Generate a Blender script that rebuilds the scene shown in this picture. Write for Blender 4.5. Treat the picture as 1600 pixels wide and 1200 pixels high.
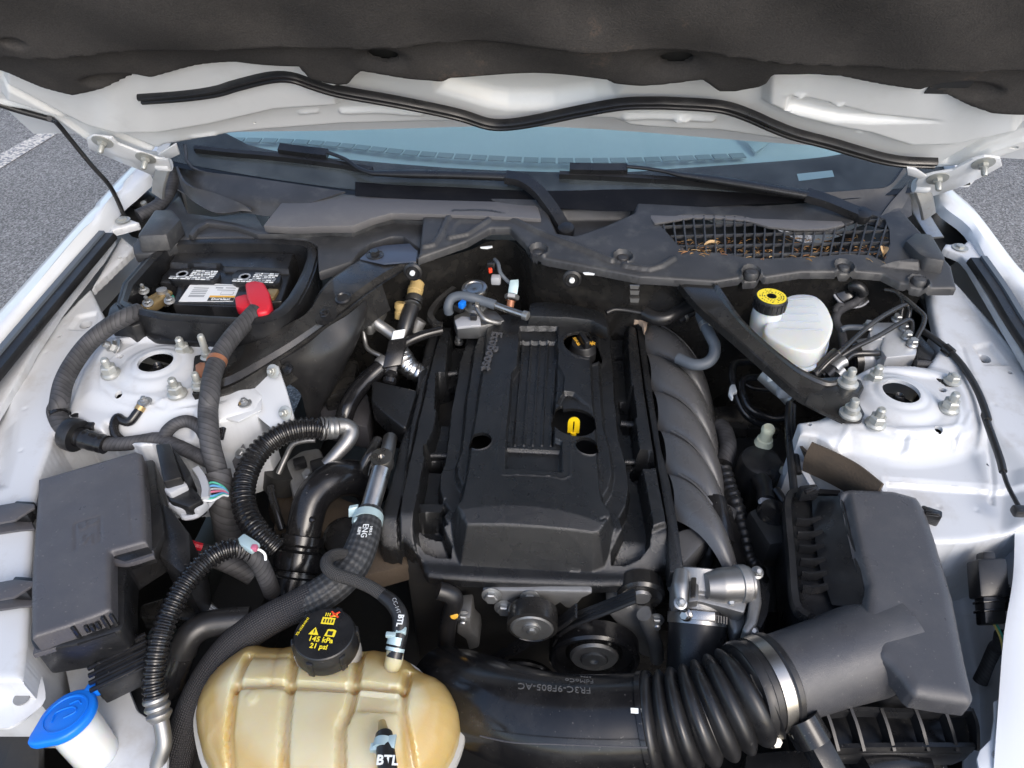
import bpy, bmesh, math, random
import numpy as np
from mathutils import Vector, Matrix

random.seed(7)
for o in list(bpy.data.objects):
    bpy.data.objects.remove(o, do_unlink=True)
scene = bpy.context.scene
COL = scene.collection
R = math.radians

# ------------------------------------------------------------------ camera, sky, sun, exposure
FOC, CAM, PITCH, YAW = 1150.0, Vector((0.031, 0.0, 1.61)), R(40), R(4)
cam_data = bpy.data.cameras.new("camera")
cam = bpy.data.objects.new("camera", cam_data)
COL.objects.link(cam)
cam.location = CAM
cam.rotation_euler = (R(90) - PITCH, 0, YAW)
cam_data.sensor_fit = 'HORIZONTAL'
cam_data.sensor_width = 36.0
cam_data.lens = 36.0 * FOC / 1600.0
cam_data.clip_start = 0.02
cam_data.clip_end = 600
scene.camera = cam

world = bpy.data.worlds.new("World")
scene.world = world
world.use_nodes = True
wn = world.node_tree
wn.nodes.clear()
sky = wn.nodes.new("ShaderNodeTexSky")
sky.sky_type = 'NISHITA'
sky.sun_disc = False
SUN_EL, SUN_AZ = R(40), R(146)          # azimuth measured clockwise from +Y, seen from above
sky.sun_elevation = SUN_EL
sky.sun_rotation = SUN_AZ
sky.air_density = 1.0
sky.dust_density = 2.6
sky.ozone_density = 1.0
bg = wn.nodes.new("ShaderNodeBackground")
bg.inputs[1].default_value = 0.15
wo = wn.nodes.new("ShaderNodeOutputWorld")
wn.links.new(sky.outputs[0], bg.inputs[0])
wn.links.new(bg.outputs[0], wo.inputs[0])

sun_data = bpy.data.lights.new("sun", 'SUN')
sun_data.energy = 0.5
sun_data.angle = R(26)
sun_data.color = (1.0, 0.985, 0.965)
sun = bpy.data.objects.new("sun", sun_data)
COL.objects.link(sun)
sdir = Vector((math.sin(SUN_AZ) * math.cos(SUN_EL), math.cos(SUN_AZ) * math.cos(SUN_EL), math.sin(SUN_EL)))
sun.rotation_euler = sdir.to_track_quat('Z', 'Y').to_euler()
sun.location = (0, -3, 6)

vs = scene.view_settings
vs.view_transform = 'Standard'
vs.look = 'None'
vs.gamma = 1.0
vs.exposure = 1.12
vs.use_curve_mapping = False
scene.cycles.max_bounces = 8
scene.cycles.transparent_max_bounces = 8
scene.cycles.use_denoising = True

# ------------------------------------------------------------------ placing helpers
# Positions were surveyed in the photograph (1600 x 1200) and carried to real heights: a ray through a
# surveyed point meets the plane at the height z that the piece has in the car.
FWD = Vector((-math.sin(YAW) * math.cos(PITCH), math.cos(YAW) * math.cos(PITCH), -math.sin(PITCH)))
RGT = Vector((math.cos(YAW), math.sin(YAW), 0))
UPV = RGT.cross(FWD)
TILE = {0: (0, 0, 1), 1: (0, 0, .3375), 2: (530, 0, .3375), 3: (1060, 0, .3375), 4: (0, 350, .25), 5: (400, 350, .25),
        6: (800, 350, .25), 7: (1150, 350, .28338), 8: (0, 620, .25), 9: (350, 620, .25), 10: (700, 620, .25),
        11: (1050, 620, .34375), 12: (0, 900, .25), 13: (350, 900, .25), 14: (700, 900, .25), 15: (1050, 900, .34375),
        21: (560, 480, .1875), 22: (800, 480, .1875), 23: (560, 690, .1875), 24: (800, 690, .1875),
        25: (1050, 480, .15), 26: (560, 380, .1875), 27: (640, 320, .225)}


def pix(t, x, y):
    ox, oy, s = TILE[t]
    return ox + x * s, oy + y * s


def ray(px, py):
    return FWD + RGT * ((px - 800) / FOC) - UPV * ((py - 600) / FOC)


def at(px, py, z):
    d = ray(px, py)
    return CAM + d * ((z - CAM.z) / d.z)


def on_plane(px, py, p0, n):
    d = ray(px, py)
    return CAM + d * ((p0 - CAM).dot(n) / d.dot(n))


def on_y(px, py, y):
    return on_plane(px, py, Vector((0, y, 0)), Vector((0, 1, 0)))


def A(t, x, y, z):
    return at(*pix(t, x, y), z)


def L(t, z, *pts):
    """surveyed points of a tile at height z (or their own third value)"""
    return [A(t, p[0], p[1], p[2] if len(p) > 2 else z) for p in pts]


# ------------------------------------------------------------------ objects
WLOC = {}


def _link(o, loc, parent):
    COL.objects.link(o)
    o.location = loc
    WLOC[o.name] = Vector(loc)
    if parent is not None:
        o.parent = parent
        o.matrix_parent_inverse = Matrix.Translation(-WLOC[parent.name])


def tag(o, label=None, cat=None, group=None, kind=None):
    if label: o["label"] = label
    if cat: o["category"] = cat
    if group: o["group"] = group
    if kind: o["kind"] = kind
    return o


def thing(name, label, cat, loc, group=None):
    o = bpy.data.objects.new(name, None)
    o.empty_display_size = .02
    _link(o, Vector(loc), None)
    return tag(o, label, cat, group)


def mesh_obj(name, verts, faces, mat, parent=None, smooth=True, uvs=None, mats=None, fmat=None, sharp=40):
    v = np.array([tuple(p) for p in verts], dtype=float)
    c = (v.min(0) + v.max(0)) / 2
    me = bpy.data.meshes.new(name)
    me.from_pydata((v - c).tolist(), [], [tuple(f) for f in faces])
    if uvs is not None:
        lay = me.uv_layers.new(name="UVMap")
        li = np.zeros(len(me.loops), dtype=np.int32)
        me.loops.foreach_get("vertex_index", li)
        lay.data.foreach_set("uv", np.array(uvs, dtype=np.float32)[li].ravel())
    for m in (mats or [mat]):
        me.materials.append(m)
    if fmat is not None:
        me.polygons.foreach_set("material_index", np.array(fmat, dtype=np.int32))
    me.update()
    if smooth:
        me.polygons.foreach_set("use_smooth", [True] * len(me.polygons))
        if sharp:
            me.set_sharp_from_angle(angle=R(sharp))
    o = bpy.data.objects.new(name, me)
    _link(o, Vector(c), parent)
    return o


def bm_obj(name, bm, mat, parent=None, smooth=True, sharp=35):
    bmesh.ops.recalc_face_normals(bm, faces=bm.faces[:])
    vs_ = [v.co.copy() for v in bm.verts]
    bm.verts.index_update()
    fs_ = [[v.index for v in f.verts] for f in bm.faces]
    bm.free()
    return mesh_obj(name, vs_, fs_, mat, parent, smooth, sharp=sharp)


def copy_part(o, delta, parent=None):
    c = o.copy()
    COL.objects.link(c)
    c.location = o.location + Vector(delta)
    WLOC[c.name] = WLOC[o.name] + Vector(delta)
    if parent is not None:
        c.parent = parent
        c.matrix_parent_inverse = Matrix.Translation(-WLOC[parent.name])
    return c


def frame_of(n, hint=None):
    n = Vector(n).normalized()
    h = Vector(hint) if hint is not None else (Vector((1, 0, 0)) if abs(n.x) < .9 else Vector((0, 1, 0)))
    x = (h - n * h.dot(n)).normalized()
    return x, n.cross(x), n


def catmull(pts, n):
    P = [Vector(p) for p in pts]
    if len(P) == 2:
        return [P[0].lerp(P[1], i / (n - 1)) for i in range(n)]
    P = [P[0] * 2 - P[1]] + P + [P[-1] * 2 - P[-2]]
    # centripetal sampling by chord length
    segs = len(P) - 3
    ln = [(P[i + 2] - P[i + 1]).length for i in range(segs)]
    tot = sum(ln)
    out = []
    for i in range(n):
        s = tot * i / (n - 1)
        k = 0
        while k < segs - 1 and s > ln[k]:
            s -= ln[k]; k += 1
        t = s / max(ln[k], 1e-9)
        a, b, c, d = P[k], P[k + 1], P[k + 2], P[k + 3]
        out.append(.5 * ((2 * b) + (c - a) * t + (2 * a - 5 * b + 4 * c - d) * t * t + (3 * b - a - 3 * c + d) * t ** 3))
    return out


def tube(name, pts, r, mat, parent=None, segs=14, n=None, smooth_path=True, pitch=None, amp=0.0, cap=True, flat=1.0, hint=None, wob=0.0):
    """tube along pts; r a number, a list (one per point) or a function of t; pitch/amp give corrugations; flat squashes it"""
    P = [Vector(p) for p in pts]
    tot = sum((P[i + 1] - P[i]).length for i in range(len(P) - 1))
    if pitch:
        n = max(8, int(tot / pitch * 7))
    if n is None:
        n = 2 if (len(P) == 2 and not callable(r)) else max(8 * len(P), int(tot / .008))
        n = min(n, 160)
    C_ = catmull(P, n) if smooth_path else P
    n = len(C_)
    arc = [0.0]
    for i in range(1, n):
        arc.append(arc[-1] + (C_[i] - C_[i - 1]).length)
    tan = [(C_[min(i + 1, n - 1)] - C_[max(i - 1, 0)]).normalized() for i in range(n)]
    x, y, _ = frame_of(tan[0], hint)
    verts, uvs, faces = [], [], []
    for i in range(n):
        if i:
            x = (x - tan[i] * x.dot(tan[i])).normalized()
            y = tan[i].cross(x)
        t = arc[i] / max(arc[-1], 1e-9)
        if callable(r): rr = r(t)
        elif isinstance(r, (list, tuple)):
            f = t * (len(r) - 1); k = min(int(f), len(r) - 2); rr = r[k] + (r[k + 1] - r[k]) * (f - k)
        else: rr = r
        if pitch:
            rr += amp * math.tanh(2.2 * math.cos(2 * math.pi * arc[i] / pitch)) / .976
        if wob:
            rr *= 1 + wob * random.uniform(-1, 1)
        for j in range(segs):
            a = 2 * math.pi * j / segs
            verts.append(C_[i] + x * (rr * math.cos(a)) + y * (rr * math.sin(a) * flat))
            uvs.append((j / segs if j <= segs / 2 else 1 - j / segs, arc[i] / (2 * math.pi * max(rr, 1e-4))))
    for i in range(n - 1):
        for j in range(segs):
            k = (j + 1) % segs
            faces.append((i * segs + j, i * segs + k, (i + 1) * segs + k, (i + 1) * segs + j))
    if cap:
        faces.append(tuple(range(segs - 1, -1, -1)))
        faces.append(tuple((n - 1) * segs + j for j in range(segs)))
    return mesh_obj(name, verts, faces, mat, parent, True, uvs)


def lathe(name, c, axis, prof, mat, parent=None, segs=28, hint=None, lobes=0, lobe_amp=0.0, sharp=35):
    """profile of (radius, height along axis)"""
    x, y, n = frame_of(axis, hint)
    c = Vector(c)
    verts, faces = [], []
    for r_, h in prof:
        for j in range(segs):
            a = 2 * math.pi * j / segs
            rr = r_ * (1 + lobe_amp * math.copysign(abs(math.cos(lobes * a / 2)) ** .5, 1)) if lobes else r_
            verts.append(c + x * (rr * math.cos(a)) + y * (rr * math.sin(a)) + n * h)
    for i in range(len(prof) - 1):
        for j in range(segs):
            k = (j + 1) % segs
            faces.append((i * segs + j, i * segs + k, (i + 1) * segs + k, (i + 1) * segs + j))
    if prof[0][0] > 1e-5: faces.append(tuple(range(segs - 1, -1, -1)))
    if prof[-1][0] > 1e-5: faces.append(tuple((len(prof) - 1) * segs + j for j in range(segs)))
    return mesh_obj(name, verts, faces, mat, parent, True, sharp=sharp)


def prism(name, outline, ext, mat, parent=None, bevel=0.0, seg=2, smooth=True, taper=None):
    """outline (3-D points) swept by the vector ext"""
    ext = Vector(ext)
    bm = bmesh.new()
    c = sum((Vector(p) for p in outline), Vector()) / len(outline)
    a = [bm.verts.new(p) for p in outline]
    b = [bm.verts.new((c + (Vector(p) - c) * (taper or 1)) + ext) for p in outline]
    n = len(a)
    bm.faces.new(a)
    bm.faces.new(b[::-1])
    for i in range(n):
        bm.faces.new((a[i], b[i], b[(i + 1) % n], a[(i + 1) % n]))
    bmesh.ops.recalc_face_normals(bm, faces=bm.faces[:])
    if bevel:
        bmesh.ops.bevel(bm, geom=[e for e in bm.edges if e.calc_face_angle(0) > .35], offset=bevel, segments=seg, affect='EDGES', profile=.5, clamp_overlap=True)
    return bm_obj(name, bm, mat, parent, smooth)


def block(name, c, ax, ay, az, mat, parent=None, bevel=0.002, seg=2):
    """box with half axes ax, ay, az"""
    c, ax, ay, az = Vector(c), Vector(ax), Vector(ay), Vector(az)
    return prism(name, [c - ax - ay - az, c + ax - ay - az, c + ax + ay - az, c - ax + ay - az], az * 2, mat, parent, bevel, seg)


def box(name, c, s, mat, parent=None, bevel=.002, rz=0.0, seg=2):
    cx, sx = math.cos(rz), math.sin(rz)
    return block(name, c, Vector((cx, sx, 0)) * s[0] / 2, Vector((-sx, cx, 0)) * s[1] / 2, Vector((0, 0, s[2] / 2)), mat, parent, bevel, seg)


def ribbon(name, pts, w, th, mat, parent=None, n=None, up=(0, 0, 1), bevel=0.0, wf=None):
    """flat bar of width w, thickness th along a path"""
    C_ = catmull(pts, n or max(10, 6 * len(pts)))
    n = len(C_)
    verts, faces = [], []
    for i in range(n):
        t = (C_[min(i + 1, n - 1)] - C_[max(i - 1, 0)]).normalized()
        s = t.cross(Vector(up)).normalized()
        u = s.cross(t)
        ww = w * (wf(i / (n - 1)) if wf else 1)
        for a, b in ((-1, 0), (-.82, 1), (.82, 1), (1, 0), (1, -1), (-1, -1)):
            verts.append(C_[i] + s * (a * ww / 2) + u * (b * th / 2))
    for i in range(n - 1):
        for j in range(6):
            k = (j + 1) % 6
            faces.append((i * 6 + j, i * 6 + k, (i + 1) * 6 + k, (i + 1) * 6 + j))
    faces.append((5, 4, 3, 2, 1, 0))
    faces.append(tuple((n - 1) * 6 + j for j in range(6)))
    return mesh_obj(name, verts, faces, mat, parent, True)


def patch(name, rows, mat, parent=None, nu=24, nv=24, th=0.0, smooth=True):
    """surface through rows of control points (same count in each row)"""
    a = [catmull(r_, nu) for r_ in rows]
    cols = [catmull([a[i][j] for i in range(len(a))], nv) for j in range(nu)]
    verts = [cols[j][i] for i in range(nv) for j in range(nu)]
    faces = [(i * nu + j, i * nu + j + 1, (i + 1) * nu + j + 1, (i + 1) * nu + j) for i in range(nv - 1) for j in range(nu - 1)]
    if th:
        N = len(verts)
        nrm = []
        for i in range(nv):
            for j in range(nu):
                du = verts[i * nu + min(j + 1, nu - 1)] - verts[i * nu + max(j - 1, 0)]
                dv = verts[min(i + 1, nv - 1) * nu + j] - verts[max(i - 1, 0) * nu + j]
                nrm.append(du.cross(dv).normalized())
        verts = verts + [v - k * th for v, k in zip(verts, nrm)]
        faces += [tuple(N + q for q in f[::-1]) for f in faces]
        ring = [j for j in range(nu)] + [i * nu + nu - 1 for i in range(1, nv)] + [(nv - 1) * nu + j for j in range(nu - 2, -1, -1)] + [i * nu for i in range(nv - 2, 0, -1)]
        for k in range(len(ring)):
            p, q = ring[k], ring[(k + 1) % len(ring)]
            faces.append((q, p, N + p, N + q))
    return mesh_obj(name, verts, faces, mat, parent, smooth, sharp=50)


def loft(name, rows, mat, parent=None, n=50, sharp=25, th=0.0):
    """folded sheet: each row runs smoothly along the length, straight folds between rows"""
    a = [catmull(r_, n) for r_ in rows]
    verts = [p for r_ in a for p in r_]
    faces = [(i * n + j, i * n + j + 1, (i + 1) * n + j + 1, (i + 1) * n + j) for i in range(len(rows) - 1) for j in range(n - 1)]
    return mesh_obj(name, verts, faces, mat, parent, True, sharp=sharp)


# ---- moulded reliefs: a height field over a plane, shaped by outlines
def sd_poly(px, py, poly):
    """signed distance, positive inside"""
    n = len(poly)
    d = np.full(px.shape, 1e9)
    inside = np.zeros(px.shape, bool)
    for i in range(n):
        ax, ay = poly[i]; bx, by = poly[(i + 1) % n]
        ex, ey = bx - ax, by - ay
        wx, wy = px - ax, py - ay
        t = np.clip((wx * ex + wy * ey) / max(ex * ex + ey * ey, 1e-12), 0, 1)
        d = np.minimum(d, (wx - ex * t) ** 2 + (wy - ey * t) ** 2)
        c1 = (ay > py) != (by > py)
        with np.errstate(divide='ignore', invalid='ignore'):
            xi = ex * (py - ay) / (by - ay if abs(by - ay) > 1e-12 else 1e-12) + ax
        inside ^= c1 & (px < xi)
    return np.where(inside, 1, -1) * np.sqrt(d)


def sd_line(px, py, pts):
    d = np.full(px.shape, 1e9)
    for i in range(len(pts) - 1):
        ax, ay = pts[i]; bx, by = pts[i + 1]
        ex, ey = bx - ax, by - ay
        wx, wy = px - ax, py - ay
        t = np.clip((wx * ex + wy * ey) / max(ex * ex + ey * ey, 1e-12), 0, 1)
        d = np.minimum(d, (wx - ex * t) ** 2 + (wy - ey * t) ** 2)
    return np.sqrt(d)


def rnd(pts, k=2):
    """round the corners of an outline by corner cutting"""
    for _ in range(k):
        q = []
        for i in range(len(pts)):
            a, b = pts[i], pts[(i + 1) % len(pts)]
            q += [a.lerp(b, .25), a.lerp(b, .75)]
        pts = q
    return pts


def sstep(x):
    x = np.clip(x, 0, 1)
    return x * x * (3 - 2 * x)


FLAT = (Vector((0, 0, 0)), Vector((1, 0, 0)), Vector((0, 1, 0)), Vector((0, 0, 1)))


def relief(name, mat, outline, z0, layers, parent=None, res=.002, skirt=.03, edge=.004, fr=FLAT, sharp=None, noise=0.0, post=None, shallow=None):
    """outline: 3-D points; z0: height (number or f(x,y)); layers, in order:
       ('poly', pts, dz, w)  adds dz inside, over a wall of width w (outside the outline when w<0)
       ('set', pts, z, w)    goes to height z (number or f(x,y)) inside
       ('facet', pts, z, zb, slope)  rises from zb at the outline with a flat slope up to z
       ('line', pts, dz, half_width, soft)   ridge or groove along a path
       ('disc', p, r, dz, w) the same for a circle;  ('dset', p, r, z, w)
       ('hole', pts) / ('dhole', p, r) removes the surface
       edge: width of the rounded rim; skirt: how far the rim drops"""
    O, ex, ey, ez = fr
    to2 = lambda p: ((Vector(p) - O).dot(ex), (Vector(p) - O).dot(ey))
    ol = [to2(p) for p in outline]
    xs, ys = [p[0] for p in ol], [p[1] for p in ol]
    m = edge + res * 2
    gx = np.arange(min(xs) - m, max(xs) + m + res, res)
    gy = np.arange(min(ys) - m, max(ys) + m + res, res)
    X, Y = np.meshgrid(gx, gy)
    f0 = z0 if callable(z0) else (lambda x, y: np.full_like(x, z0))
    Z = f0(X, Y)
    holes = []
    for l in layers:
        k = l[0]
        if k in ('poly', 'set'):
            d = sd_poly(X, Y, [to2(p) for p in l[1]])
            w = l[3]
            s = sstep(d / w) if w > 0 else sstep(1 + d / (-w))
            if k == 'poly': Z = Z + l[2] * s
            else:
                t = l[2](X, Y) if callable(l[2]) else l[2]
                Z = Z * (1 - s) + t * s
        elif k == 'facet':
            d = sd_poly(X, Y, [to2(p) for p in l[1]])
            t = l[2](X, Y) if callable(l[2]) else l[2]
            Z = np.where(d > 0, np.maximum(Z, np.minimum(t, l[3] + d * l[4])), Z)
        elif k == 'line':
            d = sd_line(X, Y, [to2(p) for p in l[1]])
            Z = Z + l[2] * sstep((l[3] + l[4] - d) / l[4])
        elif k in ('disc', 'dset'):
            c = to2(l[1])
            d = l[2] - np.hypot(X - c[0], Y - c[1])
            s = sstep(d / l[4])
            if k == 'disc': Z = Z + l[3] * s
            else: Z = Z * (1 - s) + l[3] * s
        elif k == 'hole':
            holes.append(sd_poly(X, Y, [to2(p) for p in l[1]]))
        elif k == 'dhole':
            c = to2(l[1])
            holes.append(l[2] - np.hypot(X - c[0], Y - c[1]))
    if noise:
        rg = np.random.default_rng(3)
        Z = Z + rg.normal(0, noise, Z.shape)
    if post is not None:
        Z = post(X, Y, Z)
    d = sd_poly(X, Y, ol)
    t = np.clip(1 - d / edge, 0, 1)
    Z = Z - edge * .6 * (1 - np.sqrt(np.clip(1 - t * t, 0, 1)))
    D = d
    for h in holes: D = np.minimum(D, -h)
    # draw the rim cells onto the outline itself
    gy_, gx_ = np.gradient(D, res)
    gl_ = np.maximum(np.hypot(gx_, gy_), .3)
    mv = np.where(D < 0, -D, 0)
    X = X + mv * gx_ / gl_
    Y = Y + mv * gy_ / gl_
    keep = D > -res * 1.5
    inn = D > 0
    idx = -np.ones(X.shape, int)
    cell = keep[:-1, :-1] & keep[1:, :-1] & keep[:-1, 1:] & keep[1:, 1:] & (inn[:-1, :-1] | inn[1:, :-1] | inn[:-1, 1:] | inn[1:, 1:])
    used = np.zeros(X.shape, bool)
    used[:-1, :-1] |= cell; used[1:, :-1] |= cell; used[:-1, 1:] |= cell; used[1:, 1:] |= cell
    idx[used] = np.arange(used.sum())
    xa, ya, za = X[used], Y[used], Z[used]
    deep = np.where(d[used] < res * 2, skirt, min(skirt, .006))
    if shallow is not None: deep = np.where(shallow(xa, ya), .012, deep)
    ii, jj = np.nonzero(cell)
    F = np.stack([idx[ii, jj], idx[ii, jj + 1], idx[ii + 1, jj + 1], idx[ii + 1, jj]], 1)
    ed = np.concatenate([F[:, [0, 1]], F[:, [1, 2]], F[:, [2, 3]], F[:, [3, 0]]])
    key = np.sort(ed, 1)
    _, first, cnt = np.unique(key[:, 0].astype(np.int64) * (len(xa) + 1) + key[:, 1], return_index=True, return_counts=True)
    be = ed[first[cnt == 1]]
    bv = np.unique(be)
    mp = -np.ones(len(xa), int)
    mp[bv] = len(xa) + np.arange(len(bv))
    xa = np.concatenate([xa, xa[bv]]); ya = np.concatenate([ya, ya[bv]]); za = np.concatenate([za, za[bv] - deep[bv]])
    S = np.stack([be[:, 1], be[:, 0], mp[be[:, 0]], mp[be[:, 1]]], 1)
    o_, e1, e2, e3 = (np.array(v) for v in (O, ex, ey, ez))
    V = o_ + xa[:, None] * e1 + ya[:, None] * e2 + za[:, None] * e3
    return mesh_obj(name, V, F.tolist() + S.tolist(), mat, parent, True, sharp=sharp or 50)


def text_obj(name, body, origin, dx, up, size, mat, parent=None, depth=.0004, align='CENTER', bold=0.0):
    """flat raised lettering: dx the reading direction, up the letters' up"""
    cu = bpy.data.curves.new(name, 'FONT')
    cu.body = body
    cu.size = size
    cu.extrude = depth
    cu.offset = bold
    cu.align_x = align
    cu.align_y = 'CENTER'
    cu.resolution_u = 2
    tmp = bpy.data.objects.new(name, cu)
    COL.objects.link(tmp)
    dg = bpy.context.evaluated_depsgraph_get()
    dg.update()
    me = bpy.data.meshes.new_from_object(tmp.evaluated_get(dg))
    bpy.data.objects.remove(tmp, do_unlink=True)
    bpy.data.curves.remove(cu)
    dx = Vector(dx).normalized()
    nz = dx.cross(Vector(up)).normalized()
    uy = nz.cross(dx)
    M = Matrix((dx, uy, nz)).transposed().to_4x4()
    me.transform(M)
    me.materials.clear()
    me.materials.append(mat)
    me.name = name
    o = bpy.data.objects.new(name, me)
    _link(o, Vector(origin), parent)
    return o
# ------------------------------------------------------------------ materials
def mat(name, col, rough=.5, metal=0.0, grain=0.0, gscale=900, var=0.0, vscale=25, coat=0.0, spec=.5, dirt=None, dirt_amt=0.0, dscale=18, rvar=0.0, sss=0.0, sss_col=None, trans=0.0, specks=0.0):
    m = bpy.data.materials.new(name)
    m.use_nodes = True
    nt = m.node_tree
    b = nt.nodes["Principled BSDF"]
    b.inputs["Base Color"].default_value = (*col, 1)
    b.inputs["Roughness"].default_value = rough
    b.inputs["Metallic"].default_value = metal
    b.inputs["Specular IOR Level"].default_value = spec
    b.inputs["Coat Weight"].default_value = coat
    b.inputs["Coat Roughness"].default_value = .06
    tc = nt.nodes.new("ShaderNodeTexCoord")
    geo = nt.nodes.new("ShaderNodeNewGeometry")
    src = geo.outputs["Position"]
    colour = None
    if var:
        n = nt.nodes.new("ShaderNodeTexNoise"); n.inputs["Scale"].default_value = vscale; n.inputs["Detail"].default_value = 5
        nt.links.new(src, n.inputs["Vector"])
        r_ = nt.nodes.new("ShaderNodeValToRGB")
        r_.color_ramp.elements[0].position = .3; r_.color_ramp.elements[1].position = .7
        r_.color_ramp.elements[0].color = (*[c * (1 - var) for c in col], 1)
        r_.color_ramp.elements[1].color = (*[min(1, c * (1 + var)) for c in col], 1)
        nt.links.new(n.outputs[0], r_.inputs[0])
        colour = r_.outputs[0]
    if dirt:
        n = nt.nodes.new("ShaderNodeTexNoise"); n.inputs["Scale"].default_value = dscale; n.inputs["Detail"].default_value = 8; n.inputs["Roughness"].default_value = .65
        nt.links.new(src, n.inputs["Vector"])
        r_ = nt.nodes.new("ShaderNodeValToRGB")
        r_.color_ramp.elements[0].position = .52; r_.color_ramp.elements[1].position = .78
        r_.color_ramp.elements[0].color = (0, 0, 0, 1); r_.color_ramp.elements[1].color = (dirt_amt,) * 3 + (1,)
        nt.links.new(n.outputs[0], r_.inputs[0])
        mx = nt.nodes.new("ShaderNodeMix"); mx.data_type = 'RGBA'
        mx.inputs[6].default_value = (*col, 1); mx.inputs[7].default_value = (*dirt, 1)
        if colour: nt.links.new(colour, mx.inputs[6])
        nt.links.new(r_.outputs[0], mx.inputs[0])
        colour = mx.outputs[2]
    if specks:
        n = nt.nodes.new("ShaderNodeTexNoise"); n.inputs["Scale"].default_value = 260; n.inputs["Detail"].default_value = 2
        nt.links.new(src, n.inputs["Vector"])
        n3 = nt.nodes.new("ShaderNodeTexNoise"); n3.inputs["Scale"].default_value = 16; n3.inputs["Detail"].default_value = 6; n3.inputs["Roughness"].default_value = .7
        nt.links.new(src, n3.inputs["Vector"])
        r1 = nt.nodes.new("ShaderNodeValToRGB"); r1.color_ramp.elements[0].position = .69; r1.color_ramp.elements[1].position = .74
        r2 = nt.nodes.new("ShaderNodeValToRGB"); r2.color_ramp.elements[0].position = .45; r2.color_ramp.elements[1].position = .8
        r2.color_ramp.elements[1].color = (.38, .38, .38, 1)
        nt.links.new(n.outputs[0], r1.inputs[0]); nt.links.new(n3.outputs[0], r2.inputs[0])
        ad = nt.nodes.new("ShaderNodeMath"); ad.operation = 'ADD'; ad.use_clamp = True
        nt.links.new(r1.outputs[0], ad.inputs[0]); nt.links.new(r2.outputs[0], ad.inputs[1])
        ml = nt.nodes.new("ShaderNodeMath"); ml.operation = 'MULTIPLY'; ml.inputs[1].default_value = specks
        nt.links.new(ad.outputs[0], ml.inputs[0])
        mx = nt.nodes.new("ShaderNodeMix"); mx.data_type = 'RGBA'
        mx.inputs[6].default_value = (*col, 1); mx.inputs[7].default_value = (.20, .19, .175, 1)
        if colour: nt.links.new(colour, mx.inputs[6])
        nt.links.new(ml.outputs[0], mx.inputs[0])
        colour = mx.outputs[2]
    if colour: nt.links.new(colour, b.inputs["Base Color"])
    if rvar:
        n = nt.nodes.new("ShaderNodeTexNoise"); n.inputs["Scale"].default_value = 30; n.inputs["Detail"].default_value = 6
        nt.links.new(src, n.inputs["Vector"])
        mr = nt.nodes.new("ShaderNodeMapRange")
        mr.inputs[1].default_value = .3; mr.inputs[2].default_value = .7
        mr.inputs[3].default_value = max(0, rough - rvar); mr.inputs[4].default_value = min(1, rough + rvar)
        nt.links.new(n.outputs[0], mr.inputs[0]); nt.links.new(mr.outputs[0], b.inputs["Roughness"])
    if grain:
        n = nt.nodes.new("ShaderNodeTexNoise"); n.inputs["Scale"].default_value = gscale; n.inputs["Detail"].default_value = 2
        nt.links.new(src, n.inputs["Vector"])
        bp = nt.nodes.new("ShaderNodeBump"); bp.inputs["Strength"].default_value = grain; bp.inputs["Distance"].default_value = .001
        nt.links.new(n.outputs[0], bp.inputs["Height"]); nt.links.new(bp.outputs[0], b.inputs["Normal"])
    if sss:
        b.inputs["Subsurface Weight"].default_value = sss
        b.inputs["Subsurface Radius"].default_value = sss_col or (.02, .012, .006)
        b.inputs["Subsurface Scale"].default_value = 1.0
    if trans:
        b.inputs["Transmission Weight"].default_value = trans
    return m


M = {}
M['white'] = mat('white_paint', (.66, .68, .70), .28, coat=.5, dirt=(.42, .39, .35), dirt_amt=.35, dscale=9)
M['white_dimmed'] = mat('white_paint_dimmed', (.51, .53, .555), .34, coat=.35, dirt=(.30, .27, .23), dirt_amt=.55, dscale=16, specks=.12)  # same white paint, base colour darkened against the strong light on it
M['white_lifted'] = mat('white_paint_lifted', (.80, .81, .80), .30, coat=.4, dirt=(.5, .48, .44), dirt_amt=.3, dscale=9)  # same white paint, base colour lightened to brighten the shaded hood underside
M['black'] = mat('black_plastic', (.010, .0105, .012), .33, grain=.12, var=.2, rvar=.10, specks=.22, spec=.5)
M['black_soft'] = mat('black_moulded_cover', (.0075, .008, .009), .29, grain=.7, gscale=1100, rvar=.06, specks=.12, spec=.75)
M['black_gloss'] = mat('black_satin_tube', (.009, .009, .010), .20, rvar=.08, specks=.25)
M['grey_lid'] = mat('dark_grey_plastic', (.066, .065, .072), .36, grain=.35, gscale=1500, rvar=.10, specks=.5)
M['airbox'] = mat('charcoal_plastic', (.056, .057, .063), .33, grain=.35, gscale=1400, rvar=.09, specks=.5)
M['cowl'] = mat('weathered_cowl_plastic', (.037, .038, .041), .46, grain=.2, var=.25, vscale=14, dirt=(.16, .16, .15), dirt_amt=.35, dscale=26)
M['cowl_lip'] = mat('faded_grey_cowl_lip', (.11, .108, .112), .6, grain=.15, dirt=(.2, .19, .18), dirt_amt=.4, dscale=20)
M['rubber'] = mat('black_rubber', (.012, .012, .013), .36, rvar=.12, specks=.2, spec=.5)
M['steel_black'] = mat('black_painted_steel', (.017, .0165, .016), .26, spec=.7, dirt=(.10, .09, .075), dirt_amt=.35, dscale=30, rvar=.1)
M['dark'] = mat('grimy_black', (.020, .020, .020), .5, dirt=(.05, .045, .035), dirt_amt=.5, dscale=35, grain=.2, gscale=200)
M['alu'] = mat('cast_aluminium', (.34, .34, .335), .50, metal=.75, grain=.3, gscale=500, dirt=(.18, .16, .14), dirt_amt=.55, dscale=40)
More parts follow.
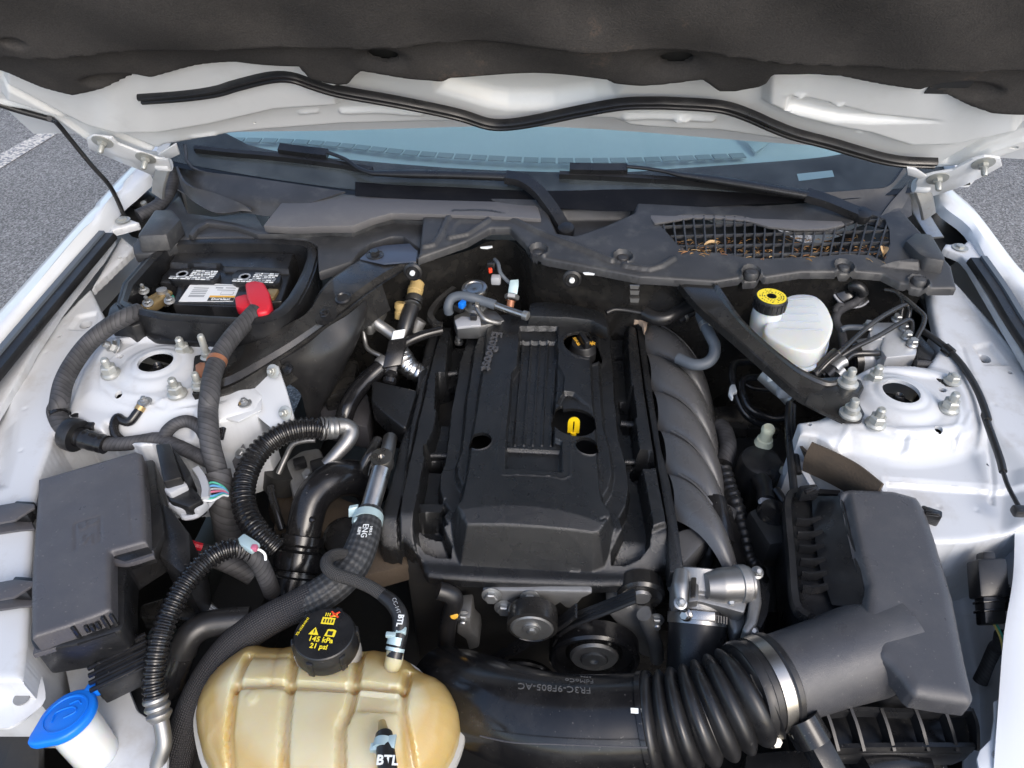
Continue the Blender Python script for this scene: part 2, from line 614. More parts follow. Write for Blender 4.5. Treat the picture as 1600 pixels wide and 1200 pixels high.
M['alu_smooth'] = mat('smooth_aluminium', (.30, .30, .297), .46, metal=.9, dirt=(.25, .23, .2), dirt_amt=.4, dscale=40)
M['steel'] = mat('bright_steel', (.44, .43, .41), .32, metal=1.0, rvar=.10, dirt=(.16, .14, .12), dirt_amt=.5, dscale=60)
M['zinc'] = mat('zinc_plated', (.40, .41, .41), .42, metal=.85, dirt=(.3, .24, .16), dirt_amt=.5, dscale=120)
M['nutw'] = mat('white_coated_bolt', (.40, .41, .39), .42, metal=.5, dirt=(.35, .3, .2), dirt_amt=.5, dscale=150)
M['gold'] = mat('yellow_zinc', (.42, .30, .14), .42, metal=.7, dirt=(.12, .09, .06), dirt_amt=.6, dscale=90)
M['brass_cap'] = mat('amber_plastic_cap', (.42, .30, .12), .45)
M['felt'] = None
M['red'] = mat('red_plastic', (.55, .015, .03), .42, grain=.1)
M['blue'] = mat('blue_plastic', (.005, .17, .72), .40, sss=.0)
M['yellow'] = mat('yellow_plastic', (.80, .55, .01), .42)
M['yellow_print'] = mat('yellow_print', (.85, .68, .03), .5)
M['white_print'] = mat('white_print', (.75, .78, .78), .5)
M['red_print'] = mat('red_print', (.75, .06, .02), .5)
M['label_white'] = mat('white_label', (.72, .74, .75), .45)
M['label_grey'] = mat('grey_label_print', (.30, .32, .34), .5)
M['label_black'] = mat('black_print', (.02, .02, .02), .5)
M['orange_print'] = mat('orange_print', (.75, .42, .05), .5)
M['grey_rubber'] = mat('grey_blue_hose', (.085, .10, .12), .48, rvar=.05)
M['grey_plastic'] = mat('pale_grey_plastic', (.36, .37, .39), .5)
M['cream'] = mat('cream_plastic', (.62, .62, .45), .5)
M['beige'] = mat('beige_plastic', (.70, .52, .38), .5)
M['copper'] = mat('copper_brown', (.36, .16, .09), .4, metal=.4)
M['clampblue'] = mat('pale_blue_clamp', (.42, .55, .58), .42, metal=.3)
M['foil'] = mat('crinkled_foil', (.5, .5, .5), .3, metal=1.0, grain=1.0, gscale=120)
M['tan'] = mat('tan_foam', (.060, .044, .030), .9, grain=.6, gscale=300, dirt=(.03, .025, .02), dirt_amt=.9, dscale=30)
M['dash'] = mat('dashboard', (.62, .64, .65), .6)
M['slot'] = mat('grey_slot', (.34, .36, .37), .6)
M['abs'] = mat('bright_machined_aluminium', (.56, .57, .58), .40, metal=.6, dirt=(.3, .28, .25), dirt_amt=.4, dscale=60)
M['faint_label'] = mat('faint_glass_label', (.16, .25, .28), .4)
M['mark'] = mat('faint_mould_mark', (.10, .10, .10), .4)
M['bluegrey'] = mat('blue_grey_bracket', (.05, .065, .10), .4, coat=.3)
M['wire_pink'] = mat('pink_wire', (.45, .12, .2), .5)
M['wire_yel'] = mat('yellow_wire', (.6, .5, .15), .5)
M['wire_grn'] = mat('green_wire', (.05, .35, .25), .5)
M['wire_blu'] = mat('blue_wire', (.10, .30, .55), .5)
M['leaf_brown'] = mat('dry_leaf', (.32, .15, .06), .8, var=.4, vscale=60)
M['leaf_pale'] = mat('pale_leaf', (.50, .34, .17), .7, var=.3, vscale=60)
M['needle'] = mat('pine_needle', (.36, .20, .07), .8, var=.4, vscale=200)
M['runner'] = mat('satin_manifold_plastic', (.075, .075, .077), .30, spec=.8, grain=.5, gscale=900, rvar=.06)


def felt_mat():
    m = mat('hood_liner_felt', (.05, .045, .042), .95, grain=.6, gscale=420, spec=.1)
    nt = m.node_tree
    b = nt.nodes["Principled BSDF"]
    geo = nt.nodes["Geometry"]
    n = nt.nodes.new("ShaderNodeTexNoise"); n.inputs["Scale"].default_value = 5; n.inputs["Detail"].default_value = 9; n.inputs["Roughness"].default_value = .7
    nt.links.new(geo.outputs["Position"], n.inputs["Vector"])
    r_ = nt.nodes.new("ShaderNodeValToRGB")
    e = r_.color_ramp.elements
    e[0].position = .46; e[0].color = (.050, .047, .045, 1)
    e[1].position = .76; e[1].color = (.19, .135, .10, 1)
    k = e.new(.63); k.color = (.066, .061, .057, 1)
    nt.links.new(n.outputs[0], r_.inputs[0])
    n2 = nt.nodes.new("ShaderNodeTexNoise"); n2.inputs["Scale"].default_value = 420; n2.inputs["Detail"].default_value = 3
    nt.links.new(geo.outputs["Position"], n2.inputs["Vector"])
    mx = nt.nodes.new("ShaderNodeMix"); mx.data_type = 'RGBA'; mx.blend_type = 'MULTIPLY'; mx.inputs[0].default_value = .5
    nt.links.new(r_.outputs[0], mx.inputs[6]); nt.links.new(n2.outputs[0], mx.inputs[7])
    mx2 = nt.nodes.new("ShaderNodeMix"); mx2.data_type = 'RGBA'; mx2.blend_type = 'ADD'; mx2.inputs[0].default_value = .35
    nt.links.new(mx.outputs[2], mx2.inputs[6]); nt.links.new(mx.outputs[2], mx2.inputs[7])
    nt.links.new(mx2.outputs[2], b.inputs["Base Color"])
    return m


def asphalt_mat():
    m = mat('asphalt', (.1, .1, .1), .9, spec=.25)
    nt = m.node_tree
    b = nt.nodes["Principled BSDF"]; geo = nt.nodes["Geometry"]
    v = nt.nodes.new("ShaderNodeTexVoronoi"); v.inputs["Scale"].default_value = 150
    nt.links.new(geo.outputs["Position"], v.inputs["Vector"])
    hs = nt.nodes.new("ShaderNodeRGBToBW"); nt.links.new(v.outputs["Color"], hs.inputs[0])
    r_ = nt.nodes.new("ShaderNodeValToRGB")
    e = r_.color_ramp.elements
    e[0].position = .15; e[0].color = (.105, .103, .100, 1)
    e[1].position = .85; e[1].color = (.31, .305, .295, 1)
    k = e.new(.5); k.color = (.178, .174, .168, 1)
    nt.links.new(hs.outputs[0], r_.inputs[0])
    n = nt.nodes.new("ShaderNodeTexNoise"); n.inputs["Scale"].default_value = 3; n.inputs["Detail"].default_value = 6
    nt.links.new(geo.outputs["Position"], n.inputs["Vector"])
    mr = nt.nodes.new("ShaderNodeMapRange"); mr.inputs[3].default_value = .75; mr.inputs[4].default_value = 1.2
    nt.links.new(n.outputs[0], mr.inputs[0])
    mx = nt.nodes.new("ShaderNodeMix"); mx.data_type = 'RGBA'; mx.blend_type = 'MULTIPLY'; mx.inputs[0].default_value = 1
    nt.links.new(r_.outputs[0], mx.inputs[6]); nt.links.new(mr.outputs[0], mx.inputs[7])
    nt.links.new(mx.outputs[2], b.inputs["Base Color"])
    bp = nt.nodes.new("ShaderNodeBump"); bp.inputs["Strength"].default_value = .8; bp.inputs["Distance"].default_value = .004
    nt.links.new(v.outputs["Distance"], bp.inputs["Height"]); nt.links.new(bp.outputs[0], b.inputs["Normal"])
    return m


def stripe_mat():
    m = mat('worn_parking_stripe', (.6, .57, .5), .85)
    nt = m.node_tree
    b = nt.nodes["Principled BSDF"]; geo = nt.nodes["Geometry"]
    n = nt.nodes.new("ShaderNodeTexNoise"); n.inputs["Scale"].default_value = 60; n.inputs["Detail"].default_value = 6
    nt.links.new(geo.outputs["Position"], n.inputs["Vector"])
    r_ = nt.nodes.new("ShaderNodeValToRGB")
    r_.color_ramp.elements[0].position = .42; r_.color_ramp.elements[0].color = (.2, .2, .21, 1)
    r_.color_ramp.elements[1].position = .58; r_.color_ramp.elements[1].color = (.60, .56, .49, 1)
    nt.links.new(n.outputs[0], r_.inputs[0]); nt.links.new(r_.outputs[0], b.inputs["Base Color"])
    return m


def glass_mat():
    m = bpy.data.materials.new('tinted_windshield_glass'); m.use_nodes = True
    nt = m.node_tree; nt.nodes.clear()
    out = nt.nodes.new("ShaderNodeOutputMaterial")
    tr = nt.nodes.new("ShaderNodeBsdfTransparent"); tr.inputs[0].default_value = (.66, .85, .88, 1)
    gl = nt.nodes.new("ShaderNodeBsdfGlossy"); gl.inputs["Roughness"].default_value = .04
    fr = nt.nodes.new("ShaderNodeFresnel"); fr.inputs[0].default_value = 1.55
    mx = nt.nodes.new("ShaderNodeMixShader")
    nt.links.new(fr.outputs[0], mx.inputs[0]); nt.links.new(tr.outputs[0], mx.inputs[1]); nt.links.new(gl.outputs[0], mx.inputs[2])
    df = nt.nodes.new("ShaderNodeBsdfDiffuse"); df.inputs[0].default_value = (.62, .72, .76, 1)
    geo = nt.nodes.new("ShaderNodeNewGeometry")
    n = nt.nodes.new("ShaderNodeTexNoise"); n.inputs["Scale"].default_value = 9; n.inputs["Detail"].default_value = 8; n.inputs["Roughness"].default_value = .7
    nt.links.new(geo.outputs["Position"], n.inputs["Vector"])
    mr = nt.nodes.new("ShaderNodeMapRange"); mr.inputs[1].default_value = .3; mr.inputs[2].default_value = .7; mr.inputs[3].default_value = .02; mr.inputs[4].default_value = .10
    nt.links.new(n.outputs[0], mr.inputs[0])
    dm = nt.nodes.new("ShaderNodeMixShader")
    nt.links.new(mr.outputs[0], dm.inputs[0]); nt.links.new(mx.outputs[0], dm.inputs[1]); nt.links.new(df.outputs[0], dm.inputs[2])
    nt.links.new(dm.outputs[0], out.inputs[0])
    return m


def braid_mat(name, col, hi, sc=34):
    """woven sleeve: diamond pattern along the tube's own coordinates"""
    m = mat(name, col, .55)
    nt = m.node_tree; b = nt.nodes["Principled BSDF"]
    uv = nt.nodes.new("ShaderNodeUVMap"); sep = nt.nodes.new("ShaderNodeSeparateXYZ"); nt.links.new(uv.outputs[0], sep.inputs[0])

    def mth(op, a, bb):
        k = nt.nodes.new("ShaderNodeMath"); k.operation = op
        for i, q in enumerate((a, bb)):
            if q is None: continue
            if isinstance(q, (int, float)): k.inputs[i].default_value = q
            else: nt.links.new(q, k.inputs[i])
        return k.outputs[0]
    u = mth('MULTIPLY', sep.outputs[0], sc * 2 * math.pi * .5); v = mth('MULTIPLY', sep.outputs[1], sc * 2 * math.pi * .5)
    s1 = mth('SINE', mth('ADD', u, v), None); s2 = mth('SINE', mth('SUBTRACT', u, v), None)
    pr = mth('MULTIPLY', s1, s2)
    mr = nt.nodes.new("ShaderNodeMapRange"); mr.inputs[1].default_value = -.6; mr.inputs[2].default_value = .9
    nt.links.new(pr, mr.inputs[0])
    mx = nt.nodes.new("ShaderNodeMix"); mx.data_type = 'RGBA'; mx.inputs[6].default_value = (*col, 1); mx.inputs[7].default_value = (*hi, 1)
    nt.links.new(mr.outputs[0], mx.inputs[0]); nt.links.new(mx.outputs[2], b.inputs["Base Color"])
    bp = nt.nodes.new("ShaderNodeBump"); bp.inputs["Strength"].default_value = .9; bp.inputs["Distance"].default_value = .0012
    nt.links.new(mr.outputs[0], bp.inputs["Height"]); nt.links.new(bp.outputs[0], b.inputs["Normal"])
    return m


def wrap_mat():
    """cloth harness tape wound in turns along the tube"""
    m = mat('cloth_tape_wrap', (.038, .038, .041), .65)
    nt = m.node_tree; b = nt.nodes["Principled BSDF"]
    uv = nt.nodes.new("ShaderNodeUVMap"); sep = nt.nodes.new("ShaderNodeSeparateXYZ"); nt.links.new(uv.outputs[0], sep.inputs[0])
    a = nt.nodes.new("ShaderNodeMath"); a.operation = 'MULTIPLY_ADD'; a.inputs[1].default_value = .5
    nt.links.new(sep.outputs[0], a.inputs[0]); nt.links.new(sep.outputs[1], a.inputs[2])
    k = nt.nodes.new("ShaderNodeMath"); k.operation = 'MULTIPLY'; k.inputs[1].default_value = 11.0
    nt.links.new(a.outputs[0], k.inputs[0])
    fr = nt.nodes.new("ShaderNodeMath"); fr.operation = 'FRACT'; nt.links.new(k.outputs[0], fr.inputs[0])
    r_ = nt.nodes.new("ShaderNodeValToRGB")
    e = r_.color_ramp.elements
    e[0].position = 0; e[0].color = (.010, .010, .011, 1)
    e[1].position = 1; e[1].color = (.036, .036, .039, 1)
    q = e.new(.22); q.color = (.050, .050, .054, 1)
    nt.links.new(fr.outputs[0], r_.inputs[0])
    geo = nt.nodes["Geometry"]
    n = nt.nodes.new("ShaderNodeTexNoise"); n.inputs["Scale"].default_value = 45; n.inputs["Detail"].default_value = 5
    nt.links.new(geo.outputs["Position"], n.inputs["Vector"])
    mx = nt.nodes.new("ShaderNodeMix"); mx.data_type = 'RGBA'; mx.blend_type = 'MULTIPLY'; mx.inputs[0].default_value = .6
    mr = nt.nodes.new("ShaderNodeMapRange"); mr.inputs[1].default_value = .35; mr.inputs[2].default_value = .65; mr.inputs[3].default_value = .5; mr.inputs[4].default_value = 1.6
    nt.links.new(n.outputs[0], mr.inputs[0])
    nt.links.new(r_.outputs[0], mx.inputs[6]); nt.links.new(mr.outputs[0], mx.inputs[7]); nt.links.new(mx.outputs[2], b.inputs["Base Color"])
    bp = nt.nodes.new("ShaderNodeBump"); bp.inputs["Strength"].default_value = 1.0; bp.inputs["Distance"].default_value = .0022
    nt.links.new(r_.outputs[0], bp.inputs["Height"]); nt.links.new(bp.outputs[0], b.inputs["Normal"])
    return m


def tank_mat(name, col, mixc, rough=.16, tr=.5, level=None, fluid=None):
    """milky moulded plastic that lets light through"""
    m = bpy.data.materials.new(name); m.use_nodes = True
    nt = m.node_tree
    b = nt.nodes["Principled BSDF"]
    b.inputs["Roughness"].default_value = rough
    b.inputs["Coat Weight"].default_value = .8; b.inputs["Coat Roughness"].default_value = .10
    geo = nt.nodes.new("ShaderNodeNewGeometry")
    n = nt.nodes.new("ShaderNodeTexNoise"); n.inputs["Scale"].default_value = 11; n.inputs["Detail"].default_value = 3
    nt.links.new(geo.outputs["Position"], n.inputs["Vector"])
    r_ = nt.nodes.new("ShaderNodeValToRGB")
    r_.color_ramp.elements[0].position = .35; r_.color_ramp.elements[0].color = (*col, 1)
    r_.color_ramp.elements[1].position = .7; r_.color_ramp.elements[1].color = (*mixc, 1)
    nt.links.new(n.outputs[0], r_.inputs[0])
    tone = r_.outputs[0]
    if level:
        sp = nt.nodes.new("ShaderNodeSeparateXYZ"); nt.links.new(geo.outputs["Position"], sp.inputs[0])
        ad = nt.nodes.new("ShaderNodeMath"); ad.operation = 'MULTIPLY_ADD'; ad.inputs[1].default_value = .012
        nt.links.new(n.outputs[0], ad.inputs[0]); nt.links.new(sp.outputs[2], ad.inputs[2])
        mr = nt.nodes.new("ShaderNodeMapRange"); mr.inputs[1].default_value = level; mr.inputs[2].default_value = level + .010
        nt.links.new(ad.outputs[0], mr.inputs[0])
        fm = nt.nodes.new("ShaderNodeMix"); fm.data_type = 'RGBA'; fm.inputs[6].default_value = (*fluid, 1)
        nt.links.new(tone, fm.inputs[7]); nt.links.new(mr.outputs[0], fm.inputs[0])
        tone = fm.outputs[2]
    nt.links.new(tone, b.inputs["Base Color"])
    b.inputs["Subsurface Weight"].default_value = .85
    b.inputs["Subsurface Radius"].default_value = (.03, .022, .010)
    b.inputs["Subsurface Scale"].default_value = 1.0
    t = nt.nodes.new("ShaderNodeBsdfTranslucent"); nt.links.new(tone, t.inputs[0])
    mx = nt.nodes.new("ShaderNodeMixShader"); mx.inputs[0].default_value = tr * .7
    out = nt.nodes["Material Output"]
    nt.links.new(b.outputs[0], mx.inputs[1]); nt.links.new(t.outputs[0], mx.inputs[2]); nt.links.new(mx.outputs[0], out.inputs[0])
    n2 = nt.nodes.new("ShaderNodeTexNoise"); n2.inputs["Scale"].default_value = 260; nt.links.new(geo.outputs["Position"], n2.inputs["Vector"])
    bp = nt.nodes.new("ShaderNodeBump"); bp.inputs["Strength"].default_value = .12; bp.inputs["Distance"].default_value = .002
    nt.links.new(n2.outputs[0], bp.inputs["Height"]); nt.links.new(bp.outputs[0], b.inputs["Normal"])
    return m


M['felt'] = felt_mat()
M['asphalt'] = asphalt_mat()
M['stripe'] = stripe_mat()
M['glass'] = glass_mat()
M['frit'] = mat('black_glass_border', (.006, .007, .008), .08)
M['dark_glass'] = mat('unreflecting_glass_black', (.004, .004, .005), .5, spec=.2, specks=.1)
M['braid'] = braid_mat('woven_sleeve', (.012, .012, .014), (.045, .043, .046), 44)
M['braid_fine'] = braid_mat('fine_woven_sleeve', (.012, .012, .013), (.075, .072, .07), 24)
M['hose_weave'] = braid_mat('zigzag_hose', (.02, .021, .023), (.045, .048, .052), 16)
M['wrap'] = wrap_mat()
M['tank'] = tank_mat('amber_tank_plastic', (.72, .62, .36), (.74, .70, .52), rough=.14, level=.794, fluid=(.68, .51, .22))
M['tank_rim'] = mat('grey_tank_seam', (.42, .42, .40), .4)
M['milky'] = tank_mat('milky_white_plastic', (.74, .76, .74), (.80, .82, .80), tr=.3)
# ------------------------------------------------------------------ more placing helpers
def depth_of(p):
    return (Vector(p) - CAM).dot(FWD)


def atd(px, py, d):
    return CAM + ray(px, py) * d


def hang(pxs, p0, p1):
    """points seen along pxs whose distance runs evenly from that of p0 to that of p1"""
    d0, d1 = depth_of(p0), depth_of(p1)
    n = len(pxs) - 1
    return [atd(x, y, d0 + (d1 - d0) * i / n) for i, (x, y) in enumerate(pxs)]


HA = R(55)
HP = Vector((0, 1.22, 1.10))
HY = Vector((0, -math.cos(HA), math.sin(HA)))
HZ = Vector((0, -math.sin(HA), -math.cos(HA)))
HFR = (HP, Vector((1, 0, 0)), HY, HZ)


def on_hood(t, pts, off=0.0):
    return [on_plane(*pix(t, p[0], p[1]), HP + HZ * off, HZ) for p in pts]


def hoodxy(x, v, off=0.0):
    return HP + Vector((x, 0, 0)) + HY * v + HZ * off


def ws(x, v, off=0.0):
    """windshield surface: x across, v metres up the glass"""
    y, z = 1.31 + .10 * x * x + v * math.cos(R(28)), .965 + .07 * x * x + v * math.sin(R(28))
    return Vector((x, y, z)) + Vector((0, -math.sin(R(28)), math.cos(R(28)))) * off


def on_ws(px, py, off=0.0):
    d = ray(px, py)
    a, b = .8, 2.6
    for _ in range(40):
        m_ = (a + b) / 2
        p = CAM + d * m_
        zs = .965 + .07 * p.x ** 2 + (p.y - 1.31 - .10 * p.x ** 2) * math.tan(R(28)) + off / math.cos(R(28))
        if p.z > zs: a = m_
        else: b = m_
    return CAM + d * a


def hexnut(c, n, r, h, m, parent, stud=None, flange=None, name='nut', hint=None):
    """hex nut with washer flange and threaded end, one part"""
    x, y, n = frame_of(n, hint)
    c = Vector(c)
    bm = bmesh.new()

    def ring(rr, hh, k, rot=0):
        return [bm.verts.new(c + x * (rr * math.cos(2 * math.pi * i / k + rot)) + y * (rr * math.sin(2 * math.pi * i / k + rot)) + n * hh) for i in range(k)]

    def wall(a, b):
        for i in range(len(a)):
            bm.faces.new((a[i], a[(i + 1) % len(a)], b[(i + 1) % len(a)], b[i]))
    if flange:
        a = ring(flange, 0, 20); b = ring(flange, h * .18, 20); d_ = ring(r * .95, h * .34, 20)
        wall(a, b); wall(b, d_); bm.faces.new(d_); h0 = h * .3
    else: h0 = 0
    a = ring(r, h0, 6); b = ring(r, h * .88, 6); d_ = ring(r * .8, h, 6)
    wall(a, b); wall(b, d_); bm.faces.new(d_)
    if stud:
        a = ring(stud[0], h * .9, 12); b = ring(stud[0], h + stud[1] * .8, 12); d_ = ring(stud[0] * .7, h + stud[1], 12)
        wall(a, b); wall(b, d_); bm.faces.new(d_)
    return bm_obj(name, bm, m, parent, True, 30)


# ------------------------------------------------------------------ the ground
g = mesh_obj('ground', [(-150, -150, 0), (150, -150, 0), (150, 150, 0), (-150, 150, 0)], [(0, 1, 2, 3)], M['asphalt'], None, False)
tag(g, kind='structure')
st = [at(-60, 300, .004), at(-60, 272, .004), at(95, 190, .004), at(95, 205, .004)]
s_ = mesh_obj('parking_line', st, [(0, 1, 2, 3)], M['stripe'], g, False)

# ------------------------------------------------------------------ hood
hood = thing('hood', 'raised white hood with dark felt lining along the top of the picture', 'hood', hoodxy(0, 0))
rear = on_hood(1, [(0, 482), (80, 506), (210, 540), (245, 546), (330, 610), (392, 642), (560, 690), (700, 705), (760, 672), (860, 655), (1060, 620), (1200, 605), (1590, 575)]) \
    + on_hood(2, [(300, 568), (560, 562), (640, 588), (770, 592), (950, 576), (1100, 546), (1270, 550), (1340, 580), (1420, 590), (1590, 600)]) \
    + on_hood(3, [(180, 605), (500, 652), (700, 690), (850, 735), (1000, 768), (1190, 780), (1400, 760), (1600, 692)])
side = [hoodxy(.86, .16), hoodxy(.86, .50), hoodxy(-.90, .50), hoodxy(-.90, .16)]
inner = relief('inner_panel', M['white_lifted'], rear + side, 0.0, [
    ('poly', on_hood(2, [(440, 430), (560, 462), (690, 500), (780, 515), (1000, 515), (1200, 482), (1290, 452), (1400, 300), (400, 300)]), -.024, .028),
    ('poly', on_hood(1, [(400, 560), (560, 600), (760, 600), (1000, 560), (1300, 490), (1600, 470), (1600, 200), (0, 200), (0, 430)]), .016, .016),
    ('poly', on_hood(3, [(380, 455), (520, 520), (680, 560), (860, 595), (1050, 655), (1250, 650), (1600, 575), (1600, 200), (380, 200)]), .017, .016),
    ('poly', on_hood(3, [(480, 470), (720, 520), (900, 530), (1290, 520), (1100, 500), (900, 480), (720, 430), (500, 380)]), -.013, .012),
    ('line', on_hood(1, [(0, 340), (140, 410), (300, 500), (520, 610), (740, 700)]), -.010, .002, .008),
    ('line', on_hood(1, [(0, 470), (130, 490), (260, 530), (400, 630)]), .005, .003, .006),
    ('line', on_hood(3, [(1600, 575), (1400, 660), (1250, 745)]), -.010, .002, .008),
    ('line', on_hood(3, [(1600, 640), (1450, 690), (1320, 760)]), .006, .002, .006),
    ('line', on_hood(2, [(20, 512), (180, 508), (370, 522)]), .005, .003, .006),
    ('line', on_hood(2, [(1330, 540), (1450, 535), (1600, 540)]), .005, .003, .006),
    ('line', on_hood(3, [(0, 540), (150, 548)]), .005, .003, .006),
    ('poly', on_hood(3, [(820, 610), (850, 570), (865, 600), (880, 620)]), -.005, .006),
    ('poly', on_hood(3, [(480, 385), (590, 380), (600, 420), (500, 420)]), .005, .010),
    ('poly', on_hood(3, [(650, 430), (770, 425), (760, 470), (660, 470)]), .005, .010),
    ('poly', on_hood(1, [(1370, 510), (1480, 495), (1490, 525), (1380, 535)]), .004, .010),
    ('poly', on_hood(1, [(870, 625), (1000, 605), (1020, 630), (880, 645)]), .004, .010),
    ('hole', on_hood(3, [(515, 392), (550, 388), (560, 396), (520, 400)])),
    ('hole', on_hood(3, [(690, 430), (735, 422), (735, 432), (692, 440)])),
    ('hole', on_hood(3, [(925, 484), (950, 482), (950, 490), (926, 492)])),
    ('hole', on_hood(3, [(1160, 514), (1185, 513), (1186, 521), (1161, 522)])),
    ('hole', on_hood(2, [(385, 453), (405, 452), (405, 460), (386, 461)])),
    ('hole', on_hood(2, [(510, 482), (528, 483), (527, 490), (511, 489)])),
    ('hole', on_hood(3, [(115, 458), (138, 459), (137, 467), (116, 466)])),
    ('hole', on_hood(1, [(1170, 565), (1186, 564), (1186, 573), (1171, 574)])),
    ('hole', on_hood(3, [(95, 597), (165, 600), (165, 606), (95, 603)])),
    ('hole', on_hood(3, [(1525, 682), (1580, 676), (1575, 688), (1530, 692)])),
], hood, res=.0032, skirt=.018, edge=.006, fr=HFR)
ledge = on_hood(0, [(-150, 90), (0, 113), (13, 116), (67, 135), (115, 147), (145, 143), (219, 127), (304, 110), (368, 99), (466, 103), (483, 123), (512, 130), (530, 132), (545, 130), (555, 118),
                    (565, 111), (631, 121), (692, 126), (705, 120), (834, 121), (948, 125), (960, 130), (1002, 130), (1060, 126), (1097, 123), (1107, 130), (1122, 143), (1148, 146), (1185, 138), (1198, 130),
                    (1208, 112), (1262, 111), (1313, 116), (1397, 135), (1465, 152), (1515, 170), (1549, 177), (1600, 177), (1750, 170)], .034)


def dimple(px, py, ax, ay, n=14):
    c = on_plane(px, py, HP, HZ)
    return [c + Vector((ax * math.cos(2 * math.pi * i / n), 0, 0)) + HY * (ay * math.sin(2 * math.pi * i / n)) for i in range(n)]


def felt_waves(X, Y, Z):
    r_ = np.random.default_rng(11)
    for _ in range(26):
        kx, ky = r_.uniform(-30, 30), r_.uniform(-40, 40)
        Z = Z + .0011 * np.sin(kx * X + ky * Y + r_.uniform(0, 6))
    return Z


liner = relief('felt_lining', M['felt'], ledge + [hoodxy(.80, .95), hoodxy(-.80, .95)], .036, [
    ('poly', on_hood(2, [(-2900, 190), (-1200, 125), (-500, 95), (0, 95), (300, 84), (600, 78), (1000, 84), (1600, 105), (1900, 130), (2300, 170), (4200, 260), (4200, -1600), (-2900, -1600)]), .016, .010),
    ('poly', on_hood(2, [(-300, 335), (420, 330), (480, 310), (560, 272), (800, 282), (1220, 292), (1280, 330), (1700, 345), (1700, 420), (1500, 420), (1300, 420), (500, 420), (-300, 420)]), -.010, .008),
    ('poly', dimple(601, 55, .045, .030), -.010, .030),
    ('poly', dimple(1057, 63, .045, .030), -.010, .030),
    ('poly', dimple(190, 95, .060, .025), -.014, .022),
    ('poly', dimple(1500, 112, .060, .025), -.014, .022),
    ('poly', dimple(35, 15, .02, .012), -.008, .010),
    ('hole', dimple(602, 55, .023, .013)), ('hole', dimple(1057, 63, .023, .012)), ('hole', dimple(1490, 106, .014, .0035)),
], hood, res=.0036, skirt=.025, edge=.008, fr=HFR, post=felt_waves)
for c_, w_ in (((602, 55), .026), ((1057, 63), .026), ((1490, 106), .02)):
    q_ = on_plane(*c_, HP, HZ)
    block('hole_backing', q_ + HZ * .018, Vector((w_ + .006, 0, 0)), HY * .030, HZ * .0012, M['dark'], hood, 0)  # dark plate behind the felt opening, blackens it in place of depth shade
patch('outer_skin', [[hoodxy(-.92, -.01, -.02), hoodxy(-.4, -.015, -.045), hoodxy(0, .0, -.055), hoodxy(.4, -.015, -.045), hoodxy(.88, -.01, -.02)],
                     [hoodxy(-.92, .5, -.03), hoodxy(-.4, .5, -.06), hoodxy(0, .5, -.07), hoodxy(.4, .5, -.06), hoodxy(.88, .5, -.03)],
                     [hoodxy(-.84, 1.05, -.02), hoodxy(-.4, 1.08, -.03), hoodxy(0, 1.1, -.03), hoodxy(.4, 1.08, -.03), hoodxy(.84, 1.05, -.02)]], M['white'], hood, th=.002)
# rear weather seal with two ribs
seal_px = [(219, 156), (287, 151), (337, 144), (371, 134), (422, 122), (456, 122), (489, 133), (530, 145), (614, 160), (665, 170), (719, 182), (760, 195), (790, 197), (834, 191), (901, 177), (969, 165),
           (1019, 163), (1060, 164), (1127, 169), (1171, 183), (1205, 198), (1242, 212), (1296, 226), (1347, 241), (1381, 250), (1414, 255), (1462, 257)]
sc_ = catmull([on_plane(x, y, HP + HZ * .020, HZ) for x, y in seal_px], 150)
sv, sf = [], []
prof = [(-.0088, -.007), (-.0088, .000), (-.0066, .0045), (-.0026, .0045), (-.001, .001), (.001, .001), (.0026, .0045), (.0066, .0045), (.0088, .000), (.0088, -.007)]
for i in range(150):
    t_ = (sc_[min(i + 1, 149)] - sc_[max(i - 1, 0)]).normalized()
    b_ = t_.cross(HZ)
    sv += [sc_[i] + b_ * a + HZ * h for a, h in prof]
for i in range(149):
    for j in range(9):
        sf.append((i * 10 + j, i * 10 + j + 1, i * 10 + j + 11, i * 10 + j + 10))
sf += [tuple(range(10)), tuple(1490 + j for j in range(9, -1, -1))]
mesh_obj('rear_seal', sv, sf, M['rubber'], hood)
# corner of the front seal at the far left and side seal cord
tube('side_seal', on_hood(1, [(-150, 440), (0, 484), (80, 510), (210, 545), (250, 556)], .004), .005, M['rubber'], hood)
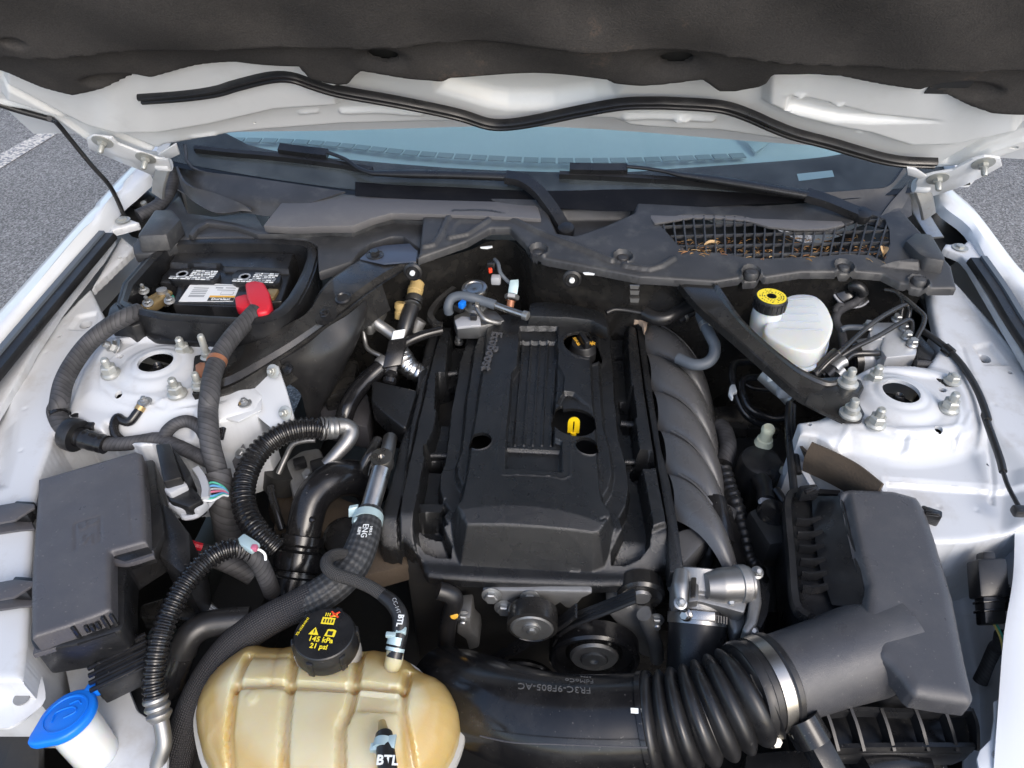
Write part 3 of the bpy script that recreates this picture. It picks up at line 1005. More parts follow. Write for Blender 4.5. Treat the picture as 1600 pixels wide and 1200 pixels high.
# hinges
for t_, pl, bolts, piv, foot, tab in (
        (1, [(400, 645), (430, 630), (520, 640), (545, 668), (640, 705), (730, 735), (780, 742), (795, 790), (740, 828), (650, 790), (560, 755), (410, 690)], [(475, 655), (675, 730)], (758, 762), (730, 905), [(728, 720), (815, 668), (832, 715), (790, 735)]),
        (3, [(1490, 735), (1500, 770), (1420, 815), (1300, 870), (1150, 920), (1110, 890), (1100, 850), (1110, 825), (1180, 805), (1270, 790), (1360, 740), (1420, 725)], [(1412, 755), (1200, 825)], (1124, 860), (1160, 1000), [(1058, 778), (1100, 785), (1150, 818), (1120, 830), (1062, 812)])):
    hg = prism('hinge_leaf', on_hood(t_, pl, .022), HZ * -.005, M['white'], hood, .0015)
    for b_ in bolts:
        q_ = on_hood(t_, [b_], .022)[0]
        hexnut(q_, HZ, .008, .009, M['nutw'], hg, (.005, .014), .017, 'hinge_bolt')
    q_ = on_hood(t_, [piv], .014)[0]
    lathe('hinge_pivot', q_ + Vector((-.012, 0, 0)), (1, 0, 0), [(.006, 0), (.011, 0), (.012, .002), (.012, .022), (.011, .024), (.006, .024)], M['white'], hg)
    prism('hinge_tab', on_hood(t_, tab, .03), HZ * -.004, M['white'], hg, .001)
    f_ = on_plane(*pix(t_, *foot), Vector((0, 1.24, 0)), Vector((0, 1, 0)))
    ribbon('hinge_arm', [q_ + HZ * .004, q_.lerp(f_, .5) + Vector((0, -.006, 0)), f_], .026, .005, M['zinc'], hg, up=(0, -1, .4))
# thin hose hanging from the hood edge to the fender
p0, p1 = on_hood(1, [(245, 552)], .012)[0], at(192, 336, .94)
wh = tube('washer_hose', hang([pix(1, *p) for p in [(228, 548), (262, 568), (330, 650), (420, 760), (500, 850), (540, 920), (575, 1000)]], p0, p1), .0042, M['rubber'])
tag(wh, 'thin black hose hanging from the left edge of the raised hood', 'hose')

# ------------------------------------------------------------------ windshield, interior
wsh = thing('windshield', 'blue tinted windshield glass below the raised hood edge', 'windshield', ws(0, 0))
nx, nv = 48, 24
V_ = [ws(-.80 + 1.60 * i / (nx - 1), .78 * j / (nv - 1)) for j in range(nv) for i in range(nx)]
F_ = [(j * nx + i, j * nx + i + 1, (j + 1) * nx + i + 1, (j + 1) * nx + i) for j in range(nv - 1) for i in range(nx - 1)]
mesh_obj('glass_pane', V_, F_, M['glass'], wsh)
fr_px = [(250, 205), (330, 206), (358, 210), (388, 226), (460, 241), (540, 249), (699, 262), (834, 268), (969, 269), (1060, 263), (1161, 256), (1262, 248), (1313, 241), (1335, 232), (1350, 215), (1500, 215)]
tops = catmull([on_ws(x, y, -.003) for x, y in fr_px], 60)
low = [Vector((p.x, 1.30 + .10 * p.x ** 2, .965 + .07 * p.x ** 2 - .006)) for p in tops]
V_ = [q for a, b in zip(tops, low) for q in (a, b)]
mesh_obj('black_border', V_, [(2 * i, 2 * i + 1, 2 * i + 3, 2 * i + 2) for i in range(59)], M['frit'], wsh)
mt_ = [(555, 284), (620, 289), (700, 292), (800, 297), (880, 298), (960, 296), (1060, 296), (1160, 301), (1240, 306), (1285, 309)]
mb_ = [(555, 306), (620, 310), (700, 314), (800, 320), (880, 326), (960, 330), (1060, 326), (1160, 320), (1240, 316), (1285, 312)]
loft('no_reflection_band', [[on_ws(*p, .0015) for p in mt_], [on_ws(*p, .003) for p in mb_]], M['dark_glass'], wsh, 40)  # added matte black strip, darkens the glass foot where no reflection shows
lb = [on_ws(*pix(3, *p), .0006) for p in [(548, 805), (712, 788), (722, 818), (558, 838)]]
mesh_obj('glass_label', lb, [(0, 1, 2, 3)], M['faint_label'], wsh, False)
dash = thing('dashboard', 'pale dashboard top with a long defroster grille seen through the windshield', 'dashboard', (0, 1.6, .95))
patch('dash_top', [[Vector((-.75, 1.40, .955)), Vector((0, 1.36, .955)), Vector((.75, 1.40, .955))],
                   [Vector((-.75, 1.60, .985)), Vector((0, 1.58, .985)), Vector((.75, 1.60, .985))],
                   [Vector((-.75, 1.85, 1.00)), Vector((0, 1.85, 1.03)), Vector((.75, 1.85, 1.0))],
                   [Vector((-.75, 1.98, .80)), Vector((0, 1.98, .80)), Vector((.75, 1.98, .80))]], M['dash'], dash, 30, 20, .004)
patch('gauge_hood', [[at(1180, 238, .99), at(1240, 205, 1.02), at(1330, 215, 1.01)], [at(1150, 200, 1.01), at(1240, 175, 1.08), at(1380, 190, 1.03)]], M['dash'], dash, 12, 8, .01)
vl = catmull([at(x, y, .985) for x, y in [(330, 219), (450, 222), (530, 228), (640, 240), (760, 248), (860, 252), (960, 252), (1060, 249), (1165, 244)]], 33)
for i in range(32):
    a, b = vl[i], vl[i + 1]
    t_ = (b - a); n_ = Vector((-t_.y, t_.x, 0)).normalized()
    block('defroster_slot', (a + b) / 2 + Vector((0, 0, .0015)), t_ * .43, n_ * .011, Vector((0, 0, .0015)), M['slot'], dash, 0)
# cabin behind the glass, keeps the inside dark as under a roof
cab = thing('cabin', 'dim car interior behind the dashboard, seen faintly through the windshield', 'cabin', (0, 2.4, .5))
box('seat_row', (0, 2.35, .75), (1.3, .25, .9), M['dash'], cab, .08)
box('cabin_floor', (0, 2.1, .35), (1.5, 1.2, .05), M['dark'], cab, .01)
patch('roof', [[Vector((-.62, 1.95, 1.30)), Vector((0, 1.92, 1.33)), Vector((.62, 1.95, 1.30))], [Vector((-.62, 2.5, 1.35)), Vector((0, 2.5, 1.38)), Vector((.62, 2.5, 1.35))],
               [Vector((-.62, 3.2, 1.30)), Vector((0, 3.2, 1.33)), Vector((.62, 3.2, 1.30))]], M['white'], cab, 12, 10, .02)
for s in (-1, 1):
    ribbon('roof_pillar', [ws(.79 * s, .0), ws(.76 * s, .3), ws(.70 * s, .62), ws(.62 * s, .74)], .05, .04, M['white'], cab)
    patch('door_panel', [[Vector((.80 * s, 1.45, .98)), Vector((.80 * s, 2.2, 1.0)), Vector((.80 * s, 3.0, 1.0))], [Vector((.86 * s, 1.45, .4)), Vector((.88 * s, 2.2, .4)), Vector((.88 * s, 3.0, .4))]], M['white'], cab, 8, 6, .02)

# ------------------------------------------------------------------ cowl
def zc(x, y):
    return .932 + (y - 1.09) * .17


cowl = thing('cowl_panel', 'weathered grey plastic cowl panel with grille below the windshield', 'cowl', (0, 1.2, .93))
front_lip = L(27, .93, (60, 405), (80, 395), (400, 310), (560, 242), (700, 242), (800, 320), (850, 385), (940, 410), (1600, 515)) + L(6, .93, (840, 345), (1270, 370), (1450, 350), (1560, 345)) \
    + L(7, .93, (160, 310), (350, 288), (660, 290), (800, 300), (900, 340), (1060, 365), (1210, 365), (1170, 270))
grl = L(3, .945, (-85, 1060), (0, 1038), (150, 1038), (300, 1045), (420, 1078), (560, 1098), (700, 1098), (780, 1072), (880, 1045), (940, 1060), (965, 1100), (975, 1160), (960, 1215)) + L(7, .94, (735, 195), (600, 188), (430, 200), (300, 200), (180, 205), (60, 200)) \
    + L(6, .94, (1290, 200), (1200, 200), (1090, 190), (1030, 160), (960, 100), (900, 55))
back = [Vector((x, 1.325 + .10 * x * x, .95)) for x in (.66, .5, .3, .1, -.1, -.16)]
pin_px = [pix(27, 893, 345), pix(27, 1478, 385), pix(6, 1490, 320), pix(7, 85, 280), pix(7, 590, 252), pix(7, 1005, 322)]
lay = [('line', L(27, .94, (100, 310), (170, 300), (215, 250), (260, 170), (310, 130), (400, 130), (560, 132), (680, 155), (900, 240), (1200, 330), (1400, 395)), .006, .003, .003),
       ('line', L(27, .94, (280, 262), (400, 245), (470, 210), (550, 172)), .006, .0035, .003),
       ('poly', L(27, .94, (270, 260), (310, 190), (350, 165), (550, 170), (470, 210), (400, 245)), -.004, .006),
       ('line', L(27, .94, (1500, 425), (1620, 440)) + L(6, .94, (700, 260), (860, 280), (930, 265), (1010, 228)), .006, .003, .003),
       ('poly', L(6, .94, (380, 100), (500, 80), (640, 40), (740, 10), (760, -60), (300, -60), (330, 60)), -.020, .012),
       ('poly', L(2, .95, (930, 960), (1390, 955), (1370, 1020), (1250, 1060), (1120, 1095), (1090, 1100), (1000, 1090), (960, 1020)), -.018, .012),
       ('poly', L(7, .94, (770, 240), (950, 225), (1005, 235), (1015, 262), (900, 255)), .012, .006),
       ('hole', grl)]
for i, p in enumerate(pin_px):
    c_ = at(*p, .937)
    lay.append(('disc', c_, .021, .005, .004))
    lay.append(('disc', c_, .017, -.010, .004))
main = relief('main_panel', M['cowl'], front_lip + back + L(2, .95, (935, 1010), (440, 995), (395, 1000), (370, 1150)), zc, lay, cowl, res=.0026, skirt=.012, edge=.005)
for p in pin_px:
    c_ = at(*p, .933)
    lathe('push_pin', c_ + Vector((0, 0, -.004)), (0, 0, 1), [(.0125, 0), (.0125, .008), (.010, .012), (.005, .0135), (0, .014)], M['cowl'], main, 20)
# raised lips under the glass
prism('upper_lip', L(1, .967, (1318, 915), (1450, 898), (1600, 896)) + L(2, .967, (300, 905), (900, 930), (922, 958), (937, 1012), (700, 1000), (430, 990), (240, 986), (150, 1010), (60, 1046), (-70, 1046)) + L(1, .965, (1350, 1052), (1215, 1044)),
      (0, .004, -.018), M['cowl_lip'], cowl, .004)
prism('upper_lip', L(2, .964, (1395, 942), (1600, 944)) + L(3, .964, (250, 952), (330, 970), (420, 992), (560, 996), (740, 984), (775, 1040), (680, 1060), (560, 1062), (420, 1050), (330, 1022), (200, 1010), (60, 1008), (-110, 1035)),
      (0, .004, -.008), M['cowl_lip'], cowl, .004)
# side trims under the glass corners
patch('glass_edge_trim', [[on_ws(*pix(1, 862, 668), .002), on_ws(*pix(1, 900, 775), .002), on_ws(*pix(1, 1180, 830), .002), on_ws(*pix(1, 1600, 893), .002)],
                          [A(1, 830, 760, .985), A(1, 960, 850, .975), A(1, 1180, 920, .968), A(1, 1400, 960, .960)],
                          [A(1, 830, 880, .950), A(1, 980, 960, .948), A(1, 1160, 990, .945), A(1, 1300, 1010, .942)]], M['cowl'], cowl, 20, 14, .004)
patch('corner_fin', [[A(1, 822, 770, 1.0), A(1, 870, 850, .99), A(1, 1000, 900, .975), A(1, 1165, 965, .962)],
                     [A(1, 830, 800, .98), A(1, 870, 900, .965), A(1, 1000, 990, .955), A(1, 1165, 972, .958)]], M['cowl'], cowl, 16, 6, .004)
patch('glass_edge_trim', [[on_ws(*pix(3, 640, 895), .002), on_ws(*pix(3, 850, 880), .002), on_ws(*pix(3, 965, 862), .002), on_ws(*pix(3, 1040, 775), .002)],
                          [A(3, 700, 950, .972), A(3, 830, 950, .972), A(3, 930, 930, .98), A(3, 1060, 840, 1.0)],
                          [A(3, 760, 1020, .955), A(3, 870, 1040, .95), A(3, 970, 1060, .95), A(3, 1075, 1000, .96)]], M['cowl'], cowl, 18, 12, .004)
patch('corner_fin', [[A(3, 900, 1045, .955), A(3, 960, 960, .975), A(3, 1030, 880, .995), A(3, 1065, 830, 1.005)],
                     [A(3, 960, 1060, .945), A(3, 1010, 1000, .96), A(3, 1050, 930, .98), A(3, 1078, 870, .99)]], M['cowl'], cowl, 14, 6, .004)
# left wing of the cowl round the battery box
prism('left_wing', L(1, .935, (830, 900), (870, 985), (1000, 1000), (1180, 980), (1215, 1044), (1350, 1052), (1530, 1046)) + L(2, .935, (60, 1046), (240, 990), (395, 1000), (375, 1150)) + L(5, .935, (920, 75), (850, 75), (720, 115), (650, 165), (600, 230), (390, 300), (380, 130), (300, 90)) + L(1, .935, (1100, 1095), (880, 1100), (720, 1170), (620, 1175), (610, 1130)),
      (0, 0, -.02), M['cowl'], cowl, .004)
prism('seam_rib', L(1, .944, (870, 1085), (900, 1045), (960, 1010), (1090, 1030), (1200, 1065), (1400, 1062), (1530, 1055)) + L(2, .944, (60, 1060), (180, 1012), (250, 1000), (395, 1010), (395, 1025), (250, 1015), (180, 1030), (60, 1078)) + L(1, .944, (1530, 1072), (1400, 1080), (1190, 1085), (1090, 1048), (960, 1030), (920, 1055), (890, 1092)),
      (0, 0, -.012), M['cowl'], cowl, .002)
prism('end_cap', L(1, .965, (640, 1080), (715, 970), (795, 968), (835, 1015), (770, 1085), (640, 1092)), (0, -.004, -.03), M['cowl'], cowl, .004, taper=1.08)
prism('end_cap', L(7, .965, (935, 90), (990, 45), (1080, 55), (1155, 180), (1150, 200), (1050, 185), (1010, 160)), (0, -.004, -.035), M['cowl'], cowl, .004, taper=1.08)
# grille bars
gcut = [(p.x, p.y) for p in grl]
gp0, gp1 = Vector((min(p[0] for p in gcut), 0, 0)), Vector((max(p[0] for p in gcut), 0, 0))


def clip_seg(a, b, n=60):
    """stretches of the bar a-b inside the grille opening"""
    xs = np.array([a[0] + (b[0] - a[0]) * i / n for i in range(n + 1)]); ys = np.array([a[1] + (b[1] - a[1]) * i / n for i in range(n + 1)])
    ins = sd_poly(xs, ys, gcut) > -.003
    i = 0
    while i <= n:
        if ins[i]:
            j = i
            while j < n and ins[j + 1]: j += 1
            if j > i + 2: yield (xs[i], ys[i]), (xs[j], ys[j])
            i = j + 1
        else: i += 1


bars_v = [((1010 + 16.6 * i, 325), (1010 + 16.6 * i + 27 - 2.4 * i, 425)) for i in range(25)]
bars_h = [((1000, 351), (1400, 344)), ((1000, 363), (1400, 357)), ((1000, 375), (1400, 370)), ((1000, 387), (1400, 384)), ((1000, 398), (1400, 396)), ((1000, 338), (1400, 331))]
for k, (a, b) in enumerate(bars_v + bars_h):
    A3, B3 = at(*a, .945), at(*b, .945)
    for s0, s1 in clip_seg((A3.x, A3.y), (B3.x, B3.y)):
        P0, P1 = Vector((*s0, zc(*s0) - .004)), Vector((*s1, zc(*s1) - .004))
        ribbon('grille_bar', [P0, P1], .0034, .007 if k < 25 else .0055, M['cowl'], main, n=2)
gcn = sum(grl, Vector()) / len(grl)
gb = relief('grille_floor', M['dark'], [gcn + (p - gcn) * 1.3 + Vector((0, .02, 0)) for p in grl], lambda x, y: zc(x, y) - .035 - .01 * np.sin(x * 40), [], cowl, res=.006, skirt=.0, edge=.002)

# litter caught in the grille
def leafy(name, pts, m, label, cat, group=None):
    o = mesh_obj(name, pts, [tuple(range(len(pts)))], m, None, False)
    return tag(o, label, cat, group)


def leaf_mesh(c, ang, ln, wd, curl=.004):
    out = []
    ca, sa = math.cos(ang), math.sin(ang)
    rows = []
    for i in range(7):
        u = i / 6
        w = wd * math.sin(math.pi * min(1, u * .95 + .03)) ** .8
        zc_ = curl * math.sin(u * 3.1)
        for s in (-1, 0, 1):
            x_, y_ = (u - .5) * ln, s * w / 2
            rows.append(Vector(c) + Vector((x_ * ca - y_ * sa, x_ * sa + y_ * ca, zc_ + abs(s) * curl)))
    f = [(i * 3 + j, i * 3 + j + 1, i * 3 + j + 4, i * 3 + j + 3) for i in range(6) for j in range(2)]
    return rows, f


def leaf(name, c, ang, ln, wd, m, label, curl=.004):
    v, f = leaf_mesh(c, ang, ln, wd, curl)
    o = mesh_obj(name, v, f, m, None, True)
    return tag(o, label, 'leaf')


leaf('leaf', at(1379, 396, .953), R(75), .030, .014, M['leaf_pale'], 'pale curled leaf lying at the right end of the cowl grille', .006)
leaf('leaf', pix and A(6, 1240, 130, .948), R(20), .026, .007, M['leaf_pale'], 'narrow tan leaf lying near the left end of the cowl grille', .003)
leaf('leaf', A(3, 150, 1130, .948), R(25), .028, .009, M['leaf_pale'], 'small tan leaf lying across the middle bars of the grille', .003)
rv, rf = [], []
for i in range(420):
    px_ = random.uniform(1050, 1390); py_ = 388 + random.gauss(0, 7) + (8 if px_ > 1150 else 2) * random.random()
    if random.random() < .25: py_ = random.uniform(368, 385)
    c = at(px_, py_, random.choice((.925, .935, .942, .946)))
    v, f = leaf_mesh(c, random.uniform(-1.2, 1.2) if random.random() < .7 else random.uniform(0, 3.1), random.uniform(.005, .018), random.choice((.0006, .0008, .001, .0012, .003)), .001)
    k = len(rv); rv += v; rf += [tuple(k + q for q in ff) for ff in f]
lit = mesh_obj('leaf_litter', rv, rf, None, None, True, mats=[M['needle'], M['leaf_brown'], M['leaf_pale']], fmat=[(i // 12) % 7 % 3 for i in range(len(rf))])
tag(lit, 'brown pine needles and leaf crumbs caught in the cowl grille', 'leaf litter', kind='stuff')

# ------------------------------------------------------------------ wipers
def wiper(label, pts_blade, arm, knuckle, pivot, hook):
    w = thing('wiper', label, 'wiper', on_ws(*pivot), 'windshield wipers')
    bl = [on_ws(x, y, .006) for x, y in pts_blade]
    ribbon('blade', bl, .010, .014, M['rubber'], w, n=24, up=(0, -.47, .88))
    hk = [on_ws(x, y, .016) for x, y in hook]
    ribbon('blade_clip', hk, .020, .014, M['black'], w, n=8, up=(0, -.47, .88))
    am = [on_ws(x, y, o) for x, y, o in arm]
    tube('arm', am, lambda t: .0045 + .006 * min(1, max(0, (t - .2) / .3)), M['black'], w, 12, 60, flat=.75)
    kn = [on_ws(x, y, o) for x, y, o in knuckle]
    hd = ribbon('arm_head', kn, .026, .014, M['black'], w, n=24, up=(0, -.3, .95))
    lathe('pivot_cap', on_ws(*pivot, .004) + Vector((0, -.008, -.004)), (0, -.3, .95), [(.0165, 0), (.0165, .012), (.015, .016), (.010, .018), (0, .0185)], M['black'], hd, 24)
    return w


wiper('long wiper with curved arm head, pivot left of the grille', [(305, 233), (360, 239), (440, 246), (520, 256), (582, 266)], [(510, 237, .02), (540, 249, .02), (560, 263, .02), (580, 270, .02), (600, 271, .02), (700, 273, .022), (792, 276, .024)],
      [(790, 276, .024), (815, 281, .024), (840, 298, .022), (862, 325, .018), (882, 356, .012)], (884, 358), [(437, 232), (475, 237), (512, 241)])
wiper('wiper with straight arm, pivot at the right corner beside the grille', [(874, 273), (960, 277), (1060, 283), (1160, 294), (1262, 308)], [(979, 260, .022), (1009, 263, .022), (1040, 268, .022), (1062, 273, .022), (1097, 278, .022), (1180, 291, .024), (1262, 305, .024)],
      [(1260, 304, .024), (1290, 313, .022), (1320, 325, .018), (1342, 334, .014)], (1343, 335), [(890, 263), (935, 264), (980, 264)])
# ------------------------------------------------------------------ fenders
def fender(name, label, outer, inner_, flange, strip, sgn, tabbolt):
    f = thing(name, label, 'fender', outer[2], 'front fenders')
    top = [at(*p) for p in outer]
    inn = [at(*p) for p in inner_]
    mid = [a.lerp(b, .5) + Vector((0, 0, .004)) for a, b in zip(top, inn)]
    down = [p + Vector((sgn * .05, 0, -.06)) for p in top]
    down2 = [p + Vector((sgn * .09, 0, -.45)) for p in top]
    patch('fender_skin', [down2, down, top, mid, inn, [p + Vector((-sgn * .004, 0, -.02)) for p in inn]], M['white'], f, 40, 30, .0015)
    fl = relief('inner_flange', M['white_dimmed'], [at(*p) for p in flange], lambda x, y: .878 + .062 * np.clip((y - .75) / .55, -.6, 1.2), [], f, res=.004, skirt=.012, edge=.004)
    s = [at(*p) for p in strip]
    rb = ribbon('gutter_strip', s, .034, .012, M['rubber'], f, n=30)
    ribbon('gutter_bead', [p + Vector((sgn * .008, 0, .007)) for p in s], .012, .006, M['grey_rubber'], f, n=30)
    hexnut(at(*tabbolt), (0, 0, 1), .008, .006, M['nutw'], f, None, .014, 'flange_bolt')
    return f


fender('fender', 'white left fender edge with a rubber gutter strip, asphalt behind it',
       [(-260, 790, .88), (-120, 640, .905), (0, 505, .93), (94, 400, .948), (182, 300, .968), (216, 263, .975), (236, 246, .98)],
       [(-230, 830, .88), (-120, 690, .90), (0, 540, .92), (152, 360, .945), (180, 320, .955), (204, 299, .96), (234, 272, .97)],
       [(-240, 900, .9), (-120, 760, .9), (0, 607, .9), (32, 567, .9), (50, 540, .9), (95, 475, .91), (160, 400, .92), (179, 372, .925), (175, 363, .925), (199, 354, .93), (218, 346, .935), (202, 338, .94), (186, 336, .94), (177, 318, .945), (150, 356, .935), (0, 533, .91), (-120, 684, .9), (-240, 830, .89)],
       [(168, 368, .935), (120, 424, .93), (60, 495, .925), (0, 567, .915), (-100, 690, .90), (-200, 810, .89)], -1, (192, 344, .937))
fender('fender', 'white right fender edge with a rubber gutter strip, asphalt behind it',
       [(1860, 800, .88), (1730, 620, .905), (1600, 443, .93), (1563, 400, .94), (1512, 331, .962), (1477, 297, .972), (1462, 284, .98)],
       [(1830, 830, .88), (1700, 640, .90), (1600, 477, .92), (1544, 404, .938), (1516, 354, .955), (1478, 324, .965), (1460, 300, .97)],
       [(1830, 900, .9), (1720, 735, .9), (1600, 560, .9), (1560, 495, .91), (1512, 420, .92), (1500, 404, .925), (1473, 390, .93), (1478, 381, .935), (1508, 378, .94), (1523, 366, .94), (1530, 385, .935), (1546, 404, .935), (1600, 480, .91), (1720, 655, .9), (1830, 820, .9)],
       [(1527, 407, .935), (1560, 455, .928), (1600, 520, .92), (1680, 630, .905), (1780, 780, .89)], 1, (1500, 387, .935))

# hinge wells: dark pockets with hose and cap
well = thing('hinge_well', 'black plastic hinge pocket with a capped bolt beside the left hood hinge', 'hinge pocket', at(220, 318, .9))
prism('pocket', L(1, .90, (530, 950), (560, 900), (690, 810), (740, 840), (830, 800), (840, 960), (700, 1010), (640, 1020), (570, 1000)), (0, 0, -.05), M['dark'], well, .006)
lathe('cap', A(1, 655, 930, .905), (0, -.2, 1), [(.028, -.01), (.028, .006), (.022, .014), (.010, .017), (0, .017)], M['black'], well)
lathe('clip', A(1, 668, 948, .925), (0, -.2, 1), [(.006, 0), (.006, .006), (0, .008)], M['nutw'], well, 12)
hz = tube('wrapped_hose', L(1, .93, (640, 1000, .93), (720, 960, .935), (770, 910, .945), (805, 830, .965), (812, 770, .985)), .013, M['wrap'], None, 14)
tag(hz, 'short tape wrapped hose bending up beside the left hood hinge', 'hose')
well2 = thing('hinge_well', 'black hinge pocket beside the right hood hinge', 'hinge pocket', at(1500, 340, .9))
prism('pocket', L(3, .905, (1075, 900), (1180, 900), (1240, 975), (1350, 1045), (1365, 1085), (1320, 1125), (1230, 1180), (1200, 1150), (1130, 1050)), (0, 0, -.05), M['dark'], well2, .006)
ribbon('well_rail', L(3, .93, (1085, 900, .97), (1110, 960, .96), (1150, 1030, .95), (1195, 1100, .94)), .03, .004, M['zinc'], well2)

# ------------------------------------------------------------------ inner fenders with strut towers
def zl(x, y):
    return .845 + .05 * np.clip((y - .5) / .6, -.5, 1.3)


TZ = .887
apron = thing('inner_fender', 'white left inner fender with strut tower below the battery box', 'inner fender', at(150, 620, .86), 'inner fenders')
tl = at(246, 572, TZ)
plate = [A(4, 585, 960, .88), A(4, 620, 850, .88), A(4, 680, 745, .88), A(4, 900, 735, .88), A(4, 1180, 745, .88), A(4, 1420, 800, .88), A(4, 1500, 1000, .88), A(4, 1400, 1100, .88), A(4, 1040, 1150, .88), A(4, 900, 1095, .88), A(4, 820, 1110, .88), A(4, 650, 1050, .88)]
tower = [A(4, 470, 1060, .87), A(4, 520, 900, .87), A(4, 680, 720, .87), A(4, 1180, 700, .87), A(4, 1500, 780, .87), A(4, 1640, 1060, .87), A(4, 1560, 1180, .87), A(8, 1240, 200, .87), A(8, 760, 120, .87), A(8, 480, 60, .87)]
oL = [at(*p, .865) for p in []] + [at(*p) for p in [(211, 386, .902), (122, 470, .888), (44, 552, .876), (28, 590, .872), (-60, 690, .862), (-110, 800, .85), (-110, 1060, .84), (30, 1060, .84), (40, 1000, .84), (50, 800, .855), (60, 742, .86), (84, 678, .865), (120, 650, .865)]] + \
     [at(*p, .83) for p in [(150, 690), (230, 720), (310, 700)]] + [at(*p, .865) for p in [(400, 645), (412, 622), (400, 600), (330, 545), (170, 510), (150, 470), (200, 396)]]
apl = relief('apron_panel', M['white_dimmed'], oL, zl, [
    ('poly', rnd(tower), .010, .030),
    ('set', rnd(plate), .884, .010),
    ('line', [plate[i] for i in (9, 8, 7)], -.0015, .001, .003),
    ('disc', tl, .064, .009, .022),
    ('disc', tl, .040, .004, .010),
    ('dhole', tl, .0265),
    ('poly', L(4, .865, (440, 715), (510, 630), (640, 605), (640, 700), (560, 720)), -.006, .006),
    ('dhole', A(4, 560, 680, .862), .0105), ('dhole', A(4, 405, 765, .86), .004), ('dhole', A(4, 780, 297, .87), .0045), ('dhole', A(4, 750, 825, .885), .0055), ('dhole', A(4, 735, 1055, .885), .006),
    *[('disc', at(*p, .866), .0045, -.0012, .003) for p in [(150, 470), (110, 520), (75, 560), (40, 640), (30, 700), (25, 770)]],
    ('line', L(4, .86, (700, 720), (560, 900), (450, 1060)), -.002, .0008, .002),
    ('line', [at(*p) for p in [(205, 395, .9), (118, 478, .887), (48, 556, .875), (34, 600, .87)]], .0018, .002, .002),
    ('line', [at(*p, .872) for p in [(85, 690), (100, 640), (130, 580), (170, 530)]], -.003, .001, .004),
    ('poly', L(8, .86, (-200, 0), (90, 0), (150, 150), (120, 380), (60, 560), (-200, 620)), -.014, .035),
    ('poly', L(8, .87, (560, 260), (640, 130), (900, 100), (1240, 90), (1240, 280)), -.02, .02),
    ('line', [tl + Vector((math.cos(a) * .084, math.sin(a) * .084, 0)) for a in np.linspace(0, 2 * math.pi, 40)], .0014, .0008, .0016),
], apron, res=.0026, skirt=.16, edge=.010, shallow=lambda x, y: x < -.70)


def strut(c, parent):
    lathe('strut_cup', c + Vector((0, 0, -.075)), (0, 0, 1), [(.010, 0), (.026, 0), (.030, .040), (.034, .052)], M['dark'], parent)
    lathe('strut_rod', c + Vector((0, 0, -.045)), (0, 0, 1), [(.015, 0), (.014, .022), (.0085, .030), (.0085, .044), (.006, .048), (.0035, .044), (0, .044)], M['black_gloss'], parent, 20)


strut(tl, apron)
for p in ((695, 930), (1152, 800), (1110, 1055)):
    hexnut(A(4, p[0], p[1] + 8, .886), (0, -.05, 1), .0115, .018, M['nutw'], apl, (.0062, .014), .0145, 'tower_nut')
hexnut(A(4, 725, 775, .884), (-.5, -.3, .6), .010, .012, M['zinc'], apl, (.006, .01), .016, 'tower_nut')
# bracket ledge right of the left tower with ground points
prism('bracket_plate', [at(*p, .868) for p in [(300, 612), (410, 618), (408, 640), (372, 658), (330, 650)]], (0, 0, -.004), M['white_dimmed'], apron, .0015)
side_pl = prism('side_plate', [atd(429, 557, 1.165), atd(447, 610, 1.135), atd(463, 668, 1.10), atd(425, 670, 1.10), atd(398, 648, 1.115), atd(396, 604, 1.14)], (.0, .004, -.003), M['white_dimmed'], apron, .001)
for p in ((427, 580, 1.135), (446, 645, 1.095)):
    hexnut(atd(*p), (-.2, -.8, .55), .006, .007, M['nutw'], side_pl, (.004, .006), .011, 'plate_nut')

apr = thing('inner_fender', 'white right inner fender with strut tower behind the air filter box', 'inner fender', at(1420, 700, .86), 'inner fenders')
tr_ = at(1405, 619, TZ)
plate = [A(7, *p, .88) for p in [(640, 850), (760, 815), (1000, 840), (1180, 870), (1260, 950), (1285, 1060), (1230, 1160), (1000, 1185), (760, 1150), (640, 1120), (560, 1000)]]
tower = [A(7, *p, .87) for p in [(600, 830), (740, 790), (1000, 800), (1230, 850), (1340, 980), (1380, 1120), (1400, 1250), (1000, 1330), (650, 1250), (500, 1150), (400, 1100)]]
oR = [at(*p) for p in [(1490, 436, .902), (1546, 502, .888), (1602, 568, .876), (1700, 690, .862), (1710, 800, .85)]] + [at(*p, .865) for p in [ (1590, 812), (1530, 822), (1469, 823), (1420, 800), (1385, 770), (1380, 747), (1340, 715), (1277, 684), (1250, 680), (1246, 664), (1275, 660), (1330, 650), (1330, 600), (1360, 585), (1442, 588), (1462, 560), (1447, 510), (1434, 452)]]
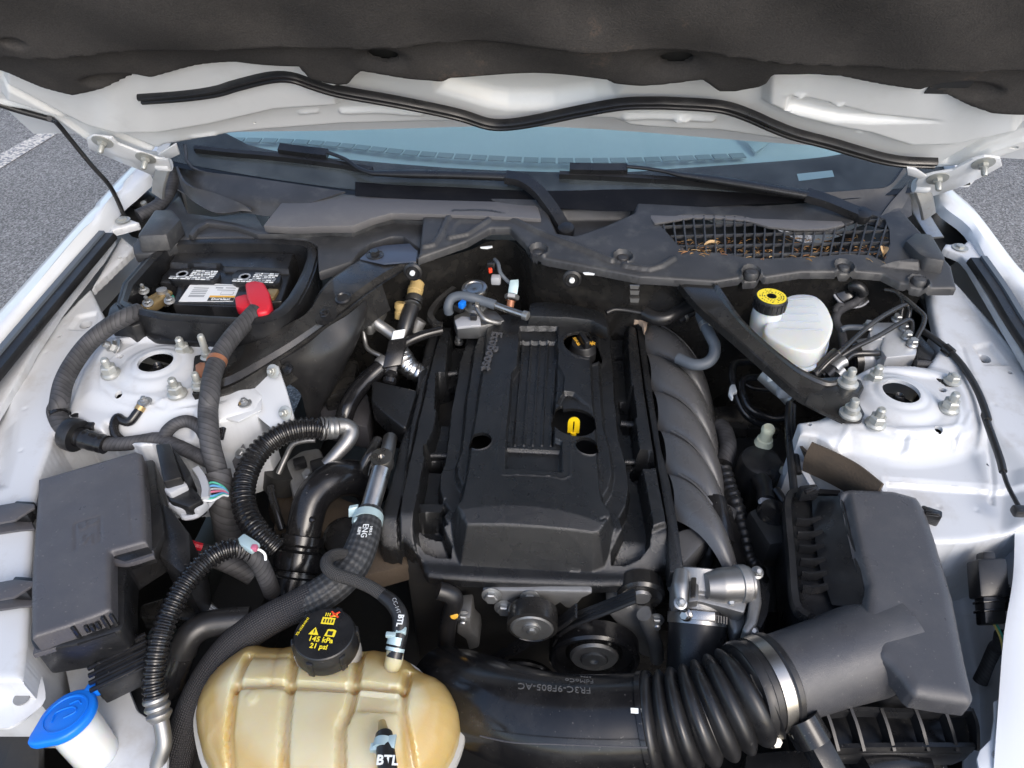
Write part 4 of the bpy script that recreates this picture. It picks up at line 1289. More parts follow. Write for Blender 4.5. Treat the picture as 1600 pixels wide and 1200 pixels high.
apn = relief('apron_panel', M['white_dimmed'], oR, zl, [
    ('poly', rnd(tower), .010, .030),
    ('set', rnd(plate), .884, .010),
    ('line', [tr_ + Vector((math.cos(a) * .084, math.sin(a) * .084, 0)) for a in np.linspace(0, 2 * math.pi, 40)], .0014, .0008, .0016),
    ('disc', tr_, .064, .009, .022), ('disc', tr_, .040, .004, .010), ('dhole', tr_, .0265),
    ('line', L(11, .865, (760, 225), (790, 165), (900, 175), (1000, 192), (1200, 185), (1310, 170), (1345, 110)), .0015, .002, .003),
    ('poly', L(11, .86, (1000, 210), (1060, 205), (1075, 260), (1020, 280)), -.006, .010),
    ('poly', L(11, .86, (1240, 200), (1290, 195), (1300, 250), (1260, 265)), -.006, .010),
    ('line', [at(*p) for p in [(1492, 446, .9), (1540, 506, .888), (1594, 574, .876)]], .0018, .002, .002),
    ('line', [at(*p, .872) for p in [(1520, 600), (1540, 640), (1556, 700), (1566, 760)]], -.003, .001, .004),
    ('poly', L(11, .860, (700, 200), (800, 190), (1000, 215), (1330, 190), (1420, 130), (1640, 330), (1640, 700), (900, 700), (640, 300)), -.014, .030),
    ('poly', L(11, .850, (960, 372), (1200, 390), (1500, 410), (1640, 420), (1640, 700), (940, 700)), -.010, .008),
    ('line', L(11, .850, (965, 372), (1200, 390), (1500, 410)), -.0025, .001, .002),
    ('poly', L(7, .865, (1270, 730), (1370, 710), (1480, 830), (1400, 830), (1340, 830)), -.006, .006),
    ('dhole', A(7, 1343, 790, .862), .0105), ('dhole', A(7, 1478, 880, .86), .004), ('dhole', A(7, 1183, 418, .87), .0045), ('dhole', A(7, 1140, 912, .885), .0058), ('dhole', A(7, 1118, 1130, .885), .006),
    *[('disc', at(*p, .866), .0045, -.0012, .003) for p in [(1470, 470), (1500, 520), (1530, 570), (1550, 640), (1560, 700), (1480, 770), (1540, 775)]],
    ('dhole', A(11, 1440, 305, .855), .003), ('dhole', A(11, 615, 150, .86), .004),
    ('poly', L(7, .865, (1180, 700), (1240, 740), (1330, 950), (1400, 1200), (1360, 1200), (1280, 950)), -.003, .008),
], apr, res=.0026, skirt=.14, edge=.010, shallow=lambda x, y: x > .67)
strut(tr_, apr)
for p in ((757, 855), (767, 1090), (1170, 1005)):
    hexnut(A(7, p[0], p[1] + 14, .886), (0, -.05, 1), .0115, .018, M['nutw'], apn, (.0062, .014), .0145, 'tower_nut')
# lower right well and outer rail
patch('lower_well', [[at(1385, 770, .74), at(1470, 800, .76), at(1560, 800, .80), at(1640, 800, .84)], [at(1440, 900, .70), at(1500, 900, .70), at(1565, 900, .76), at(1640, 900, .83)],
                     [at(1500, 1050, .66), at(1530, 1050, .66), at(1565, 1050, .72), at(1640, 1050, .80)], [at(1500, 1300, .62), at(1540, 1300, .62), at(1575, 1300, .70), at(1640, 1300, .78)]], M['white_dimmed'], apr, 24, 24, .003)
patch('outer_rail', [[at(1586, 812, .835), at(1583, 900, .83), at(1569, 990, .82), at(1560, 1100, .81), at(1550, 1240, .80)], [at(1600, 805, .838), at(1600, 900, .833), at(1600, 990, .823), at(1600, 1100, .813), at(1600, 1240, .80)],
                     [at(1720, 805, .838), at(1700, 900, .833), at(1690, 990, .823), at(1680, 1100, .813), at(1680, 1240, .80)]], M['white'], apr, 30, 8, .004)
prism('corner_bracket', L(15, .80, (1462, 570), (1510, 548), (1530, 560), (1545, 900), (1400, 900), (1385, 830), (1400, 790), (1450, 740), (1465, 650)), (0, 0, -.004), M['white'], apr, .0015)
lathe('bracket_hole', A(15, 1495, 825, .8012), (0, 0, 1), [(.0085, 0), (.0085, .0006), (0, .0006)], M['alu'], apr, 20)

# left outer rail, brackets at the lower left
lw = thing('corner_bracket', 'white sheet metal corner bracket at the lower left beside the fuse box', 'bracket', at(30, 1050, .8))
patch('bracket_plate', [[at(-70, 930, .80), at(-70, 1000, .80), at(-70, 1060, .80), at(-70, 1130, .80)], [A(12, 0, 200, .805), A(12, 0, 340, .80), A(12, 0, 600, .80), A(12, 0, 950, .80)],
                        [A(12, 90, 195, .812), A(12, 90, 345, .80), A(12, 120, 600, .80), A(12, 90, 930, .80)], [A(12, 180, 185, .805), A(12, 180, 400, .795), A(12, 215, 600, .795), A(12, 190, 870, .795)],
                        [A(12, 190, 190, .78), A(12, 215, 420, .785), A(12, 285, 740, .79), A(12, 240, 830, .79)]], M['white'], lw, 24, 24, .004)
lathe('bracket_hole', A(12, 137, 767, .7995), (0, 0, 1), [(.0085, 0), (.0085, .002), (0, .002)], M['alu'], lw, 20)
for j, (xx, yy) in enumerate(((0, 660), (0, 1140))):
    b_ = thing('fuse_box_bracket', ('upper' if j == 0 else 'lower') + ' grey plastic clip reaching from the left edge to the fuse box', 'clip', A(8, 60, yy + 60, .86), 'clips left of the fuse box')
    prism('clip_top', L(8, .875, (-140, yy + 40), (90, yy), (215, yy + 10), (215, yy + 30), (90, yy + 110), (-140, yy + 150)), (0, 0, -.004), M['grey_lid'], b_, .001)
    box('clip_socket', A(8, 152, yy + 62, .862), (.026, .020, .022), M['black'], b_, .002)
    prism('clip_wall', [A(8, 90, yy + 5, .874), A(8, 212, yy + 15, .874), A(8, 212, yy + 15, .874) + Vector((0, 0, -.022)), A(8, 90, yy + 5, .874) + Vector((0, 0, -.022))], (0, -.004, 0), M['black'], b_, .001)
    prism('clip_lower', L(8, .855, (-140, yy + 150), (80, yy + 108), (200, yy + 120), (215, yy + 165), (120, yy + 172), (-140, yy + 210)), (0, 0, -.004), M['grey_lid'], b_, .001)

# ------------------------------------------------------------------ firewall, engine bay floor
fw_ = thing('firewall', 'dark firewall panel hanging below the cowl lip behind the engine', 'firewall', (0, 1.1, .7))
lipw = [at(500, 470, .90), at(560, 440, .915)] + [p + Vector((0, .010, -.008)) for p in L(27, .93, (80, 395), (400, 310), (560, 242), (700, 242), (800, 320), (850, 385), (940, 410), (1250, 460), (1600, 515)) + L(6, .93, (840, 345), (1270, 370), (1560, 345)) + L(7, .93, (350, 288), (660, 290), (800, 300), (1060, 365))]
lipw = [p for p in lipw]
patch('firewall_panel', [lipw, [Vector((p.x, p.y + .012, p.z - .05)) for p in lipw], [Vector((p.x, max(p.y + .02, 1.10), .78)) for p in lipw], [Vector((p.x, 1.14, .45)) for p in lipw]], M['steel_black'], fw_, 60, 16)
for c_ in (pix(27, 25, 462), pix(27, 1128, 512)):
    q_ = on_y(*c_, 1.075)
    lathe('grommet', q_, (0, -1, .1), [(.016, 0), (.016, .004), (.012, .006), (.010, .003), (0, .003)], M['rubber'], fw_, 20)
    lathe('clip', q_ + Vector((0, -.005, .001)), (0, -1, .1), [(.0045, 0), (.0045, .005), (0, .006)], M['white_print'], fw_, 10)
for pl in ([(490, 298), (570, 290), (575, 298), (540, 308), (495, 304)], [(1205, 475), (1240, 474), (1285, 483), (1280, 490), (1215, 487)]):
    prism('reflector_tab', [on_y(*pix(27, *p), 1.074) for p in pl], (0, .003, 0), M['white_print'], fw_, 0)
bay = thing('engine_bay_floor', 'grimy dark structure low in the engine bay, seen in the gaps', 'bay floor', (0, .75, .4))
box('floor_tray', (0, .62, .36), (1.7, 1.25, .02), M['dark'], bay, .005)
for s in (-1, 1):
    box('frame_rail', (.46 * s, .65, .52), (.09, 1.1, .12), M['dark'], bay, .01)
    box('side_wall', (.70 * s, .65, .55), (.02, 1.3, .34), M['dark'], bay, .005)
for s in (-1, 1):
    box('gap_filler', (.74 * s, 1.08, .79), (.22, .56, .01), M['dark'], bay, .002)  # dark sheet added below so the fender gap looks black
box('front_member', (0, .16, .55), (1.5, .08, .35), M['dark'], bay, .02)
# ------------------------------------------------------------------ engine cover
ec = thing('engine_cover', 'large black moulded plastic engine cover with ribbed centre and raised lettering', 'engine cover', at(820, 700, .78))
X0 = lambda pts, z: [at(*p, z - .032 * float(sstep(np.array((p[1] - 795) / 85)))) for p in pts]
cover_px = [(689, 514), (672, 522), (665, 542), (657, 574), (650, 609), (635, 667), (624, 700), (611, 756), (599, 795), (592, 831), (591, 846), (597, 857), (609, 861), (622, 860), (631, 857), (648, 869), (659, 880), (661, 894), (668, 903), (690, 907),
        (800, 913), (940, 918), (990, 917), (1003, 911), (1034, 893), (1046, 892), (1040, 830), (1029, 759), (1022, 709), (1011, 640), (1000, 570), (992, 512), (980, 500), (950, 498), (824, 500), (780, 502), (737, 513)]
seamL = [(686, 521), (672, 579), (654, 660), (645, 700), (635, 746), (622, 806), (622, 850)]
railL_in = [(710, 514), (709, 525), (701, 536), (701, 555), (699, 577), (689, 615), (682, 660), (676, 686), (669, 699), (664, 727), (656, 772), (648, 814), (648, 832), (652, 855), (665, 870), (687, 876), (706, 876)]
cenL = [(734, 514), (729, 542), (719, 570), (716, 596), (706, 649), (702, 690), (697, 727), (689, 748), (689, 769), (695, 787), (704, 801), (691, 821), (699, 846), (708, 862)]
cenR = [(950, 508), (954, 555), (959, 626), (965, 690), (976, 727), (981, 765), (976, 795), (965, 817), (969, 844), (952, 876)]
railR_in = [(980, 504), (978, 534), (986, 626), (993, 679), (996, 701), (997, 720), (1006, 759), (1016, 838), (1012, 872), (999, 883), (978, 889), (954, 889)]
creaseL = [(757, 510), (757, 521), (749, 592), (738, 667), (731, 705), (725, 756), (720, 786), (719, 799)]
creaseR = [(930, 510), (927, 555), (929, 592), (933, 658), (936, 696), (938, 711), (941, 756), (943, 795), (943, 804)]
yA, yB, yC = at(830, 791, .845).y, at(830, 829, .836).y, at(830, 889, .772).y


def crest(x, y):
    y = y + 1.1 * (x - .0) ** 2
    z = np.minimum(.846, .836 + (y - yB) * (.010 / (yA - yB)))
    z = np.minimum(z, .772 + (y - yC) * (.064 / (yB - yC)))
    return z - 1.0 * (x - .0) ** 2


zfront = lambda x, y: .806 - .036 * sstep((.660 - y) / .055)
zrail = lambda x, y: zfront(x, y) + .010
zchan = lambda x, y: zfront(x, y) - .028
oil = at(912, 536, .843)
dip = at(897, 655, .843)
b1, b2 = at(750, 689, .842), at(918, 695, .842)
cover_layers = [
    ('set', X0([(689, 516), (655, 600), (640, 660), (622, 806), (622, 856)] + railL_in[::-1][2:], .815), zrail, .004),
    ('line', X0(seamL, .81), -.006, .0006, .0016),
    ('set', X0(railL_in, .80) + X0(cenL[::-1], .80), zchan, .005),
    ('set', X0([(683, 607), (700, 607), (713, 600), (703, 665), (681, 665)], .78), .70, .004),
    ('set', X0([(664, 720), (694, 720), (692, 738), (664, 738)], .78), .74, .004),
    ('set', X0([(654, 796), (700, 797), (692, 822), (655, 824)], .78), .796, .003),
    ('set', X0([(655, 826), (690, 826), (704, 862), (690, 868), (668, 862), (657, 850)], .77), .752, .003),
    ('set', X0([(708, 516), (730, 516), (726, 545), (704, 548)], .78), .758, .004),
    ('set', X0([(997, 512), (980, 506)] + railR_in[1:8] + [(1044, 823), (1031, 748), (1023, 699), (1008, 607)], .815), zrail, .004),
    ('line', X0([(997, 514), (1008, 607), (1023, 699), (1031, 748), (1040, 823)], .81), -.006, .0006, .0016),
    ('set', X0(railR_in, .80) + X0(cenR[::-1], .80), zchan, .005),
    ('set', X0([(953, 510), (978, 510), (976, 530), (956, 530)], .78), .745, .003),
    ('set', X0([(960, 556), (978, 556), (980, 562), (961, 562)], .78), .752, .002),
    ('set', X0([(966, 627), (986, 627), (992, 678), (972, 678)], .78), .745, .003),
    ('dset', at(1006, 736, .79), .020, .73, .003),
    ('facet', X0(cenL, .785) + X0(cenR[::-1], .785), lambda x, y: zfront(x, y) + .015, .750, 2.6),
    ('facet', X0([(748, 510), (747, 521), (739, 592), (727, 667), (720, 705), (713, 756), (707, 786), (703, 803), (692, 822), (700, 850), (709, 869), (720, 884), (860, 893), (926, 895), (943, 891), (954, 880), (970, 848), (968, 822), (957, 803),
                  (954, 785), (951, 756), (948, 711), (946, 690), (942, 658), (938, 592), (936, 555), (938, 510)], .800), crest, .772, 3.2),
    # ribbed recess
    ('line', X0([(806, 574), (793, 590), (790, 605), (777, 705), (776, 727), (785, 741), (860, 743), (880, 746), (890, 741), (892, 690), (890, 667)], .846), .0012, .0007, .0012),
    ('set', X0([(811, 512), (872, 512), (873, 570), (883, 589), (881, 611), (869, 632), (867, 685), (879, 690), (879, 739), (789, 735), (789, 697), (799, 589), (807, 574), (810, 536)], .842), .836, .003),
    ('set', X0([(811, 532), (870, 532), (871, 570), (872, 600), (868, 632), (866, 697), (790, 697), (799, 589), (809, 574)], .838), .829, .003),
    ('set', X0([(791, 699), (876, 703), (876, 737), (791, 733)], .838), .831, .002),
]
for i in range(5):
    xb, xt = 804 + 14 * i, 817 + 13 * i
    cover_layers.append(('line', X0([(xt, 536), (xb, 696)], .83), .0028, .0010, .0014))
cover_layers += [
    ('disc', oil, .041, .0015, .003), ('dhole', oil, .035),
    ('set', X0([(869, 633), (881, 613), (897, 613), (912, 624), (928, 636), (931, 650), (900, 645)], .84), .834, .003),
    ('dhole', dip, .035),
    ('disc', b1, .020, .0016, .003), ('dhole', b1, .0175), ('disc', b2, .020, .0016, .003), ('dhole', b2, .0175),
    ('line', X0([(716, 816), (718, 803), (726, 817)], .83), -.002, .0006, .001),
    ('line', X0([(938, 820), (945, 813), (968, 842)], .83), -.002, .0006, .001),
]
shell = relief('cover_shell', M['black_soft'], [at(p[0], p[1] - (3 if p[1] > 885 else 0), .800 - .032 * float(sstep(np.array((p[1] - 795) / 85)))) for p in cover_px], zfront, cover_layers, ec, res=.0015, skirt=.03, edge=.010, sharp=60, shallow=lambda x, y: y < .62)
# raised word on the left flank of the ribs
text_obj('lettering', 'EcoBoost', at(768, 548, .8432), at(757, 582, .846) - at(778, 513, .846), Vector((1, .12, 0)), .0275, M['airbox'], shell, .0026, bold=.0002)  # lighter plastic than the shell, puts the letters' glint into the colour
# rear hump and left pocket
hump = [at(*pix(27, *p), .865) for p in [(825, 770), (832, 690), (860, 672), (960, 668), (1140, 690), (1280, 720), (1350, 750), (1375, 800), (1375, 860), (1265, 800), (1100, 780)]]
prism('rear_hump', hump, (0, 0, -.03), M['black_soft'], ec, .004, taper=1.03)
prism('side_pocket', [at(*p, .812) for p in [(582, 596), (588, 595), (652, 610), (640, 650), (634, 668), (628, 666), (600, 645), (580, 625)]], (0, 0, -.045), M['black_soft'], ec, .006, 3)
# fixings seen down in the channels
for p in (pix(21, 838, 300),):
    q_ = at(*p, .775)
    lathe('ball_stud', q_, (0, 0, 1), [(.0085, 0), (.0085, .004), (.005, .005), (.005, .008), (.007, .011), (.006, .015), (.003, .017), (.003, .021), (0, .021)], M['zinc'], ec, 16)
lathe('ball_stud', at(683, 727, .742), (0, 0, 1), [(.007, 0), (.007, .003), (.004, .004), (.004, .008), (0, .009)], M['black_gloss'], ec, 14)
lathe('ball_stud', b1 + Vector((.002, .002, -.046)), (0, 0, 1), [(.006, 0), (.006, .004), (.003, .006), (0, .006)], M['zinc'], ec, 14)
tube('channel_rung', [at(700, 585, .79), at(714, 583, .79)], .006, M['black_soft'], ec, 12)
tube('channel_rung', [at(970, 662, .785), at(990, 664, .785)], .006, M['black_soft'], ec, 12)
tube('channel_rung', [at(666, 712, .783), at(699, 712, .783)], .005, M['black_soft'], ec, 12)
tube('channel_rung', [at(976, 722, .783), at(996, 722, .783)], .005, M['black_soft'], ec, 12)

oc0 = at(911, 535, .826) + Vector((0, 0, -.032))
oc = thing('oil_filler_cap', 'black oil filler cap with gold print in the round opening of the engine cover', 'oil cap', oc0)
cb_ = lathe('cap_body', oc0, (0, -.02, 1), [(.025, 0), (.025, .018), (.0235, .020), (.0215, .030), (.020, .032), (0, .032)], M['black'], oc, 30)
hx = Vector((math.cos(R(112)), math.sin(R(112)), 0))
block('grip', oc0 + Vector((0, .001, .037)), hx * .0205, Vector((-hx.y, hx.x, 0)) * .0048, Vector((0, 0, .010)), M['black'], oc, .003)
for k, (tx, sx, sy) in enumerate((('5W-30', -.0120, .002), ('*', .0115, -.004))):
    text_obj('print', tx, oc0 + Vector((sx, sy, .0325)), Vector((.37, -.93, 0)), Vector((.93, .37, 0)), .0085 if k == 0 else .026, M['orange_print'], cb_, .0004, bold=.0002)
dk = thing('oil_dipstick', 'yellow oil dipstick loop in the lower round opening of the engine cover', 'dipstick', dip + Vector((0, 0, -.055)))
dc = at(896, 660, .835)
k_ = .72
ribbon('loop', [dc + Vector((x_ * k_, 0, z_ * k_)) for x_, z_ in ((-.006, -.03), (-.006, 0), (-.004, .008), (.001, .010), (.006, .008), (.008, 0), (.008, -.03))], .008, .0026, M['yellow'], dk, up=(0, 1, 0))
tube('stem', [dc + Vector((.001, 0, -.02)), dc + Vector((.001, 0, -.08))], .005, M['yellow'], dk)
ob = thing('beige_clip', 'small beige plastic clip at the rear right corner of the engine cover', 'clip', at(1004, 505, .82))
prism('clip_body', [at(*pix(22, *p), .825) for p in [(1015, 90), (1060, 75), (1135, 95), (1125, 150), (1105, 200), (1085, 130), (1055, 105), (1020, 112)]], (0, 0, -.01), M['beige'], ob, .001)

# ------------------------------------------------------------------ intake manifold right of the cover
im = thing('intake_manifold', 'satin dark grey intake manifold with four arched runners right of the engine cover', 'intake manifold', at(1070, 700, .72))
st_ = [(996, 500), (1004, 548), (1014, 606), (1025, 668), (1037, 735), (1050, 806)]


def run_pts(f_):
    """curve of the manifold skin at station f_ (0 rear, 5 front), from the cover out and down"""
    i = min(int(f_), 4); w = f_ - i
    sx, sy = (st_[i][k] + (st_[i + 1][k] - st_[i][k]) * w for k in (0, 1))
    k = 1 + .10 * f_
    return [at(sx + dx, sy + dy * k, z) for dx, dy, z in ((2, 0, .797), (22, 5, .807), (48, 17, .810), (74, 39, .801), (95, 70, .775), (107, 104, .735), (113, 140, .68))]


for i in range(5):
    rows = []
    for j in range(9):
        s = j / 8
        bump = .019 * math.sqrt(max(0, 1 - (2 * s - 1) ** 2)) - .007
        rows.append([p + Vector((bump * .35, 0, bump)) for p in run_pts(i + s)])
    patch('runner', rows, M['runner'], im, 30, 17)
    ribbon('web', [p + Vector((0, 0, .001)) for p in run_pts(i + .02)[1:6]], .0035, .008, M['runner'], im, n=24)
prism('plenum', [at(*p, .745) for p in [(1000, 540), (1060, 610), (1085, 660), (1108, 750), (1110, 820), (1070, 880), (1040, 740)]], (0, 0, -.10), M['runner'], im, .01)
prism('end_wedge', [at(*p, .795) for p in [(1046, 838), (1062, 828), (1100, 817), (1112, 835), (1068, 882)]], (0, 0, -.05), M['runner'], im, .005)
prism('edge_flange', [at(*p, .807) for p in [(996, 505), (1006, 517), (1019, 607), (1033, 699), (1049, 759), (1062, 836), (1069, 894), (1046, 894), (1043, 823), (1031, 748), (1023, 699), (1008, 607), (995, 514)]], (0, 0, -.035), M['black_soft'], im, .003)
for p in ((1092, 623), (1104, 676), (1119, 733), (1136, 800)):
    b_ = block('boss', at(*p, .752), Vector((.012, -.006, -.003)), Vector((.004, .010, 0)), Vector((0, 0, .006)), M['runner'], im, .003)
    hexnut(at(*p, .758), (.2, 0, 1), .0055, .006, M['black_gloss'], im, (.003, .004), .009, 'runner_bolt')
gv = thing('vacuum_cover', 'glossy black half round bracket in front of the manifold runners', 'bracket', at(1120, 830, .76))
tube('half_shell', [at(1112, 783, .79), at(1118, 815, .785), at(1124, 850, .775)], .021, M['black_gloss'], gv, 20, flat=.9)
patch('wing', [[at(1130, 790, .785), at(1140, 830, .775), at(1150, 880, .76)], [at(1140, 790, .765), at(1160, 850, .75), at(1165, 890, .74)]], M['black_gloss'], gv, 12, 8, .003)
tube('nipple', [at(1112, 850, .76), at(1106, 872, .75), at(1100, 890, .745)], [.012, .010, .011], M['black'], gv)

# ------------------------------------------------------------------ throttle body
tb = thing('throttle_unit', 'cast aluminium throttle body with motor housing in front of the intake runners', 'throttle body', at(1110, 950, .70))
tax = Vector((-.04, -.84, -.53)).normalized()
tc0 = at(1090, 952, .752)
lathe('bore_body', tc0 - tax * .052, tax, [(.030, 0), (.040, .002), (.040, .030), (.037, .034), (.037, .052), (.035, .056)], M['alu'], tb, 40)
prism('top_deck', [A(11, *p, .792) for p in [(0, 830), (60, 800), (150, 800), (170, 905), (330, 905), (345, 930), (330, 985), (240, 960), (120, 930), (10, 945)]], (0, .006, -.03), M['alu'], tb, .005)
m0, m1 = A(11, 150, 862, .800), A(11, 348, 852, .794)
mh = tube('motor_housing', [m0, m0.lerp(m1, .06), m0.lerp(m1, .12), m1], [.016, .0225, .0235, .0235], M['alu_smooth'], tb, 32, 24)
lathe('motor_step', m0.lerp(m1, .72), m1 - m0, [(.0236, 0), (.0255, .001), (.0255, .012), (.0236, .014)], M['alu'], mh, 32)
prism('gear_cover', [A(11, *p, .795) for p in [(338, 815), (372, 790), (402, 830), (410, 930), (388, 1030), (345, 1080), (318, 1055), (345, 1000), (352, 920)]], (.004, .0, -.06), M['alu'], tb, .005, 3)
prism('black_cap', [A(11, *p, .788) for p in [(385, 815), (425, 850), (445, 900), (435, 985), (405, 1050), (380, 1035), (407, 930), (400, 830)]], (.004, 0, -.05), M['black'], tb, .005, 3)
tube('rib', [A(11, 42, 798, .803), A(11, 38, 870, .801), A(11, 42, 935, .793)], [.010, .011, .009], M['alu_smooth'], tb, 16)
prism('bracket', [A(11, *p, .801) for p in [(80, 812), (125, 808), (120, 928), (75, 932)]], (0, 0, -.014), M['alu_smooth'], tb, .002)
prism('bracket_web', [A(11, *p, .805) for p in [(88, 820), (112, 818), (108, 905), (86, 908)]], (0, 0, -.006), M['steel_black'], tb, .001)
prism('lower_lug', [A(11, *p, .765) for p in [(225, 945), (330, 925), (345, 1000), (318, 1060), (285, 1080), (262, 1010)]], (0, 0, -.03), M['alu'], tb, .006, 3)
for p, z in (((38, 938), .797), ((262, 940), .785), ((262, 962), .775), ((386, 800), .797), ((362, 1068), .780)):
    hexnut(A(11, *p, z), (0, -.45, 1), .0060, .008, M['zinc'], tb, (.004, .004), .0085, 'screw')
hc = thing('hose_clamp', 'steel worm drive clamp round the hose below the throttle body', 'hose clamp', tc0)
lathe('band', tc0 + tax * .006, tax, [(.0378, 0), (.0390, 0), (.0390, .0135), (.0378, .0135)], M['steel'], hc, 44)
q_ = A(11, 64, 990, .778)
hexnut(q_, (-.5, -.6, .6), .0062, .010, M['steel'], hc, None, .0085, 'clamp_screw')
block('screw_housing', q_ + Vector((.020, -.001, .001)), Vector((.015, -.002, .002)), tax * .006, Vector((0, -.53, .84)) * .0035, M['steel'], hc, .001)
for i in range(8):
    block('worm_slot', q_ + Vector((.026 + .0035 * i, -.003 - .0003 * i, .003 - .0005 * i)), Vector((.0007, 0, 0)), tax * .0045, Vector((0, -.53, .84)) * .0012, M['steel_black'], hc, 0)
hs = tube('throttle_hose', [tc0 + tax * .002, tc0 + tax * .04, tc0 + tax * .08 + Vector((0, 0, -.01)), tc0 + tax * .13 + Vector((0, .01, -.04))], .0375, M['rubber'], None, 32)
tag(hs, 'thick black rubber hose below the clamped throttle body', 'hose')

# ------------------------------------------------------------------ front of the engine: timing cover, belt, pulleys
PY0 = .575
eb = thing('engine_block', 'dark grimy engine front and block below the engine cover', 'engine', (0, .8, .4))
box('block_body', (.01, .86, .60), (.36, .48, .30), M['dark'], eb, .02)
prism('timing_cover', [on_y(*p, PY0 + .052) for p in [(690, 925), (1060, 925), (1090, 1000), (1060, 1120), (700, 1110), (690, 1040), (700, 960)]], (0, .06, 0), M['steel_black'], eb, .004)
# cast bracket under the cover's front edge
cbr = prism('cast_bracket', [on_y(*pix(14, *p), PY0 + .006) for p in [(215, 92), (300, 90), (440, 92), (620, 92), (890, 98), (905, 112), (840, 140), (790, 200), (740, 205), (700, 170), (640, 210), (600, 205), (575, 150), (530, 175), (500, 165), (480, 130), (430, 140), (430, 185), (370, 200), (320, 190), (250, 160), (220, 130)]], (0, .025, 0), M['alu'], eb, .004)
for p in ((272, 118), (350, 195), (512, 135)):
    hexnut(on_y(*pix(14, *p), PY0 + .003), (0, -1, .2), .009, .010, M['zinc'], cbr, None, .0135, 'bracket_bolt')
for p in ((108, 560), (100, 250), (1300, 270)):
    hexnut(on_y(*pix(14, *p), PY0 - .002), (0, -1, .2), .008, .009, M['zinc'], eb, (.005, .008), .011, 'cover_bolt')
prism('small_casting', [on_y(*pix(14, *p), PY0 - .01) for p in [(60, 270), (140, 260), (150, 350), (190, 390), (195, 450), (130, 470), (110, 400), (50, 360)]], (0, .04, 0), M['alu'], eb, .004)
prism('pump_housing', [on_y(*pix(14, *p), PY0 + .0) for p in [(980, 220), (1060, 190), (1150, 200), (1190, 240), (1270, 235), (1330, 460), (1320, 540), (1200, 500), (1150, 420)]], (0, .05, 0), M['alu'], eb, .006)
tube('pump_strut', [on_y(*pix(14, *p), PY0 - .012) for p in [(1225, 240), (1260, 330), (1300, 430), (1305, 520)]], .010, M['alu'], eb, 12)
text_obj('cast_mark', '[ 4.0 ]', on_y(*pix(14, 605, 495), PY0 + .048), (1, 0, 0), (0, 0, 1), .02, M['label_grey'], eb, .0004)


def pulley(name, label, c, prof, m, hubm, hubprof, extra=None):
    p = thing(name, label, 'pulley', c, 'accessory pulleys')
    lathe('wheel', c, (0, -1, .0), prof, m, p, 48)
    lathe('hub', c, (0, -1, 0), hubprof, hubm, p, 32)
    return p


c1 = on_y(*pix(14, 528, 300), PY0 - .012) + Vector((0, 0, .026))
p1_ = pulley('belt_pulley', 'small dull steel idler pulley under the front edge of the engine cover', c1, [(.033, -.004), (.034, 0), (.034, .022), (.030, .024), (.029, .022), (.010, .020), (0, .020)], M['steel_black'], M['zinc'],
             [(.029, .0225), (.026, .0245), (.012, .0235), (.012, .026), (0, .026)])
hexnut(c1 + Vector((0, -.0255, 0)), (0, -1, 0), .006, .005, M['zinc'], p1_, None, .009, 'centre_bolt')
c2 = on_y(*pix(14, 905, 495), PY0 - .010) + Vector((0, 0, .022))
p2_ = pulley('belt_pulley', 'large glossy black pulley with pale hub below the engine cover', c2, [(.060, -.006), (.063, -.004), (.063, .020), (.060, .024), (.056, .024), (.053, .014), (.040, .010), (.036, .014), (.0, .014)], M['black_gloss'], M['alu'],
             [(.034, .0145), (.031, .0185), (.020, .0195), (.0185, .016), (.0, .016)])
lathe('hub_washer', c2 + Vector((0, -.0165, 0)), (0, -1, 0), [(.0175, 0), (.0175, .005), (.016, .006), (.006, .006), (.006, .003), (0, .003)], M['zinc'], p2_, 24)
c3 = on_y(*pix(14, 455, 640), PY0 - .012)
p3_ = pulley('belt_pulley', 'ribbed black crank pulley half hidden behind the air duct', c3, [(.050, -.004)] + [(.056 + (.0022 if i % 2 else 0), .002 + i * .0035) for i in range(8)] + [(.052, .030), (.03, .028), (0, .028)], M['black_gloss'], M['steel_black'], [(.02, .028), (.02, .034), (0, .034)])
c4 = on_y(*pix(14, 1200, 45), PY0 + .035)
p4_ = pulley('belt_pulley', 'dark upper pulley mostly hidden under the right front corner of the cover', c4, [(.028, -.004), (.032, 0), (.032, .020), (.028, .024), (.012, .020), (0, .02)], M['steel_black'], M['alu'], [(.014, .021), (.012, .025), (0, .025)])
bl = thing('drive_belt', 'black ribbed drive belt running diagonally between the pulleys', 'belt', c2 + Vector((0, 0, -.05)))
for k in range(2):
    a_ = [on_y(*pix(14, *p), PY0 - .018) for p in ([(1170, 120), (1000, 190), (800, 270), (700, 330), (660, 400)] if k == 0 else [(800, 215), (700, 290), (500, 400), (300, 520), (160, 605)])]
    ribbon('belt_run', a_, .022, .004, M['rubber'], bl, n=24, up=(.3, 0, 1))
    for j in (-1, 0, 1):
        ribbon('belt_rib', [p + Vector((0, j * .006 - .001, .0026)) for p in a_], .003, .002, M['black'], bl, n=24, up=(.3, 0, 1))
hb = tube('coolant_pipe', [on_y(*pix(14, *p), .56) for p in [(-60, 90), (0, 110), (40, 140), (30, 200), (0, 300), (-10, 420)]], .012, M['rubber'])
tag(hb, 'black rubber pipe curving down left of the timing cover', 'hose')
oc2 = lathe('orange_plug', on_y(*pix(14, 40, 230), .555), (0, -1, .3), [(.006, 0), (.006, .006), (.004, .008), (0, .008)], M['orange_print'], None, 10)
tag(oc2, 'tiny orange plug left of the timing cover', 'plug')
